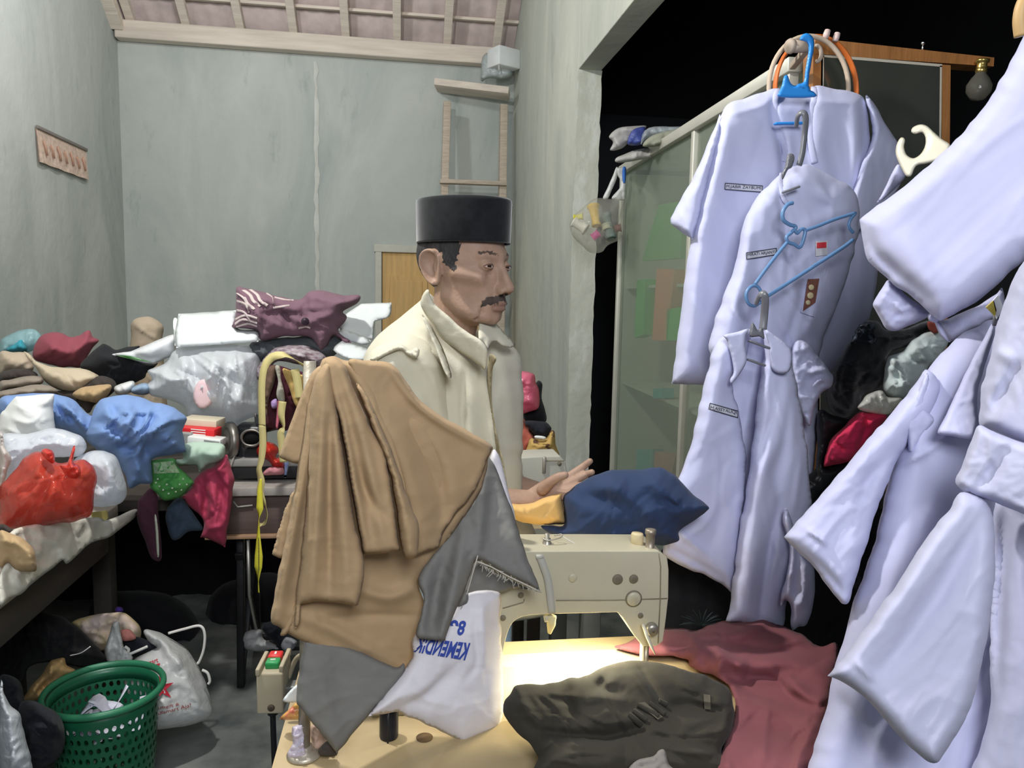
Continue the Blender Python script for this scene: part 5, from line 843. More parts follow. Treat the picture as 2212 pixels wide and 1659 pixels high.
def grid_faces(nv, nu): return [(i*nu+j, (i+1)*nu+j, (i+1)*nu+(j+1) % nu, i*nu+(j+1) % nu) for i in range(nv-1) for j in range(nu)]
headV = np.concatenate([HV.reshape(-1, 3), [HV[0].mean(0)], [HV[-1].mean(0)]]); n = nv*nu
headF = grid_faces(nv, nu)+[(n, j, (j+1) % nu) for j in range(nu)]+[(n+1, (nv-1)*nu+(j+1) % nu, (nv-1)*nu+j) for j in range(nu)]
body = MB(); body.add(H(headV), headF)
def patch(fn, h, name, m, parent, seed=0, rough=0):
    """a raised piece of the head's own surface: hair, brows, moustache"""
    w = fn(HV); w = w+vnoise(HV.reshape(-1, 3)*260, seed).reshape(nv, nu)*rough; msk = w > 0; F = []; used = {}
    for i in range(nv-1):
        for j in range(nu):
            q = [(i, j), (i+1, j), (i+1, (j+1) % nu), (i, (j+1) % nu)]
            if all(msk[a, c] for a, c in q): F.append(q)
    nrm = DIR; V = []; G = []
    for q in F:
        f = []
        for k in q:
            if k not in used: used[k] = len(V); V.append((HV[k]+nrm[k]*h*min(1, max(.15, w[k]*6))))
            f.append(used[k])
        G.append(f)
    return link(name, H(np.array(V)), G, m, parent)
# ears: outer shell with a rim, on both sides
def ear(side):
    O = catmull([(.006, .012), (.004, .030), (-.006, .040), (-.020, .040), (-.030, .030), (-.032, .012), (-.026, -.006), (-.016, -.022), (-.004, -.030), (.004, -.026), (.006, -.012)], 8, True)
    c = np.array((-.010, .006)); V = []; F = []; rings = [1.0, .96, .86, .72, .55, .35, .12]; hgt = [.0, .0075, .0085, .0010, -.0035, -.0060, -.0070]; m_ = len(O)
    for r_, h_ in zip(rings, hgt):
        for p in O:
            q = c+(p-c)*r_; a = h_
            if p[0] > 0: a = a*.3
            x, z = q; flare = .006+max(0, (-x+.0))*.34                 # stands away from the skull behind
            V.append((x-.010, (.069+flare+a)*side, z+.004))
    for i in range(len(rings)-1):
        for j in range(m_): f = (i*m_+j, i*m_+(j+1) % m_, (i+1)*m_+(j+1) % m_, (i+1)*m_+j); F.append(f)
    F.append(tuple((len(rings)-1)*m_+j for j in range(m_)))
    o0 = len(V)
    for p in O: x, z = c+(p-c)*.90; V.append((x-.008, (.067+max(0, -x)*.22)*side, z+.004))
    for j in range(m_): F.append((j, o0+j, o0+(j+1) % m_, (j+1) % m_))
    F.append(tuple(o0+j for j in range(m_))[::-1])
    return H(np.array(V)), F
for s_ in (-1, 1): body.add(*ear(s_))
# neck, trunk, arms, legs as tapered limbs merged into one skin
def D3(px, py, D): return atD(np.float64(px), np.float64(py), D)
def limb(P, r, n=20, flat=1.0, upv=None):
    P = np.asarray(P); rr = np.asarray(r, float); t = np.linspace(0, 1, len(P)); tt = np.linspace(0, 1, len(P)*5)
    Q = np.stack([np.interp(tt, t, P[:, k]) for k in range(3)], -1); Q = np.concatenate([Q[:1], .25*Q[:-2]+.5*Q[1:-1]+.25*Q[2:], Q[-1:]]); rq = np.interp(tt, t, rr)
    d0 = (Q[1]-Q[0])/np.linalg.norm(Q[1]-Q[0]); d1 = (Q[-1]-Q[-2])/np.linalg.norm(Q[-1]-Q[-2])
    Q = np.concatenate([[Q[0]-d0*rq[0]*.8, Q[0]-d0*rq[0]*.5], Q, [Q[-1]+d1*rq[-1]*.5, Q[-1]+d1*rq[-1]*.8]]); rq = np.concatenate([[rq[0]*.45, rq[0]*.82], rq, [rq[-1]*.82, rq[-1]*.45]])
    body.tube(Q, rq, n, True, 0, False, flat, upv)
NB = D3(968, 745, 1.66); limb([H(np.array((-.012, 0, -.03))), H(np.array((-.018, 0, -.075))), (H(np.array((-.018, 0, -.075)))+NB)/2+np.array((0, 0, -.005)), NB], [.052, .050, .051, .062])
TC = D3(960, 900, 1.67); PV = np.array((TC[0], TC[1]+.03, .90)); fdir = (.75*rdir+.66*cdir); fdir /= np.linalg.norm(fdir); ldir = np.cross(HZ, fdir)
limb([NB+np.array((0, .02, -.09)), TC+np.array((0, .03, 0)), PV], [.075, .09, .09], 24, .82, ldir)
RSH = D3(872, 800, 1.66); LSH = D3(1052, 785, 1.77)
limb([NB+np.array((0, 0, -.04)), RSH], [.045, .038]); limb([NB+np.array((0, 0, -.02)), LSH], [.05, .045])
REL = D3(880, 1060, 1.56); RWR = D3(1150, 1083, 1.555); limb([RSH, REL], [.040, .038]); limb([REL, D3(960, 1080, 1.55), RWR], [.041, .040, .026], 20, .85)
LEL = D3(1055, 1040, 1.84); LWR = D3(1290, 1110, 1.70); limb([LSH, LEL], [.046, .038]); limb([LEL, LWR], [.038, .026])
def hand(wr, palm, fingers, thumb, up):
    limb([wr, palm], [.025, .030], 18, .55, up)
    for f in fingers: limb([palm*.45+np.array(f[0])*.55]+f, [.0092, .0092, .0085, .0075, .0066][:len(f)+1], 12)
    limb(thumb, [.0125, .0105, .0088, .0072][:len(thumb)], 12)
hand(RWR, D3(1194, 1060, 1.55), [[D3(1219, 1036, 1.555), D3(1243, 1020, 1.56), D3(1262, 1006, 1.56), D3(1275, 996, 1.555)], [D3(1225, 1048, 1.545), D3(1250, 1034, 1.55), D3(1268, 1024, 1.55), D3(1279, 1020, 1.54)], [D3(1226, 1061, 1.535), D3(1249, 1051, 1.535), D3(1264, 1047, 1.53), D3(1272, 1050, 1.52)], [D3(1220, 1074, 1.53), D3(1238, 1069, 1.525), D3(1249, 1068, 1.52), D3(1256, 1072, 1.515)]],
     [D3(1172, 1058, 1.535), D3(1190, 1040, 1.52), D3(1206, 1030, 1.512), D3(1222, 1026, 1.51)], (0, 0, 1))
hand(LWR, D3(1325, 1110, 1.68), [[D3(1350, 1100, 1.67), D3(1368, 1100, 1.66), D3(1384, 1104, 1.65), D3(1395, 1112, 1.64)], [D3(1352, 1108, 1.67), D3(1372, 1110, 1.66), D3(1388, 1116, 1.65), D3(1396, 1126, 1.64)], [D3(1350, 1117, 1.67), D3(1368, 1121, 1.66), D3(1382, 1127, 1.65)], [D3(1345, 1126, 1.67), D3(1360, 1132, 1.66), D3(1370, 1138, 1.65)]], [D3(1310, 1098, 1.66), D3(1330, 1088, 1.64), D3(1350, 1086, 1.63)], (0, 0, 1))
RH, LH = PV-ldir*.085, PV+ldir*.085; RK, LK = RH+fdir*.02+np.array((0, 0, -.44)), LH+fdir*.03+np.array((0, 0, -.44)); RA, LA = RH-ldir*.02+np.array((0, 0, -.82)), LH+ldir*.02+np.array((0, 0, -.82))
for h_, k_, a_ in ((RH, RK, RA), (LH, LK, LA)):
    limb([h_, k_, k_+(a_-k_)*.3, a_], [.085, .055, .054, .036]); ft_ = a_.copy(); ft_[2] = .035
    limb([a_, ft_-fdir*.03], [.036, .032]); limb([ft_-fdir*.035, ft_+fdir*.06, ft_+fdir*.14], [.030, .030, .018], 16, .9)
SKIN = mat('warm_brown_skin', (.34, .215, .152), .55, .12, 160, .12, 22, spec=.35)
man = thing('person', 'man in a black cap and cream shirt looking right behind the sewing machine', 'person', (PV[0], PV[1], 0))
raw = body.build('person_body', SKIN, man)
md = raw.modifiers.new('merge', 'REMESH'); md.mode = 'VOXEL'; md.voxel_size = .0022; md.use_smooth_shade = True
dg = bpy.context.evaluated_depsgraph_get(); nm = bpy.data.meshes.new_from_object(raw.evaluated_get(dg)); raw.modifiers.clear(); raw.data = nm
sm_ = raw.modifiers.new('soften', 'SMOOTH'); sm_.factor = .5; sm_.iterations = 3
dg = bpy.context.evaluated_depsgraph_get(); nm = bpy.data.meshes.new_from_object(raw.evaluated_get(dg)); raw.modifiers.clear(); raw.data = nm
LIP = mat('lip_brown', (.27, .155, .115), .5, .1, 200, .1, 30); nm.materials.append(LIP)
loc = (np.array([p.center[:] for p in nm.polygons])+ORG[raw]-HO)/HS; L3 = np.stack([loc @ HX, loc @ HY, loc @ HZ], -1)
nm.polygons.foreach_set('material_index', ((L3[:, 0] > .076) & (np.abs(L3[:, 1]) < .024-np.abs(L3[:, 2]+.064)*.6) & (L3[:, 2] > -.0745) & (L3[:, 2] < -.0555)).astype(np.int32)); nm.polygons.foreach_set('use_smooth', np.ones(len(nm.polygons), bool)); nm.update()
# eyes
SCL = mat('eye_white', (.62, .58, .54), .25, spec=.6); IRS = mat('eye_iris', (.03, .018, .012), .15, spec=.7); LIDM = mat('eyelid_crease', (.16, .085, .06), .6)
for s_ in (-1, 1):
    e0 = np.array((.0735, .031*s_, .0135)); V = []; F = []; g = 12
    def es(a, c, r=1.07): d_ = np.array((math.cos(a)*math.cos(c), math.sin(a)*math.cos(c), math.sin(c))); return e0+d_*np.array((.0125, .0145, .0115))*r
    for i in range(g+1):
        t = i/g*2-1; hh = .30*(1-t*t)**.8
        for j_ in range(5): V.append(es(t*.95+.10*s_, -.10+hh*(j_/4*2-1)))
    for i in range(g):
        for j_ in range(4): F.append((i*5+j_, i*5+5+j_, i*5+6+j_, i*5+1+j_))
    eo = link('eye', H(np.array(V)), F if s_ > 0 else F, SCL, man)
    V = [es(.28-.1*s_*0+.0, -.08, 1.10)]; V[0] = es(-.26, -.09, 1.10)
    for i in range(14): a = 2*math.pi*i/14; V.append(es(-.26+.36*math.cos(a), -.09+.34*math.sin(a), 1.095))
    io = link('iris', H(np.array(V)), [(0, 1+i, 1+(i+1) % 14) for i in range(14)], IRS, man)
    for (c0_, nm_) in ((.22, 'upper_lid'), (-.36, 'lower_lid')):
        P = [H(es(t*.98+.10*s_, -.10+(c0_+.10)*(1-t*t)**.8, 1.08)[None])[0] for t in np.linspace(-1, 1, 14)]
        q = MB(); q.tube(P, .0016 if c0_ > 0 else .0013, 6); q.build(nm_, SKIN if c0_ < 0 else LIDM, man)
HAIR = mat('black_grey_hair', (.035, .032, .032), .7, .6, 300, .5, 60, stretch=(1, 1, .3)); MOU = mat('moustache_hair', (.075, .055, .048), .75, .6, 320, .4, 60)
X, Y, Z = (lambda P: P[..., 0]), (lambda P: P[..., 1]), (lambda P: P[..., 2])
def hairfn(P):
    x, y, z = X(P), Y(P), Z(P)
    back = np.minimum(z+.050-np.maximum(0, x+.06)*.9, -.030-x)                 # nape and behind the ears
    side = np.minimum(np.minimum(.036-x-.25*np.maximum(0, .04-z), z-.026+(x+.01)*.75), x+.05)
    earz = np.maximum(np.maximum(np.abs(x+.020)-.020, np.abs(z-.006)-.030), .050-np.abs(y)); return np.minimum(np.minimum(np.maximum(back, side), .080-z), earz)
patch(hairfn, .0045, 'hair', HAIR, man, 3, .004)
patch(lambda P: np.where(X(P) > .05, np.minimum(.0085-np.abs(Z(P)+.0470-.0+np.maximum(0, np.abs(Y(P))-.010)*.42), .036-np.abs(Y(P))), -1), .0050, 'moustache', MOU, man, 5, .003)
BROW = mat('sparse_brow', (.11, .075, .058), .8, .5, 300, .4, 60)
patch(lambda P: np.where(X(P) > .03, np.minimum(.0030-np.abs(Z(P)-.0345-.004*np.sin((np.abs(Y(P))-.012)*70)), np.minimum(np.abs(Y(P))-.013, .048-np.abs(Y(P)))), -1), .0022, 'eyebrows', BROW, man, 6, .0024)
# the black velvet cap
VEL = mat('black_velvet', (.008, .009, .011), .95, .08, 700, .3, 60, sheen=.6); VEL.node_tree.nodes['Principled BSDF'].inputs['Sheen Roughness'].default_value = .35
q = MB(); V = []; F = []; m_ = 72; prof = [(.955, .060), (.985, .058), (1.0, .062), (1.010, .10), (1.018, .136), (1.010, .142), (.97, .1445), (.6, .143), (0.02, .142)]
for (k_, z_) in prof:
    for i in range(m_):
        a = 2*math.pi*i/m_; V.append((-.004+.1000*k_*math.cos(a), .0815*k_*math.sin(a), z_+.003*math.cos(a)*0))
for i in range(len(prof)-1):
    for j in range(m_): F.append((i*m_+j, i*m_+(j+1) % m_, (i+1)*m_+(j+1) % m_, (i+1)*m_+j))
F.append(tuple((len(prof)-1)*m_+j for j in range(m_)))
cp = link('velvet_cap', H(np.array(V)), F, VEL, man); cp['label'] = 'flat-topped black velvet cap'
# shirt
CRM = cloth_m('cream_shirt_cotton', (.56, .53, .42), .04, .85, .3)
plT = plane3((800, 1000, 1.66), (1120, 1000, 1.66), (960, 720, 1.69))
sh = cloth('shirt', [dict(nf=12, fw=(8, 22), fh=.006, out=PX((925, 632), (905, 652), (870, 680), (830, 712), (800, 745), (784, 780), (780, 840), (785, 960), (800, 1150), (840, 1330), (1180, 1330), (1172, 1200), (1150, 1140), (1128, 1080), (1128, 990), (1130, 880), (1128, 810), (1122, 770), (1100, 738), (1072, 710), (1048, 692), (1036, 700), (1026, 712), (985, 690), (950, 655)), plane=plT, tf=.115, tb=.11, edge=120, res=6, wr=.0035, ws=70, seed=50, wdir=(80, 2.5),
      strokes=[(((905, 745), (945, 770), (968, 800), (975, 830)), .022, 10, 8), (((1005, 800), (1000, 880), (1005, 960)), -.014, 9), (((900, 690), (880, 720), (830, 745)), .010, 14), (((1045, 800), (1062, 900), (1075, 1000), (1100, 1090)), .010, 8), (((1075, 720), (1095, 800), (1110, 900), (1115, 1000)), .012, 14), (((1100, 760), (1118, 850), (1115, 1000)), -.008, 9), (((1000, 850), (1020, 950), (1040, 1060)), .008, 20), (((930, 800), (950, 880), (955, 960)), -.008, 16)])], CRM, man)
slv = cloth('sleeve', dict(nf=9, fw=(7, 18), fh=.006, out=PX((880, 722), (840, 735), (806, 752), (788, 780), (776, 830), (772, 900), (790, 1000), (820, 1080), (900, 1120), (985, 1100), (990, 1020), (975, 900), (968, 830), (955, 780), (925, 740)), plane=planeY(1.585), tf=.065, tb=.05, edge=60, res=6, wr=.004, ws=60, seed=52, wdir=(75, 2.5),
      strokes=[(((855, 745), (880, 760), (896, 772)), .016, 8), (((812, 760), (845, 752), (875, 748)), .010, 6), (((838, 760), (842, 830), (850, 900)), .008, 14), (((900, 760), (940, 800), (955, 880)), .010, 14), (((800, 790), (800, 880)), .008, 10)]), CRM, man)
q = MB(); q.tube(catmull([LSH+np.array((0, 0, .03)), LSH*.5+LEL*.5, LEL, LEL*.75+LWR*.25], 6), np.interp(np.linspace(0, 1, 19), [0, .5, 1], [.062, .055, .050]), 20, True); q.build('sleeve', CRM, man)
trS = bvh(sh); trSl = bvh(slv)
cl = [cloth('collar', dict(out=Z9((265, 930), (225, 975), (200, 1050), (215, 1110), (255, 1170), (300, 1230), (345, 1310), (400, 1375), (480, 1440), (560, 1500), (640, 1550), (720, 1610), (775, 1650), (800, 1560), (800, 1470), (760, 1410), (700, 1365), (620, 1315), (540, 1255), (470, 1190), (400, 1130), (350, 1085), (310, 1040), (285, 985)), plane=plane3((910, 650, 1.56), (1050, 760, 1.50), (985, 700, 1.525)), tf=.008, tb=.006, edge=12, res=4, wr=.002, ws=50, seed=3), CRM, man),
      cloth('collar', dict(out=Z9((730, 1230), (755, 1192), (790, 1188), (850, 1220), (920, 1290), (1000, 1370), (1050, 1430), (1000, 1460), (930, 1440), (880, 1400), (830, 1420), (800, 1465), (760, 1405), (720, 1370)), plane=plane3((1040, 690, 1.58), (1105, 740, 1.60), (1045, 760, 1.50)), tf=.012, tb=.006, edge=14, res=4, wr=.002, ws=40, seed=4), CRM, man)]
cloth('strap_fold', dict(out=Z9((215, 1160), (245, 1190), (290, 1250), (340, 1340), (400, 1460), (440, 1560), (470, 1659), (478, 1720), (460, 1735), (430, 1700), (395, 1620), (350, 1500), (300, 1380), (250, 1270)), plane=plane3((915, 690, 1.535), (975, 815, 1.505), (940, 740, 1.525)), tf=.010, tb=.004, edge=8, res=4, wr=.001), CRM, man)
cloth('shoulder_frill', dict(out=Z4((612, 447), (690, 402), (765, 366), (802, 378), (836, 402), (862, 384), (884, 402), (868, 442), (820, 428), (775, 397), (700, 428), (640, 457)), plane=plane3((800, 775, 1.535), (905, 765, 1.50), (860, 745, 1.525)), tf=.010, tb=.008, edge=6, res=3, wr=.004, ws=12), CRM, man)
cloth('placket', dict(out=PX((1055, 775), (1062, 765), (1072, 775), (1064, 800), (1062, 860), (1070, 920), (1088, 1000), (1102, 1090), (1112, 1160), (1102, 1160), (1086, 1080), (1070, 1000), (1056, 920), (1050, 850)), plane=plane3((1060, 780, 1.515), (1105, 1150, 1.52), (1080, 950, 1.52)), tf=.006, tb=.02, edge=6, res=4, wr=.001), mat('placket_inner', (.28, .24, .15), .9), man)
cloth('inner_collar', dict(out=Z9((330, 1060), (380, 1110), (470, 1180), (560, 1260), (640, 1325), (665, 1300), (620, 1240), (540, 1180), (450, 1120), (380, 1065)), plane=plane3((945, 660, 1.535), (1015, 720, 1.505), (980, 690, 1.52)), tf=.008, tb=.02, edge=6, res=4, wr=.001), cloth_m('dark_undershirt', (.03, .028, .03)), man)
b = MB()
for (P, r_) in ((((896, 655), (902, 672), (905, 688)), .0012), (((905, 688), (912, 700), (916, 690)), .0012), (((868, 736), (874, 744), (866, 748)), .0020)): b.tube([on(trS, [p], .004)[0] for p in P], r_, 6)
# trousers
TRB = cloth_m('blue_trousers_cloth', (.28, .42, .68)); b = MB()
def leg(h_, k_, a_): 
    Q = np.array([h_+np.array((0, 0, .05)), h_, h_*.5+k_*.5, k_, k_*.5+a_*.5, a_+np.array((0, 0, .02))]); b.tube(catmull(Q, 5), np.interp(np.linspace(0, 1, 26), [0, .2, .4, .6, .8, 1], [.105, .112, .098, .082, .074, .070]), 24, True)
leg(RH, RK, RA); leg(LH, LK, LA); b.tube([PV+np.array((0, 0, .08)), PV, PV-np.array((0, 0, .12))], [.135, .155, .12], 28, True, flat=.8, upv=ldir)
rt = b.build('trousers', TRB, man); md = rt.modifiers.new('r', 'REMESH'); md.mode = 'VOXEL'; md.voxel_size = .008; dg = bpy.context.evaluated_depsgraph_get(); nm = bpy.data.meshes.new_from_object(rt.evaluated_get(dg)); rt.modifiers.clear(); rt.data = nm; nm.polygons.foreach_set('use_smooth', np.ones(len(nm.polygons), bool))
# what he handles
NAV = cloth_m('navy_cloth', (.030, .048, .105)); 
pile('navy_cloth', 'bundle of navy blue cloth held up in the man’s hands', 'cloth', Z7((365, 300), (400, 250), (450, 215), (500, 192), (560, 165), (640, 150), (740, 148), (830, 142), (880, 152), (940, 190), (1000, 250), (1040, 290), (1102, 338), (1090, 362), (1040, 402), (980, 442), (952, 470), (945, 510), (880, 532), (780, 528), (650, 552), (560, 548), (420, 527), (340, 492), (255, 442), (300, 430), (370, 425)), 1.45, NAV, plane=plane3((1230, 1100, 1.45), (1500, 1100, 1.37), (1350, 1020, 1.42)), tf=.07, tb=.06, edge=70, wr=.004, ws=80, res=5, seed=61,
     strokes=[(Z7((500, 200), (620, 230), (720, 330), (860, 400)), .03, 20, 40), (Z7((740, 160), (860, 240), (1000, 380)), .02, 22), (Z7((400, 260), (560, 300), (700, 340), (760, 440)), -.02, 22), (Z7((880, 300), (940, 340), (960, 320)), -.02, 8), (Z7((420, 500), (650, 500), (900, 500)), .02, 16), (Z7((1000, 300), (1060, 340), (960, 430)), .015, 14)])
pile('lamplit_cloth', 'folded yellowish cloth coloured lamp-lit orange under the man’s right forearm', 'cloth', Z19((85, 1285), (180, 1282), (300, 1265), (400, 1225), (480, 1195), (550, 1180), (552, 1240), (565, 1300), (582, 1400), (578, 1455), (500, 1462), (430, 1467), (280, 1462), (110, 1400)), 1.46, cloth_m('lamplit_khaki', (.66, .41, .15)), tf=.03, tb=.02, edge=18, wr=.004, ws=40, res=4)  # yellowish cloth; the sewing lamp's warm light is put into its orange colour
# ------------------------------------------------------------------ behind the man: second machine and the pile by the wall
bt = thing('back_machine_table', 'plain table behind the man carrying the grey sewing machine', 'table', (.42, 2.12, 0))
b = MB(); b.box((.26, 2.15, .735), (.64, .46, .03), .004); b.build('tabletop', LAM, bt)
for x in (0, .52):
    for y in (1.95, 2.35): b = MB(); b.box((x, y, .36), (.05, .05, .72), .004); b.build('leg', GM, bt)
m2 = thing('grey_sewing_machine', 'grey-beige sewing machine end standing behind the man', 'sewing machine', (.36, 2.05, .75))
b = MB(); prism(b, Z19((120, 870), (330, 855), (540, 850), (570, 890), (590, 900), (600, 1000), (600, 1400), (560, 1400), (540, 1300), (300, 1300), (280, 1180), (120, 1150)), 2.0, .10, .010); o_ = b.build('machine_body', mat('grey_beige_enamel', (.40, .39, .33), .45, .06, 40, .08, 5), m2); smooth_by_angle(o_, 40)
b = MB(); b.box((.36, 2.06, .757), (.46, .17, .014), .003); b.build('bed', mat('grey_beige_enamel', (.40, .39, .33), .45), m2)
pp3 = lambda a, c, Y=1.998: atY(*Z19((a, c))[0], Y)
b = MB(); b.box(pp3(395, 930), (.010, .008, .045), .002); b.build('latch', SCW, m2); b = MB(); b.lathe([(0, .002), (.005, .002), (.006, -.002)], pp3(535, 922), 14, (0, -1, 0)); b.build('screw', BRKC, m2)
b = MB(); b.bar(pp3(380, 893), pp3(580, 893), .002, .003); b.build('lid_seam', SEAM, m2)
rk = thing('wall_bench', 'dark bench by the right wall holding the pink bag and camouflage cloth', 'bench', (.30, 2.62, 0))
b = MB(); b.box((.30, 2.62, .87), (.40, .40, .03), .004); b.build('seat', TBW, rk)
for x in (.14, .46):
    for y in (2.46, 2.78): b = MB(); b.box((x, y, .43), (.04, .04, .86), .004); b.build('leg', TBW, rk)
PKF = film('pink_film', (.80, .20, .30), .85, .2)
pile('pink_plastic_bag', 'pink plastic bag on top of the pile behind the man', 'bag', Z19((120, 120), (215, 85), (300, 110), (320, 190), (350, 260), (360, 380), (340, 430), (260, 455), (150, 470), (120, 400)), 2.62, PKF, tf=.06, tb=.06, edge=24, wr=.02, ws=24, res=4)
pile('black_bag', 'black bag behind the pink plastic bag', 'bag', Z19((180, 300), (320, 200), (350, 180), (380, 210), (375, 330), (405, 440), (405, 540), (300, 560), (200, 520)), 2.74, DK, tf=.05, edge=18, res=5)
pile('red_cloth', 'dusty red cloth under the pink bag behind the man', 'cloth', Z19((120, 480), (200, 500), (260, 600), (330, 680), (290, 780), (250, 870), (120, 870)), 2.60, cloth_m('dusty_red', (.40, .11, .075)), tf=.05, edge=18, res=5)
pile('black_white_cloth', 'black cloth with a white hem on the camouflage cloth', 'cloth', Z19((220, 540), (300, 535), (380, 540), (420, 550), (465, 600), (450, 640), (400, 690), (320, 670), (240, 590)), 2.54, DK2, tf=.04, edge=14, res=4)
pile('white_hem', 'white folded hem lying on the camouflage cloth', 'cloth', Z19((318, 668), (405, 678), (402, 705), (318, 695)), 2.48, WHITEC, tf=.01, tb=.01, edge=5, res=3, wr=0)
CAMO = mat('camouflage_print', (.47, .31, .10), .9, .2, 300, 0, 26, col2=(.10, .05, .03)); CAMO.node_tree.nodes['Color Ramp'].color_ramp.elements[0].position = .56; CAMO.node_tree.nodes['Color Ramp'].color_ramp.elements[1].position = .60
pile('camouflage_cloth', 'yellow and brown camouflage cloth behind the grey machine', 'cloth', Z19((225, 870), (250, 740), (280, 690), (320, 690), (400, 690), (450, 630), (490, 630), (500, 740), (525, 850), (400, 880)), 2.52, CAMO, tf=.05, tb=.05, edge=16, res=4, wr=.012)
# ================================================================== aluminium cabinet beyond the opening
CN, CF = atY(1722., 100., 2.02), atY(1345., 372., 3.8); CH = (CN[2]+CF[2])/2; CN[2] = CF[2] = CH
ALU = mat('aged_aluminium', (.56, .55, .48), .45, .05, 40, .08, 6, .35); cv = CF-CN; cL = np.linalg.norm(cv); cu = cv/cL; cn = np.array((cu[1], -cu[0], 0)); cn = cn if cn[0] > 0 else -cn
cab = thing('display_cabinet', 'aluminium cabinet with frosted panes standing behind the hanging shirts', 'cabinet', (CN+CF)/2*np.array((1, 1, 0))+cn*.2)
def cp3(t, z, d=0): p = CN+cu*t*cL+cn*d; return np.array((p[0], p[1], z))
b = MB(); b.bar(cp3(0, CH-.02), cp3(1, CH-.02), .045, .04); b.build('top_rail', ALU, cab)
b = MB(); b.bar(cp3(0, .06), cp3(1, .06), .045, .08); b.build('bottom_rail', ALU, cab)
tm = .42
for t in (.012, tm, .99): b = MB(); b.bar(cp3(t, .0), cp3(t, CH-.03), .03, .03, (cu[0], cu[1], 0)); b.build('post', ALU, cab)
for t in (.012, .99): b = MB(); b.bar(cp3(t, 0, .42), cp3(t, CH-.03, .42), .03, .03, (cu[0], cu[1], 0)); b.build('post', ALU, cab)
FRO = film('frosted_glass', (.60, .66, .58), .26, .35); GRYB = mat('cabinet_board', (.62, .64, .58), .7)
for a, c in ((.02, tm-.008), (tm+.008, .98)):
    b = MB(); p, q = cp3(a, 1.08, .004), cp3(c, 1.08, .004); b.bar(p, q, .004, 2*(CH-1.09), (0, 0, 1)) if False else None
    P = [cp3(a, .1, .002), cp3(c, .1, .002), cp3(c, CH-.04, .002), cp3(a, CH-.04, .002)]; P2 = [p+cn*.004 for p in P]
    b.add(P+P2, [(0, 1, 2, 3), (7, 6, 5, 4), (0, 4, 5, 1), (1, 5, 6, 2), (2, 6, 7, 3), (3, 7, 4, 0)]); b.build('frosted_pane', FRO, cab, False)
def board(nm, P, th):
    q = MB(); P = [np.array(p) for p in P]; nn = np.cross(P[1]-P[0], P[3]-P[0]); nn = nn/np.linalg.norm(nn)*th; P2 = [p+nn for p in P]; q.add(P+P2, [(0, 1, 2, 3), (7, 6, 5, 4), (0, 4, 5, 1), (1, 5, 6, 2), (2, 6, 7, 3), (3, 7, 4, 0)]); q.build(nm, GRYB, cab, False)
board('back_panel', [cp3(.01, 0, .43), cp3(.99, 0, .43), cp3(.99, CH-.03, .43), cp3(.01, CH-.03, .43)], .01)
board('end_panel', [cp3(.99, 0, .02), cp3(.99, 0, .42), cp3(.99, CH-.04, .42), cp3(.99, CH-.04, .02)], .01)
board('top_panel', [cp3(0, CH-.006, .0), cp3(1, CH-.006, .0), cp3(1, CH-.006, .43), cp3(0, CH-.006, .43)], .006)
for z in (.55, 1.02, 1.5): board('shelf', [cp3(.02, z, .03), cp3(.98, z, .03), cp3(.98, z, .41), cp3(.02, z, .41)], .012)
def onface(px, py): n_ = cn; return at_plane(np.float64(px), np.float64(py), CN, n_)
def goods(name, label, cat, quad, m, d=.014, th=.05, group=None):
    q = [onface(*p)+cn*d for p in quad]; q2 = [p+cn*th for p in q]; b = MB(); b.add(q+q2, [(0, 1, 2, 3), (7, 6, 5, 4), (0, 4, 5, 1), (1, 5, 6, 2), (2, 6, 7, 3), (3, 7, 4, 0)]); o = b.build(name, m, None, False); return tag(o, label, cat, group)
GG = mat('green_fabric_bolt', (.10, .55, .13), .8); OO = mat('orange_fabric_bolt', (.80, .32, .18), .8)
goods('green_cloth', 'large green cloth blurred behind the upper frosted pane', 'cloth', Z11((860, 1030), (800, 760), (960, 420), (1180, 420)) [:0] or Z11((800, 1030), (1170, 1000), (1200, 430), (960, 470)), mat('soft_green_cloth', (.16, .44, .16), .9), .03, .03)
goods('green_packet', 'narrow green packet behind the frosted pane, left of the orange one', 'packet', PX((1364, 730), (1384, 722), (1388, 602), (1370, 605)), GG)
goods('orange_packet', 'orange packet behind the frosted pane between two green ones', 'packet', PX((1402, 735), (1434, 735), (1450, 582), (1412, 580)), OO)
goods('green_packet', 'wide low green packet behind the frosted pane, right of the orange one', 'packet', PX((1432, 735), (1468, 735), (1472, 662), (1434, 668)), GG)
goods('teal_packet', 'small teal packet low behind the frosted pane', 'packet', PX((1404, 860), (1424, 860), (1424, 838), (1404, 840)), mat('teal_goods', (.05, .42, .45), .8))
goods('blue_cloth_stack', 'pale blue-green cloth at the bottom of the frosted pane', 'cloth', PX((1366, 1040), (1400, 1040), (1404, 970), (1370, 970)), mat('aqua_goods', (.18, .50, .52), .8))
goods('pink_cloth_stack', 'pinkish cloth at the bottom right of the frosted pane', 'cloth', PX((1404, 1040), (1440, 1040), (1452, 985), (1408, 975)), mat('pink_goods', (.60, .30, .26), .8))
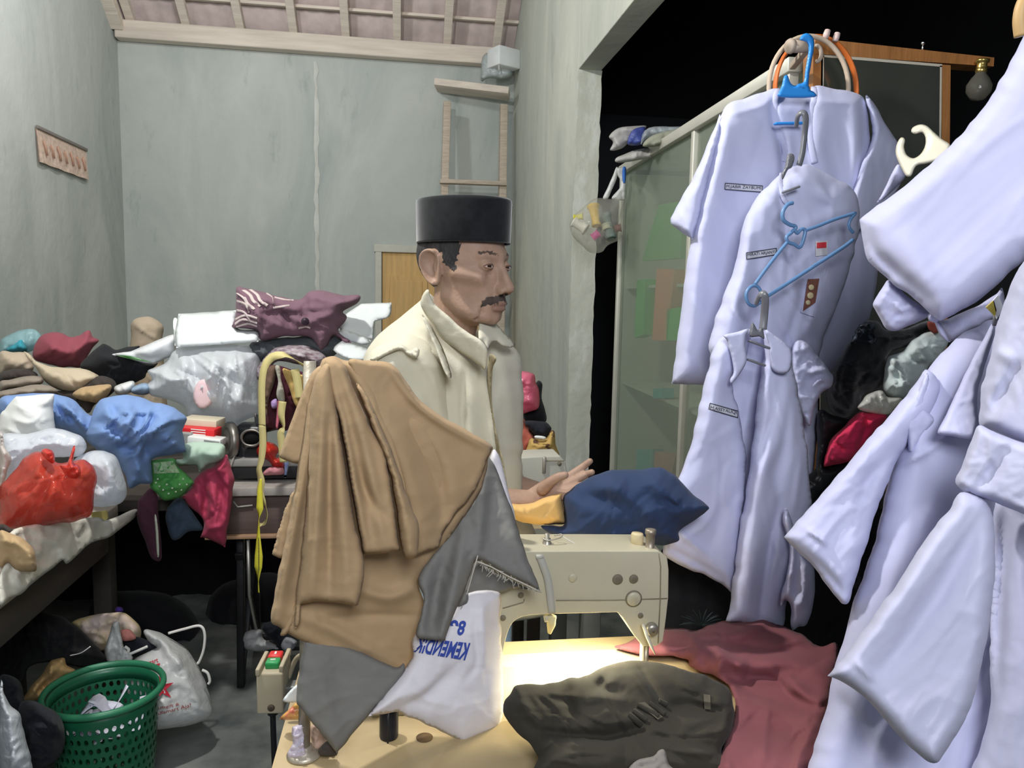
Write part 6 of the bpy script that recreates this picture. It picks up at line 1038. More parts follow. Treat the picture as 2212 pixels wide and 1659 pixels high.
# things on top of the cabinet
def topY(px): return 3.3
for (o_, lb, m, Y) in ((Z6((428, 585), (470, 550), (560, 540), (590, 545), (560, 590), (520, 610), (480, 640), (435, 645), (445, 610)), 'grey folded plastic at the far end of the cabinet top', mat('grey_pack', (.36, .35, .34), .5), 3.3), (Z6((510, 600), (530, 560), (580, 545), (590, 580), (570, 620), (515, 625)), 'dark blue plastic folder on the cabinet top', mat('indigo_pack', (.05, .07, .26), .35), 3.25), (Z6((565, 620), (600, 550), (760, 540), (830, 495), (838, 500), (780, 550), (700, 570), (600, 590)), 'clear plastic sleeve on the cabinet top', film('sleeve_film', (.62, .68, .72), .6, .15), 3.2), (Z6((575, 630), (620, 580), (760, 550), (735, 585), (720, 610), (660, 625)), 'grey-green cloth under the plastic sleeve on the cabinet', cloth_m('sage_cloth', (.30, .31, .24)), 3.15), (Z6((458, 680), (500, 660), (560, 640), (640, 630), (668, 625), (660, 660), (600, 680), (470, 700)), 'grey paper sticking out low over the cabinet top rail', mat('grey_paper', (.44, .43, .40), .7), 3.3)):
    pile('stored_item', lb, 'packaging', o_, Y, m, tf=.03, tb=.10, edge=10, res=4, wr=.012, ws=16)
# ------------------------------------------------------------------ bag of thread spools on the cabinet's far corner
hkp = onface(1342, 372)-cn*.03; YS = 3.62
sbg = thing('spool_bag', 'clear plastic bag of thread spools hanging from the cabinet far corner', 'bag', atY(1290., 545., YS))
cloth('bag_body', dict(out=Z11((150, 640), (190, 570), (260, 510), (330, 440), (400, 408), (500, 405), (580, 400), (640, 300), (690, 280), (690, 450), (680, 660), (692, 700), (680, 760), (600, 840), (510, 890), (470, 940), (400, 960), (340, 955), (270, 890), (180, 800), (150, 720)), plane=planeY(YS), tf=.10, tb=.08, edge=45, res=4, wr=.016, ws=26), film('spool_bag_film', (.80, .80, .74), .26, .18), sbg)
cloth('bag_handle', [dict(out=Z11((470, 405), (520, 300), (570, 180), (600, 105), (620, 105), (612, 200), (560, 330), (520, 410)), plane=planeY(YS), tf=.012, tb=.012, edge=6, res=3, wr=.004, ws=10), dict(out=Z11((610, 110), (680, 100), (705, 110), (700, 300), (690, 420), (600, 420), (560, 400), (640, 300), (640, 220), (620, 180)), plane=planeY(YS-.02), tf=.012, tb=.012, edge=6, res=3, wr=.004, ws=10)], film('handle_film', (.80, .81, .80), .92), sbg)
cloth('blue_print', dict(out=Z11((668, 105), (703, 108), (695, 250), (668, 230)), plane=planeY(YS-.05), tf=.006, tb=.004, edge=4, res=3, wr=0), mat('blue_bag_print', (.04, .16, .55), .5), sbg)
def spool(name, label, a, c, r0, r1, m, Y=YS-.01):
    p, q = atY(*Z11(a)[0], Y), atY(*Z11(c)[0], Y); d_ = q-p; L = np.linalg.norm(d_); b = MB(); ax = d_/L+np.array((0, -.35, 0)); b.lathe([(r0*.72, 0), (r0, 0), (r0, L*.10), (r0*.8, L*.16), (r1*.82, L*.84), (r1, L*.9), (r1, L), (r1*.72, L), (r1*.65, L*.6), (r0*.65, L*.4), (r0*.72, 0)], p, 20, tuple(ax), cap=False); return tag(b.build(name, m, None), label, 'spool', 'thread spools in the plastic bag')
spool('thread_spool', 'golden yellow plastic thread cone in the hanging bag', (375, 480), (392, 700), .030, .022, mat('yellow_spool', (.66, .42, .03), .4))
spool('thread_spool', 'white cardboard tube in the hanging bag', (180, 640), (300, 730), .026, .028, mat('white_tube', (.66, .63, .55), .6))
spool('thread_spool', 'grey-green thread spool with a pale band in the hanging bag', (500, 560), (530, 830), .026, .026, mat('greygreen_spool', (.16, .22, .20), .5, 0, 1, 0, 9))
spool('thread_spool', 'pale band spool lying across the grey-green spool in the hanging bag', (500, 670), (510, 730), .028, .028, mat('pale_band_spool', (.55, .55, .40), .6), YS-.03)
spool('thread_spool', 'bright pink spool at the bottom of the hanging bag', (370, 800), (430, 750), .022, .022, mat('pink_spool', (.75, .08, .36), .3))
spool('thread_spool', 'yellow-green spool at the left of the hanging bag', (180, 600), (270, 590), .014, .016, mat('lime_spool', (.60, .55, .05), .4))
spool('thread_spool', 'dull maroon spool at the right of the hanging bag', (590, 710), (650, 700), .020, .020, mat('maroon_spool', (.28, .13, .11), .5))
# ------------------------------------------------------------------ wood-framed glass panel at the near end of the cabinet
YW = 1.93; WOODB = mat('orange_brown_wood', (.34, .145, .045), .4, .12, 20, .18, 8, stretch=(4, 4, .6), spec=.5)
wp = thing('wooden_glass_panel', 'brown wood-framed glass showcase end behind the hanging shirts', 'showcase', (1.2, YW, 0))
def qd(nm, P, m, dp=.03, par=wp):
    q = MB(); A = [atY(x, y, YW) for x, y in P]; B_ = [a+np.array((0, dp, 0)) for a in A]; q.add(A+B_, [(0, 1, 2, 3), (7, 6, 5, 4), (0, 4, 5, 1), (1, 5, 6, 2), (2, 6, 7, 3), (3, 7, 4, 0)]); return q.build(nm, m, par, False)
qd('top_rail', Z14((460, 160), (1915, 318), (1910, 390), (440, 290)), WOODB, .05)
qd('left_stile', Z14((440, 290), (520, 290), (470, 5200), (400, 5200)), WOODB, .05)
qd('right_stile', Z14((1490, 375), (1560, 380), (1500, 5200), (1430, 5200)), WOODB, .05)
BEAD = mat('pale_bead', (.52, .47, .38), .5)
qd('bead', Z14((520, 290), (1490, 372), (1490, 395), (525, 318)), BEAD, .025); qd('bead', Z14((505, 300), (530, 300), (480, 5200), (455, 5200)), BEAD, .025); qd('bead', Z14((1470, 385), (1492, 385), (1440, 5200), (1418, 5200)), BEAD, .025)
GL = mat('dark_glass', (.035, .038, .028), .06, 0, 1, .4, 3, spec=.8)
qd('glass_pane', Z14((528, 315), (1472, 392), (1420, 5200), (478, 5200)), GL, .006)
b = MB(); q0 = atY(*Z14((1330, 265))[0], YW+.02); b.tube([q0, q0+np.array((0, 0, .018))], .0025, 8); b.lathe([(0, .004), (.005, .003), (.005, -.002), (0, -.003)], q0+np.array((0, 0, .02)), 12, (0, -1, .4)); b.build('screw_hook', mat('bright_screw', (.8, .8, .8), .2, metal=1), wp)
bu = thing('light_bulb', 'unlit glass bulb with a brass cap hanging under the showcase rail', 'bulb', atY(*Z14((1800, 640))[0], YW-.02))
bc_ = atY(*Z14((1790, 560))[0], YW-.02); b = MB(); b.lathe([(0, -.034), (.018, -.030), (.030, -.012), (.031, .004), (.022, .022), (.013, .034), (.0125, .042)], bc_, 24, (.06, 0, 1)); b.build('glass_bulb', film('bulb_glass', (.30, .29, .24), .35, .03), bu)
b = MB(); b.lathe([(.0125, .036), (.014, .037), (.014, .046), (.0125, .048), (.014, .052), (.0125, .056), (.013, .062), (.017, .064), (.017, .070), (.008, .072), (0, .072)], bc_, 20, (.06, 0, 1)); b.build('brass_cap', mat('brass', (.55, .40, .12), .25, 0, 1, .1, 20, .9), bu)
# ------------------------------------------------------------------ embroidery hoops
def ringpts(cx, cy, rx, ry, Y, a0=0, a1=360, n=48): return [atY(cx+rx*math.cos(math.radians(a)), cy-ry*math.sin(math.radians(a)), Y) for a in np.linspace(a0, a1, n, endpoint=(a1-a0) < 360)]
hoop = thing('embroidery_hoop', 'pale wooden embroidery hoop with clamp screws behind the blue hanger', 'embroidery hoop', atY(1747., 300., 1.86))
BEI = mat('beige_hoop_wood', (.55, .44, .33), .55, .1, 40, .1, 12); ORA = mat('orange_hoop', (.60, .15, .03), .4)
b = MB(); b.tube(ringpts(1747, 190, 86, 112, 1.84), .0060, 10, False, 0, True); b.build('hoop_ring', BEI, hoop)
for a_ in ((548, 128), (628, 152)): b = MB(); q0 = atY(*Z14(a_)[0], 1.84); b.lathe([(0, .011), (.007, .010), (.008, 0), (.007, -.010), (0, -.011)], q0, 12, (.3, 0, 1)); b.build('clamp_screw', mat('pinkish_plastic', (.66, .50, .46), .4), hoop)
h2 = thing('embroidery_hoop', 'orange embroidery hoop hanging behind the pale wooden one', 'embroidery hoop', atY(1757., 300., 1.885))
b = MB(); b.tube(ringpts(1762, 196, 88, 118, 1.875), .0095, 10, False, 0, True, .5, (0, 1, 0)); b.build('hoop_ring', ORA, h2)
hk = thing('hanging_peg', 'beige double peg at the cabinet corner carrying the blue hanger', 'peg', onface(1722, 100))
pa_ = atY(*Z14((255, 225))[0], 1.80); pb_ = atY(*Z14((400, 235))[0], 1.80); PEG = mat('beige_peg', (.42, .34, .27), .6, .1, 40)
b = MB(); b.tube([pa_, pb_], [.015, .013], 14); b.lathe([(0, .008), (.015, .007), (.018, 0), (.015, -.007), (0, -.008)], pa_, 18, (1, .2, .2)); b.build('peg_body', PEG, hk)
b = MB(); b.tube([atY(*Z14((470+35*math.cos(t), 285+65*math.sin(t)))[0], 1.86) for t in np.linspace(-1.9, 1.8, 14)], .005, 8); b.build('peg_ring', PEG, hk)
b = MB(); b.bar(pb_, pb_+np.array((.04, .15, -.0)), .016, .016); b.build('peg_bar', PEG, hk)
# ================================================================== shirts on hangers
def white(name, c=(.54, .555, .75)): return cloth_m(name, c, .03, .85, .05, .05)  # white cotton tinted lavender: cool light and bluish shade put into the colour
W1 = white('white_uniform_cotton'); LAB = mat('name_strip', (.62, .62, .70), .8); INK = mat('label_ink', (.06, .06, .08), .8)
def nametag(par, tree, quad, word):
    decal('name_strip', quad, tree, LAB, par, .003)
    q = [np.array(p, float) for p in quad]; c = sum(q)/4
    for a, c_ in ((0, 1), (1, 2), (2, 3), (3, 0)):
        P = [q[a]*(1-t)+q[c_]*t for t in np.linspace(0, 1, 6)]; m_ = MB(); m_.tube(on(tree, P, .0045), .0009, 5); m_.build('name_border', INK, par)
    ins = [c+(p-c)*np.array((.93, .62)) for p in q]; lettering('name_lettering', word, ins, tree, INK, par, .0048, 0)
# --- shirt A on the blue hanger
YA = 1.77; PA = plane3((1480, 600, YA-.02), (1900, 600, YA+.03), (1700, 210, YA))
sA = thing('uniform_shirt', 'white short-sleeved shirt with a name strip on the bright blue hanger', 'shirt', atY(1650., 830., YA))
bA = cloth('shirt_body', dict(nf=12, fw=(12, 34), fh=.006, out=PX((1676, 190), (1640, 200), (1602, 213), (1566, 230), (1552, 262), (1536, 320), (1520, 380), (1500, 470), (1488, 540), (1476, 620), (1464, 720), (1452, 828), (1452, 828), (1480, 832), (1530, 830), (1620, 838), (1720, 838), (1800, 830), (1850, 760), (1890, 640), (1900, 520), (1890, 400), (1880, 300), (1876, 240), (1868, 212), (1846, 201), (1800, 192), (1765, 184), (1745, 196), (1700, 198)), plane=PA, tf=.05, tb=.06, edge=46, res=6, wr=.006, ws=80, wdir=(82, 3), seed=71,
      strokes=[(((1560, 250), (1530, 420), (1500, 560), (1480, 800)), .02, 26), (((1600, 330), (1580, 520), (1550, 760)), -.012, 30), (((1672, 200), (1672, 260), (1690, 320), (1694, 420)), -.018, 9), (((1762, 196), (1745, 260), (1745, 330)), -.012, 8), (((1780, 240), (1770, 330), (1800, 420)), .012, 20), (((1850, 215), (1850, 320), (1838, 410)), .016, 16), (((1580, 245), (1640, 230), (1668, 212)), .008, 7), (((1764, 214), (1810, 222), (1850, 218)), .008, 7)]), W1, sA)
cloth('sleeve', dict(out=Z6((905, 490), (880, 560), (860, 600), (800, 740), (740, 850), (690, 940), (690, 940), (696, 966), (740, 995), (790, 1028), (790, 1028), (815, 930), (850, 800), (880, 680), (900, 590)), plane=plane3((1460, 490, YA-.01), (1540, 300, YA-.03), (1555, 250, YA-.03)), tf=.030, tb=.03, edge=22, res=5, wr=.004, ws=60, wdir=(65, 3), strokes=[(Z6((720, 960), (790, 1000)), .006, 4), (Z6((880, 600), (800, 800), (740, 960)), .008, 18)]), W1, sA)
cloth('sleeve', dict(out=PX((1868, 206), (1895, 235), (1912, 268), (1940, 310), (1958, 350), (1945, 400), (1920, 440), (1885, 475), (1850, 500), (1838, 480), (1842, 420), (1862, 350), (1885, 290)), plane=plane3((1850, 420, YA-.05), (1950, 360, YA+.05), (1870, 220, YA)), tf=.03, tb=.03, edge=24, res=5, wr=.004, ws=60, wdir=(100, 3), strokes=[(((1898, 275), (1870, 350), (1845, 430)), .014, 6)]), W1, sA)
trA = bvh(bA)
def neckline(par, tree, pts, r=.008): q = MB(); q.tube(on(tree, catmull(pts, 5), .001), r, 10, flat=.45, upv=(1, 0, 0)); q.build('collar', W1, par)
neckline(sA, trA, Z10((935, 445), (915, 500), (908, 600), (912, 690), (945, 770), (978, 845), (985, 900), (970, 960))); neckline(sA, trA, Z10((1190, 430), (1192, 520), (1172, 570), (1162, 700), (1172, 860), (1195, 970)))
nametag(sA, trA, Z6((929, 787), (1089, 799), (1087, 825), (927, 813)), 'M.JABIR ZAYBUMI')
BLUH = mat('bright_blue_plastic', (.03, .27, .75), .3, .03, 40, .05, 8, spec=.6); YH = YA-.075
hA = thing('clothes_hanger', 'bright blue plastic clothes hanger at the top of the shirts', 'hanger', atY(1720., 210., YH))
cloth('hook', dict(out=Z10((1085, 85), (1100, 55), (1130, 40), (1165, 50), (1188, 90), (1186, 160), (1172, 250), (1155, 340), (1150, 420), (1165, 450), (1120, 460), (1050, 440), (1070, 405), (1110, 390), (1125, 330), (1135, 250), (1150, 160), (1140, 110), (1115, 95)), plane=planeY(YH), tf=.006, tb=.006, edge=6, res=3, wr=0, n=6), BLUH, hA)
cloth('plate', dict(out=Z10((945, 498), (942, 450), (955, 420), (972, 350), (1000, 342), (1018, 390), (1050, 415), (1095, 400), (1150, 415), (1165, 448), (1192, 462), (1192, 498)), plane=planeY(YH), tf=.006, tb=.006, edge=6, res=3, wr=0, n=3), BLUH, hA)
b = MB(); b.bar(atY(*Z10((905, 688))[0], YH+.01), atY(*Z10((1110, 685))[0], YH+.01), .006, .014, (0, 1, 0)); b.build('cross_bar', BLUH, hA)
# --- shirt B on the grey hanger
YB_ = 1.635; sB = thing('uniform_shirt', 'white shirt with a red and white flag patch on a grey hanger', 'shirt', atY(1680., 1030., YB_))
PB = plane3((1580, 600, YB_-.02), (1840, 500, YB_+.03), (1720, 370, YB_))
bB = cloth('shirt_body', dict(nf=16, fw=(8, 24), fh=.008, out=PX((1725, 357), (1706, 362), (1690, 374), (1664, 396), (1640, 420), (1612, 468), (1598, 520), (1582, 590), (1560, 650), (1542, 700), (1532, 755), (1560, 800), (1620, 850), (1690, 900), (1716, 960), (1738, 1028), (1738, 1028), (1758, 1026), (1764, 940), (1768, 860), (1766, 800), (1776, 740), (1800, 680), (1826, 610), (1846, 540), (1856, 480), (1853, 430), (1842, 408), (1815, 392), (1780, 372), (1750, 356)), plane=PB, tf=.05, tb=.05, edge=44, res=6, wr=.009, ws=60, wdir=(70, 2.2), seed=72,
      strokes=[(((1610, 480), (1600, 600), (1570, 740)), .016, 18), (((1640, 480), (1640, 640), (1600, 780)), -.012, 20), (((1690, 385), (1684, 430), (1700, 500), (1704, 620)), -.014, 8), (((1730, 380), (1770, 420), (1845, 440)), .016, 18), (((1690, 560), (1720, 640), (1715, 740)), .012, 14), (((1740, 600), (1720, 680), (1700, 740)), -.014, 10), (((1720, 500), (1780, 470), (1850, 450)), .010, 14), (((1765, 640), (1750, 700), (1715, 745)), .01, 10)]), W1, sB)
cloth('sleeve', dict(out=PX((1712, 748), (1735, 735), (1765, 765), (1790, 800), (1800, 812), (1796, 835), (1775, 850), (1760, 880), (1748, 920), (1728, 880), (1712, 830)), plane=planeY(YB_-.06), tf=.022, tb=.02, edge=14, res=4, wr=.006, ws=26, strokes=[(((1748, 806), (1775, 800), (1796, 808)), .014, 7), (((1755, 840), (1770, 822), (1794, 822)), .012, 6)]), W1, sB)
trB = bvh(bB); neckline(sB, trB, Z10((958, 1045), (950, 1090), (956, 1160), (972, 1225), (992, 1255)), .005); nametag(sB, trB, Z6((1019, 1086), (1148, 1067), (1150, 1093), (1021, 1114)), 'MIRATI ARJANTI')
decal('flag_patch', Z6((1316, 1036), (1370, 1033), (1367, 1096), (1316, 1101)), trB, mat('patch_white', (.68, .66, .70), .8), sB, .003); decal('red_band', Z6((1322, 1043), (1363, 1040), (1363, 1064), (1322, 1067)), trB, mat('flag_red', (.72, .05, .07), .7), sB, .0045)
decal('pocket', Z6((1325, 1150), (1382, 1132), (1310, 1362), (1250, 1342)), trB, W1, sB, .004, 8, 8)
decal('school_badge', Z6((1283, 1200), (1333, 1197), (1316, 1300), (1262, 1338)), trB, mat('badge_brown', (.19, .075, .055), .8), sB, .0065, 5, 6)
b = MB(); q_ = Z6((1298, 1235), (1294, 1270), (1284, 1300)); 
for (p, r_) in zip(q_, (.0065, .0075, .0055)): b.lathe([(0, .002), (r_*.7, .0018), (r_, .0005), (r_, 0)], on(trB, [p], .0078)[0], 14, (-.1, -1, .1))
b.build('badge_emblem', mat('badge_gold', (.62, .52, .30), .6), sB)
GRH = mat('grey_hanger_plastic', (.17, .17, .19), .3, 0, 1, .1, 10, spec=.6)
def greyhanger(label, hook, bars, Y, top=None):
    h = thing('clothes_hanger', label, 'hanger', atY(*bars[0][0], Y)); q = MB(); q.tube(catmull([atY(x, y, Y+dy) for x, y, dy in hook], 6), .0048, 10, flat=1.6); q.build('hook', GRH, h)
    for P in bars: q = MB(); q.bar(atY(*P[0], Y+.0), atY(*P[1], Y+.0), .005, .011, (0, 1, 0)); q.build('cross_bar', GRH, h)
    if top: cloth('shoulder', dict(out=top, plane=planeY(Y), tf=.005, tb=.005, edge=5, res=3, wr=0, n=3), GRH, h)
    return h
pt10 = lambda a, c: Z10((a, c))[0]
greyhanger('dark grey hanger of the flag-patch shirt hooked on the blue hanger', [(*pt10(1062, 700), .02), (*pt10(1075, 630), .0), (*pt10(1110, 608), -.01), (*pt10(1130, 650), -.01), (*pt10(1122, 760), 0), (*pt10(1105, 900), 0), (*pt10(1082, 985), 0)], [(pt10(962, 1182), pt10(1085, 1138))], YB_-.068, Z10((975, 1010), (990, 940), (1005, 905), (1040, 905), (1050, 940), (1030, 1000), (1000, 1020), (965, 1090), (955, 1050)))
# --- shirt C
YC = 1.49; sC = thing('uniform_shirt', 'white open-fronted shirt with a name strip hanging lowest above the sewing machine', 'shirt', atY(1600., 1350., YC))
PCb = plane3((1500, 1000, YC+.05), (1740, 1000, YC+.08), (1640, 740, YC+.03)); PCf = plane3((1480, 1100, YC-.03), (1740, 1000, YC+.02), (1640, 720, YC))
cloth('back_panel', dict(out=PX((1632, 716), (1600, 722), (1570, 740), (1560, 900), (1560, 1100), (1590, 1240), (1660, 1240), (1700, 1100), (1700, 900), (1700, 770), (1680, 735), (1655, 716)), plane=PCb, tf=.012, tb=.01, edge=20, res=7, wr=.004, wdir=(85, 3)), W1, sC)
lC = cloth('front_panel', dict(nf=8, fw=(10, 28), fh=.006, out=PX((1624, 712), (1590, 718), (1560, 727), (1546, 742), (1535, 775), (1520, 840), (1508, 890), (1495, 950), (1474, 1010), (1456, 1060), (1445, 1110), (1438, 1160), (1432, 1192), (1445, 1208), (1480, 1226), (1530, 1246), (1565, 1268), (1586, 1284), (1586, 1284), (1596, 1210), (1606, 1120), (1612, 1030), (1608, 960), (1596, 890), (1580, 828), (1594, 812), (1612, 772), (1620, 740)), plane=PCf, tf=.030, tb=.02, edge=40, res=6, wr=.006, ws=70, wdir=(95, 2.5), seed=81,
     strokes=[(((1560, 740), (1545, 850), (1520, 960)), .014, 24), (((1596, 890), (1604, 1000), (1598, 1120), (1584, 1270)), .010, 10), (((1440, 1180), (1500, 1215), (1580, 1265)), -.012, 9), (((1540, 900), (1520, 1040), (1500, 1180)), .008, 30), (((1450, 1130), (1480, 1160), (1530, 1200)), .012, 8), (((1600, 1050), (1560, 1110), (1540, 1190)), -.006, 12)]), W1, sC)
rC = cloth('front_panel', dict(nf=10, fw=(8, 20), fh=.008, out=PX((1652, 715), (1672, 725), (1692, 745), (1706, 765), (1714, 800), (1724, 850), (1735, 900), (1744, 980), (1750, 1060), (1754, 1110), (1740, 1180), (1716, 1240), (1700, 1300), (1690, 1356), (1640, 1352), (1600, 1348), (1567, 1343), (1567, 1343), (1578, 1300), (1588, 1220), (1600, 1130), (1618, 1020), (1630, 920), (1640, 830), (1648, 770)), plane=plane3((1580, 1300, YC-.05), (1740, 1000, YC+.0), (1650, 730, YC-.01)), tf=.028, tb=.02, edge=30, res=6, wr=.006, ws=50, wdir=(100, 3), seed=82,
     strokes=[(((1648, 780), (1660, 900), (1640, 1040), (1600, 1330)), .020, 18), (((1700, 830), (1680, 950), (1655, 1020), (1670, 1090)), .022, 12, 20), (((1712, 860), (1708, 980), (1690, 1080)), .014, 14), (((1665, 900), (1650, 960), (1640, 1010)), -.012, 7), (((1680, 1080), (1660, 1200), (1640, 1345)), -.018, 9), (((1650, 1100), (1630, 1220), (1612, 1340)), .012, 12)]), W1, sC)
cloth('sleeve', dict(out=PX((1696, 1095), (1712, 1130), (1724, 1180), (1742, 1205), (1757, 1222), (1761, 1260), (1758, 1300), (1745, 1346), (1725, 1354), (1709, 1360), (1708, 1310), (1696, 1296), (1686, 1308), (1688, 1280), (1702, 1230), (1706, 1180), (1692, 1130)), plane=planeY(YC-.07), tf=.022, tb=.015, edge=16, res=5, wr=.006, ws=30, wdir=(95, 2.5), strokes=[(((1705, 1130), (1722, 1200), (1716, 1290)), -.012, 6), (((1735, 1220), (1740, 1270), (1725, 1320)), .01, 9)]), W1, sC)
cloth('collar', [dict(out=Z8((280, 262), (262, 300), (262, 360), (268, 420), (240, 480), (192, 540), (182, 520), (200, 470), (170, 330), (150, 296), (220, 276)), plane=planeY(YC-.055), tf=.008, tb=.006, edge=7, res=4, wr=.001), dict(out=Z8((360, 265), (420, 300), (480, 350), (500, 390), (490, 470), (450, 490), (400, 470), (385, 400), (380, 340)), plane=planeY(YC-.05), tf=.008, tb=.006, edge=7, res=4, wr=.001)], W1, sC)
trC = bvh(lC); nametag(sC, trC, Z8((80, 642), (222, 682), (222, 716), (74, 671)), 'M.ASSYAUQI')
pt8 = lambda a, c: Z8((a, c))[0]
greyhanger('dark grey hanger of the open-fronted shirt hooked on the wire hanger loop', [(*pt8(318, 128), .02), (*pt8(335, 90), 0), (*pt8(352, 84), -.01), (*pt8(362, 110), -.01), (*pt8(358, 190), 0), (*pt8(350, 265), 0)], [(pt8(278, 322), pt8(385, 362)), (pt8(272, 418), pt8(362, 450))], YC-.06, Z8((283, 300), (290, 240), (302, 232), (322, 268), (338, 255), (350, 258), (358, 312), (330, 300)))
# --- light blue wire-like hanger with a heart
WBL = mat('pale_blue_plastic', (.13, .26, .48), .35, 0, 1, .08, 10, spec=.5); YWH = 1.51
wh = thing('clothes_hanger', 'slim pale blue hanger with a heart shape in front of the flag-patch shirt', 'hanger', atY(1690., 640., YWH))
def wt(nm, zs, r=.0036, closed=False):
    q = MB(); P = [atY(x, y, YWH+.04*((x-1640)/200)) for x, y in Z6(*zs)]; q.tube(catmull(P, 5, closed), r, 8, True, 0, closed); q.build(nm, WBL, wh)
wt('hook', ((1218, 872), (1195, 880), (1175, 912), (1178, 945), (1205, 965), (1228, 972), (1230, 985)), .0042)
wt('heart', ((1212, 1000), (1225, 988), (1238, 1002), (1255, 985), (1270, 988), (1268, 1015), (1250, 1062), (1225, 1050), (1198, 1040), (1192, 1018)), .0038, True)
wt('arm', ((1195, 1040), (1150, 1095), (1100, 1160), (1055, 1222))); wt('arm', ((1268, 992), (1330, 970), (1400, 942), (1488, 915))); wt('lower_bar', ((1078, 1292), (1180, 1228), (1300, 1150), (1430, 1066), (1478, 1030)), .0040)
wt('loop', ((1078, 1292), (1082, 1258), (1065, 1230), (1038, 1232), (1018, 1262), (1025, 1300), (1050, 1315), (1078, 1300))); wt('side_loop', ((1488, 915), (1465, 945), (1460, 975), (1478, 1000)))
# --- shirt D: sleeve close at the upper right
WD = white('white_uniform_close', (.50, .505, .70)); YD = 1.02
sD = thing('uniform_shirt', 'white shirt close at the upper right with a wide sleeve, knotted below', 'shirt', atY(2030., 740., YD))
cloth('sleeve', dict(out=PX((2215, 70), (2185, 130), (2150, 192), (2110, 250), (2060, 308), (2000, 362), (1940, 412), (1885, 452), (1856, 474), (1856, 474), (1862, 520), (1872, 558), (1900, 588), (1940, 620), (1985, 655), (2022, 688), (2040, 690), (2080, 668), (2125, 640), (2170, 600), (2215, 560), (2330, 500), (2330, -50), (2260, 0)), plane=plane3((1870, 500, 1.12), (2200, 300, 1.0), (2050, 660, 1.03)), tf=.045, tb=.05, edge=60, res=8, wr=.002, ws=140, seed=91, wdir=(-45, 3), strokes=[(((2205, 100), (2100, 270), (1960, 410), (1865, 480)), .018, 26), (((1930, 500), (1980, 560), (2020, 640)), .010, 30), (((1868, 505), (1900, 560), (2000, 650)), -.022, 14)]), WD, sD)
cloth('cuff', dict(out=Z15((516, 430), (560, 350), (604, 290), (660, 330), (740, 400), (820, 460), (852, 492), (828, 520), (740, 560), (660, 592), (600, 586), (560, 530), (528, 470)), plane=plane3((1900, 660, 1.12), (2000, 690, 1.10), (1920, 610, 1.11)), tf=.02, tb=.02, edge=18, res=5, wr=.004, ws=40, strokes=[(Z15((640, 420), (700, 470), (820, 500)), .008, 14)]), WD, sD)
cloth('knot', [dict(out=Z15((842, 500), (870, 482), (905, 492), (912, 520), (890, 545), (850, 535)), plane=planeY(1.06), tf=.016, tb=.016, edge=8, res=3, wr=.004, ws=12), dict(out=Z15((880, 540), (905, 535), (940, 590), (965, 650), (950, 655), (910, 610)), plane=planeY(1.07), tf=.01, tb=.01, edge=6, res=3, wr=.003)], WD, sD)
cloth('shirt_side', dict(out=Z15((890, 540), (960, 520), (1060, 480), (1160, 430), (1250, 370), (1290, 340), (1300, 480), (1240, 520), (1100, 590), (980, 660), (955, 640)), plane=planeY(1.10), tf=.02, tb=.02, edge=18, res=6, wr=.004, ws=40), WD, sD)
cloth('shirt_side', dict(out=Z14((1190, 1290), (1140, 1190), (1090, 1240), (1000, 1430), (960, 1500), (1040, 1450), (1130, 1360)), plane=planeY(1.25), tf=.012, tb=.012, edge=10, res=4, wr=.002), WD, sD)
CRH = mat('cream_hanger_plastic', (.68, .64, .50), .3, 0, 1, .05, 10, spec=.6); 
h_ = thing('clothes_hanger', 'cream plastic hanger with an open crescent hook at the upper right', 'hanger', atY(1960., 375., 1.16))
cloth('hanger_body', dict(out=Z14((1238, 922), (1250, 888), (1310, 864), (1368, 878), (1430, 930), (1492, 985), (1560, 1040), (1500, 1140), (1380, 1180), (1280, 1205), (1238, 1282), (1195, 1282), (1150, 1205), (1113, 1110), (1118, 1030), (1148, 975), (1175, 970), (1188, 992), (1180, 1050), (1200, 1110), (1255, 1140), (1310, 1110), (1348, 1040), (1352, 970), (1325, 928), (1270, 942)), plane=plane3((1940, 330, 1.18), (2030, 320, 1.14), (1960, 370, 1.16)), tf=.008, tb=.008, edge=8, res=3, wr=0, n=4, strokes=[(Z14((1270, 900), (1370, 930), (1370, 1040), (1280, 1150)), -.0025, 6)]), CRH, h_)
# --- shirt E: large front right, F: at the right edge
YE = .98; sE = thing('uniform_shirt', 'large white shirt in the right foreground with short sleeve and front seam', 'shirt', atY(1950., 1659., YE))
PE = plane3((1760, 1600, .92), (2200, 1600, .86), (2100, 720, 1.02))
bE = cloth('shirt_body', dict(nf=9, fw=(16, 46), fh=.008, out=PX((2146, 690), (2110, 705), (2076, 722), (2040, 756), (2000, 805), (1975, 850), (1960, 900), (1940, 960), (1915, 1060), (1895, 1150), (1870, 1230), (1845, 1290), (1832, 1345), (1815, 1405), (1795, 1475), (1785, 1530), (1766, 1590), (1745, 1660), (1738, 1720), (2300, 1720), (2300, 760), (2200, 720)), plane=PE, tf=.05, tb=.06, edge=70, res=8, wr=.005, ws=120, wdir=(105, 3), seed=101,
     strokes=[(((2085, 900), (2010, 970), (1930, 1020), (1905, 1120), (1870, 1230), (1840, 1330)), .010, 7), (((2060, 1000), (1990, 1150), (1930, 1320), (1860, 1560)), .010, 40), (((1800, 1500), (1840, 1540), (1900, 1640)), -.008, 16), (((2000, 860), (1990, 930), (1970, 1000)), .012, 14)]), WD, sE)
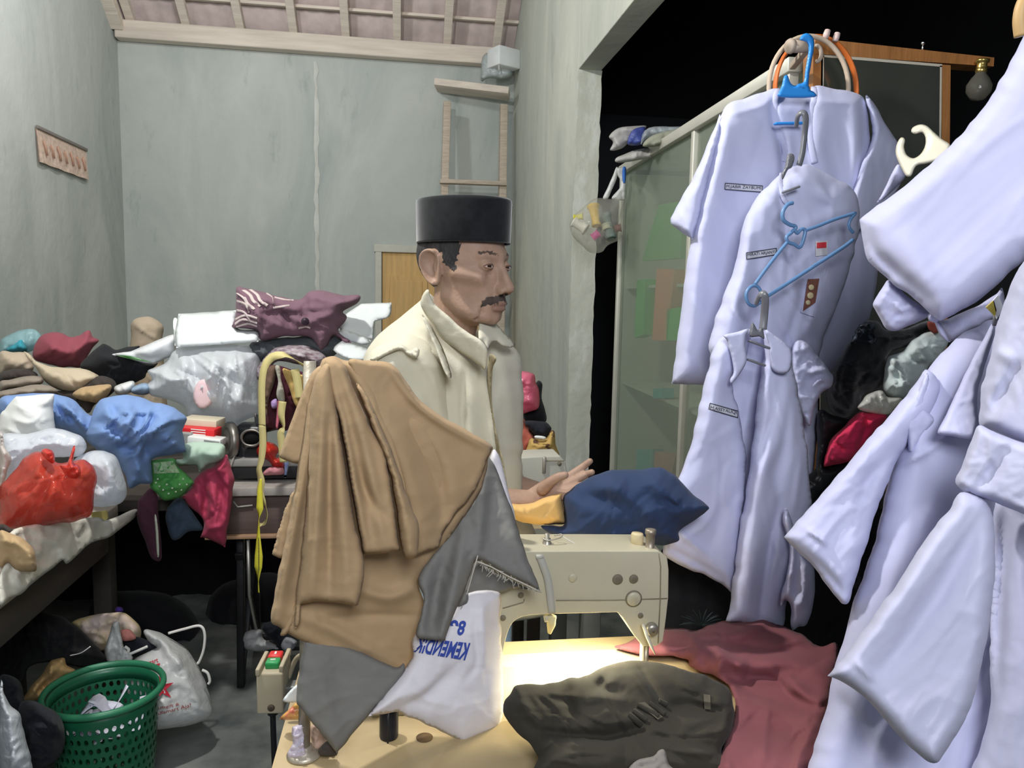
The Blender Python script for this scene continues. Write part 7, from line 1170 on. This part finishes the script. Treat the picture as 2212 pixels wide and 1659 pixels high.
cloth('sleeve', dict(out=PX((2000, 800), (1960, 850), (1915, 905), (1870, 955), (1830, 1002), (1790, 1050), (1750, 1095), (1715, 1135), (1694, 1158), (1694, 1158), (1720, 1190), (1755, 1222), (1785, 1262), (1806, 1290), (1822, 1304), (1836, 1298), (1848, 1250), (1870, 1180), (1890, 1110), (1915, 1050), (1945, 980), (1985, 930), (2020, 880), (2030, 830)), plane=plane3((1700, 1160, 1.00), (1835, 1290, .945), (2000, 820, .985)), tf=.030, tb=.03, edge=34, res=6, wr=.005, ws=70, wdir=(-50, 3), seed=102, strokes=[(((1745, 1145), (1775, 1165), (1788, 1180)), .010, 6), (((1990, 830), (1860, 1000), (1740, 1130)), .010, 30), (((1720, 1185), (1780, 1235), (1830, 1290)), -.010, 12), (((1950, 950), (1880, 1040), (1850, 1150)), -.008, 16)]), WD, sE)
cloth('collar', [dict(out=Z15((900, 1200), (960, 1080), (1040, 900), (1120, 740), (1180, 630), (1222, 552), (1240, 560), (1238, 620), (1190, 780), (1150, 920), (1135, 1040), (1148, 1160), (1110, 1240), (1000, 1225)), plane=plane3((2030, 930, .92), (2115, 920, .90), (2145, 705, .965)), tf=.012, tb=.008, edge=12, res=5, wr=.002), dict(out=Z15((715, 1120), (760, 1010), (830, 850), (850, 900), (830, 1050), (880, 1130), (820, 1220), (745, 1330), (720, 1240)), plane=planeY(.96), tf=.012, tb=.008, edge=10, res=5, wr=.002)], WD, sE)
decal('size_tag', Z15((1192, 452), (1232, 412), (1250, 460), (1245, 500)), bvh(bE), mat('tag_yellow', (.66, .50, .12), .6), sE, .012) if False else None
tgY = thing('garment_tag', 'small yellow and white tag on the hanger beside the right foreground shirt', 'tag', atY(2145., 690., .95))
for P, m, nm_ in ((Z15((1192, 452), (1236, 412), (1252, 470), (1244, 505)), mat('tag_yellow', (.62, .48, .10), .6), 'tag_half'), (Z15((1232, 414), (1262, 380), (1292, 450), (1256, 522)), mat('tag_white', (.70, .70, .76), .6), 'tag_half')):
    q = MB(); A = [atY(x, y, .95) for x, y in P]; q.add(A+[a+np.array((0, .002, 0)) for a in A], [(0, 1, 2, 3), (7, 6, 5, 4), (0, 4, 5, 1), (1, 5, 6, 2), (2, 6, 7, 3), (3, 7, 4, 0)]); q.build(nm_, m, tgY, False)
b = MB(); b.tube([atY(*Z15((1246, 495))[0], .955), atY(*Z15((1240, 560))[0], .96)], .003, 8); b.build('tag_stem', GRH, tgY)
WF_ = white('white_uniform_edge', (.485, .49, .645)); sF = thing('uniform_shirt', 'white shirt at the right edge of the picture with a folded cuff', 'shirt', atY(2200., 1640., .76))
cloth('shirt_side', dict(out=PX((2148, 722), (2140, 770), (2125, 820), (2118, 860), (2116, 918), (2150, 932), (2215, 956), (2330, 990), (2330, 480), (2215, 560), (2175, 640)), plane=plane3((2120, 900, .86), (2260, 900, .78), (2200, 620, .84)), tf=.03, tb=.03, edge=30, res=7, wr=.004, ws=60, wdir=(70, 2.5), strokes=[(((2130, 800), (2150, 760), (2190, 780)), .01, 12), (((2210, 780), (2160, 860), (2130, 910)), -.012, 14)]), WF_, sF)
cloth('cuff', dict(out=PX((2065, 1042), (2080, 1000), (2100, 950), (2115, 920), (2150, 934), (2215, 958), (2330, 1000), (2330, 1160), (2215, 1112), (2150, 1086), (2100, 1070)), plane=plane3((2080, 1040, .82), (2260, 1060, .75), (2150, 940, .80)), tf=.025, tb=.02, edge=20, res=6, wr=.003, ws=60, strokes=[(((2180, 960), (2140, 1020), (2110, 1060)), -.008, 16)]), WF_, sF)
cloth('sleeve', dict(out=PX((2084, 1062), (2050, 1100), (2010, 1150), (1970, 1210), (1930, 1272), (1880, 1340), (1830, 1408), (1788, 1459), (1788, 1459), (1820, 1474), (1860, 1500), (1900, 1540), (1950, 1598), (1990, 1636), (2022, 1648), (2050, 1612), (2080, 1562), (2100, 1520), (2118, 1440), (2140, 1330), (2150, 1200), (2140, 1100)), plane=plane3((1800, 1460, .80), (2060, 1600, .74), (2100, 1080, .80)), tf=.03, tb=.03, edge=34, res=7, wr=.003, ws=80, wdir=(-55, 3), seed=111, strokes=[(((2085, 1075), (1960, 1260), (1830, 1440)), .010, 30), (((1850, 1430), (1880, 1462), (1890, 1470)), .008, 8), (((2120, 1100), (2060, 1230), (1960, 1380), (1890, 1470)), -.012, 24)]), WF_, sF)
cloth('shirt_body', dict(out=PX((2150, 1085), (2215, 1110), (2330, 1150), (2330, 1720), (2100, 1720), (2116, 1620), (2140, 1520), (2138, 1400), (2145, 1250)), plane=plane3((2150, 1600, .80), (2300, 1600, .74), (2200, 1120, .82)), tf=.02, tb=.03, edge=40, res=9, wr=.004, ws=80, wdir=(95, 3), strokes=[(((2170, 1110), (2150, 1300), (2140, 1500)), -.03, 26)]), WF_, sF)
b = MB(); b.tube(catmull([atY(2206., 78., .9), atY(2203., 40., .9), atY(2214., 0., .9), atY(2250., -40., .9)], 6), .008, 10); 
th_ = thing('clothes_hanger', 'tan wooden hanger end at the top right corner', 'hanger', atY(2206., 78., .9)); b.build('hanger_arm', mat('tan_hanger', (.50, .32, .14), .5), th_)
# ================================================================== dark rack and garments between the shirts
sr = thing('side_table', 'dark low table behind the shirts carrying folded garments', 'table', (1.12, 1.72, 0))
b = MB(); b.box((1.15, 1.78, .955), (.62, .24, .03), .004); b.build('tabletop', TBW, sr)
for x in (.88, 1.42):
    for y in (1.70, 1.86): b = MB(); b.box((x, y, .47), (.04, .04, .94), .004); b.build('leg', TBW, sr)
pile('black_lace_garment', 'black garment with a lace edge on the pile between the shirts', 'clothing', Z15((530, 530), (560, 545), (600, 586), (700, 580), (850, 530), (905, 580), (800, 640), (720, 690), (620, 720), (590, 800), (580, 900), (500, 960), (450, 985), (430, 1080), (330, 1122), (250, 1060), (238, 960), (262, 860), (330, 730), (400, 620), (470, 545)), 1.66, mat('black_velvet_cloth', (.012, .013, .016), .9, .2, 200, .2, 30, sheen=.5), tf=.05, tb=.06, edge=36, res=5, wr=.012, ws=36, strokes=[(Z15((380, 640), (320, 780), (300, 900), (300, 1040)), .02, 8), (Z15((420, 800), (400, 920), (380, 1060)), .02, 10)])
LACE = mat('black_lace_blue', (.012, .015, .024), .7, .8, 120, .3, 60, col2=(.16, .20, .26)); LACE.node_tree.nodes['Color Ramp'].color_ramp.elements[0].position = .5
pile('lace_edge', 'blue-black lace lying on the black garment', 'lace', Z15((380, 665), (400, 620), (430, 560), (480, 538), (525, 560), (520, 610), (530, 640), (500, 670), (440, 660), (400, 670)), 1.59, LACE, tf=.012, tb=.01, edge=8, res=3, wr=.010, ws=8, rag=.8)
pile('black_leather_item', 'glossy black garment under the lace garment', 'clothing', Z15((182, 1100), (210, 1065), (260, 1095), (360, 1120), (420, 1095), (330, 1180), (262, 1260), (230, 1400), (330, 1395), (400, 1370), (260, 1520), (120, 1650), (112, 1480), (165, 1460), (180, 1300)), 1.62, mat('black_leatherette', (.012, .012, .014), .4, .2, 30), tf=.04, tb=.05, edge=18, res=5, wr=.008, ws=40)
pile('mint_garment', 'pale mint garment on top of the pile between the shirts', 'clothing', Z15((722, 680), (760, 640), (840, 605), (910, 598), (965, 640), (920, 740), (850, 810), (830, 860), (760, 940), (690, 1000), (600, 985), (572, 940), (580, 860), (600, 780), (620, 740), (690, 715)), 1.60, cloth_m('mint_grey_cloth', (.62, .70, .69)), tf=.05, tb=.05, edge=36, res=5, wr=.018, ws=36, strokes=[(Z15((730, 700), (800, 720), (850, 800)), .025, 10), (Z15((690, 720), (760, 770), (840, 800)), -.02, 6), (Z15((620, 900), (680, 920), (740, 900)), .02, 10), (Z15((640, 780), (660, 860), (680, 920)), -.015, 7)])
pile('clear_packet', 'crinkled clear plastic packet between the mint garment and the crimson cloth', 'packet', Z15((425, 1055), (450, 1010), (480, 975), (560, 948), (600, 990), (690, 1000), (640, 1060), (600, 1095), (510, 1085)), 1.56, film('crinkled_film', (.80, .80, .74), .85, .12), tf=.03, tb=.03, edge=14, res=4, wr=.014, ws=12)
pile('crimson_garment', 'bright crimson garment folded below the clear packet', 'clothing', Z15((420, 1085), (500, 1080), (595, 1098), (500, 1230), (410, 1350), (330, 1385), (245, 1402), (222, 1395), (235, 1320), (262, 1240), (340, 1165)), 1.58, cloth_m('bright_crimson', (.72, .04, .11)), tf=.05, tb=.05, edge=26, res=4, wr=.012, ws=24, strokes=[(Z15((480, 1090), (470, 1180), (430, 1300)), -.02, 7), (Z15((420, 1100), (350, 1220), (260, 1360)), .015, 10)])
pile('rust_scrap', 'small rust-red cloth beside the knotted sleeve', 'cloth', Z15((840, 540), (880, 545), (920, 590), (880, 610), (845, 580)), 1.56, cloth_m('rust_red', (.30, .07, .05)), tf=.01, edge=5, res=3, wr=0)
pile('shade_drape', 'added black sheet standing in for the shade below the side table', 'cloth', PX((1420, 1200), (1500, 1150), (1700, 1060), (1780, 1000), (1880, 960), (1900, 1200), (1880, 1480), (1700, 1480), (1450, 1480), (1400, 1350)), 1.62, DK, tf=.02, tb=.02, edge=30, res=12, wr=.012, ws=60)  # black sheet added as the shade in front of the side table
pile('shade_filler', 'added dark shape standing in for floor shade right of the sewing machine', 'cloth', PX((1400, 1420), (1430, 1200), (1500, 1190), (1580, 1260), (1640, 1300), (1640, 1560), (1400, 1560)), 2.05, DK, tf=.06, tb=.06, edge=30, res=12, wr=.012, ws=60)  # dark shape added to blacken the shaded floor beyond the machine
pl_ = thing('green_twig', 'small dark green leafy twig in the shade beside the maroon cloth', 'twig', atY(1520., 1345., 1.5)); LEAFM = mat('dark_leaf', (.02, .03, .03), .6)
for i in range(14):
    a = math.radians(10+i*12.5); p = atY(1515., 1352., 1.5); d_ = np.array((math.cos(a)*.05, -.01+.01*(i % 3), abs(math.sin(a))*.035)); V, F = ribbon([p, p+d_*.5+np.array((0, 0, .004)), p+d_], [.002, .005, .0005], .0006, (0, 1, 0), 4); link('leaf', V, F, LEAFM, pl_)
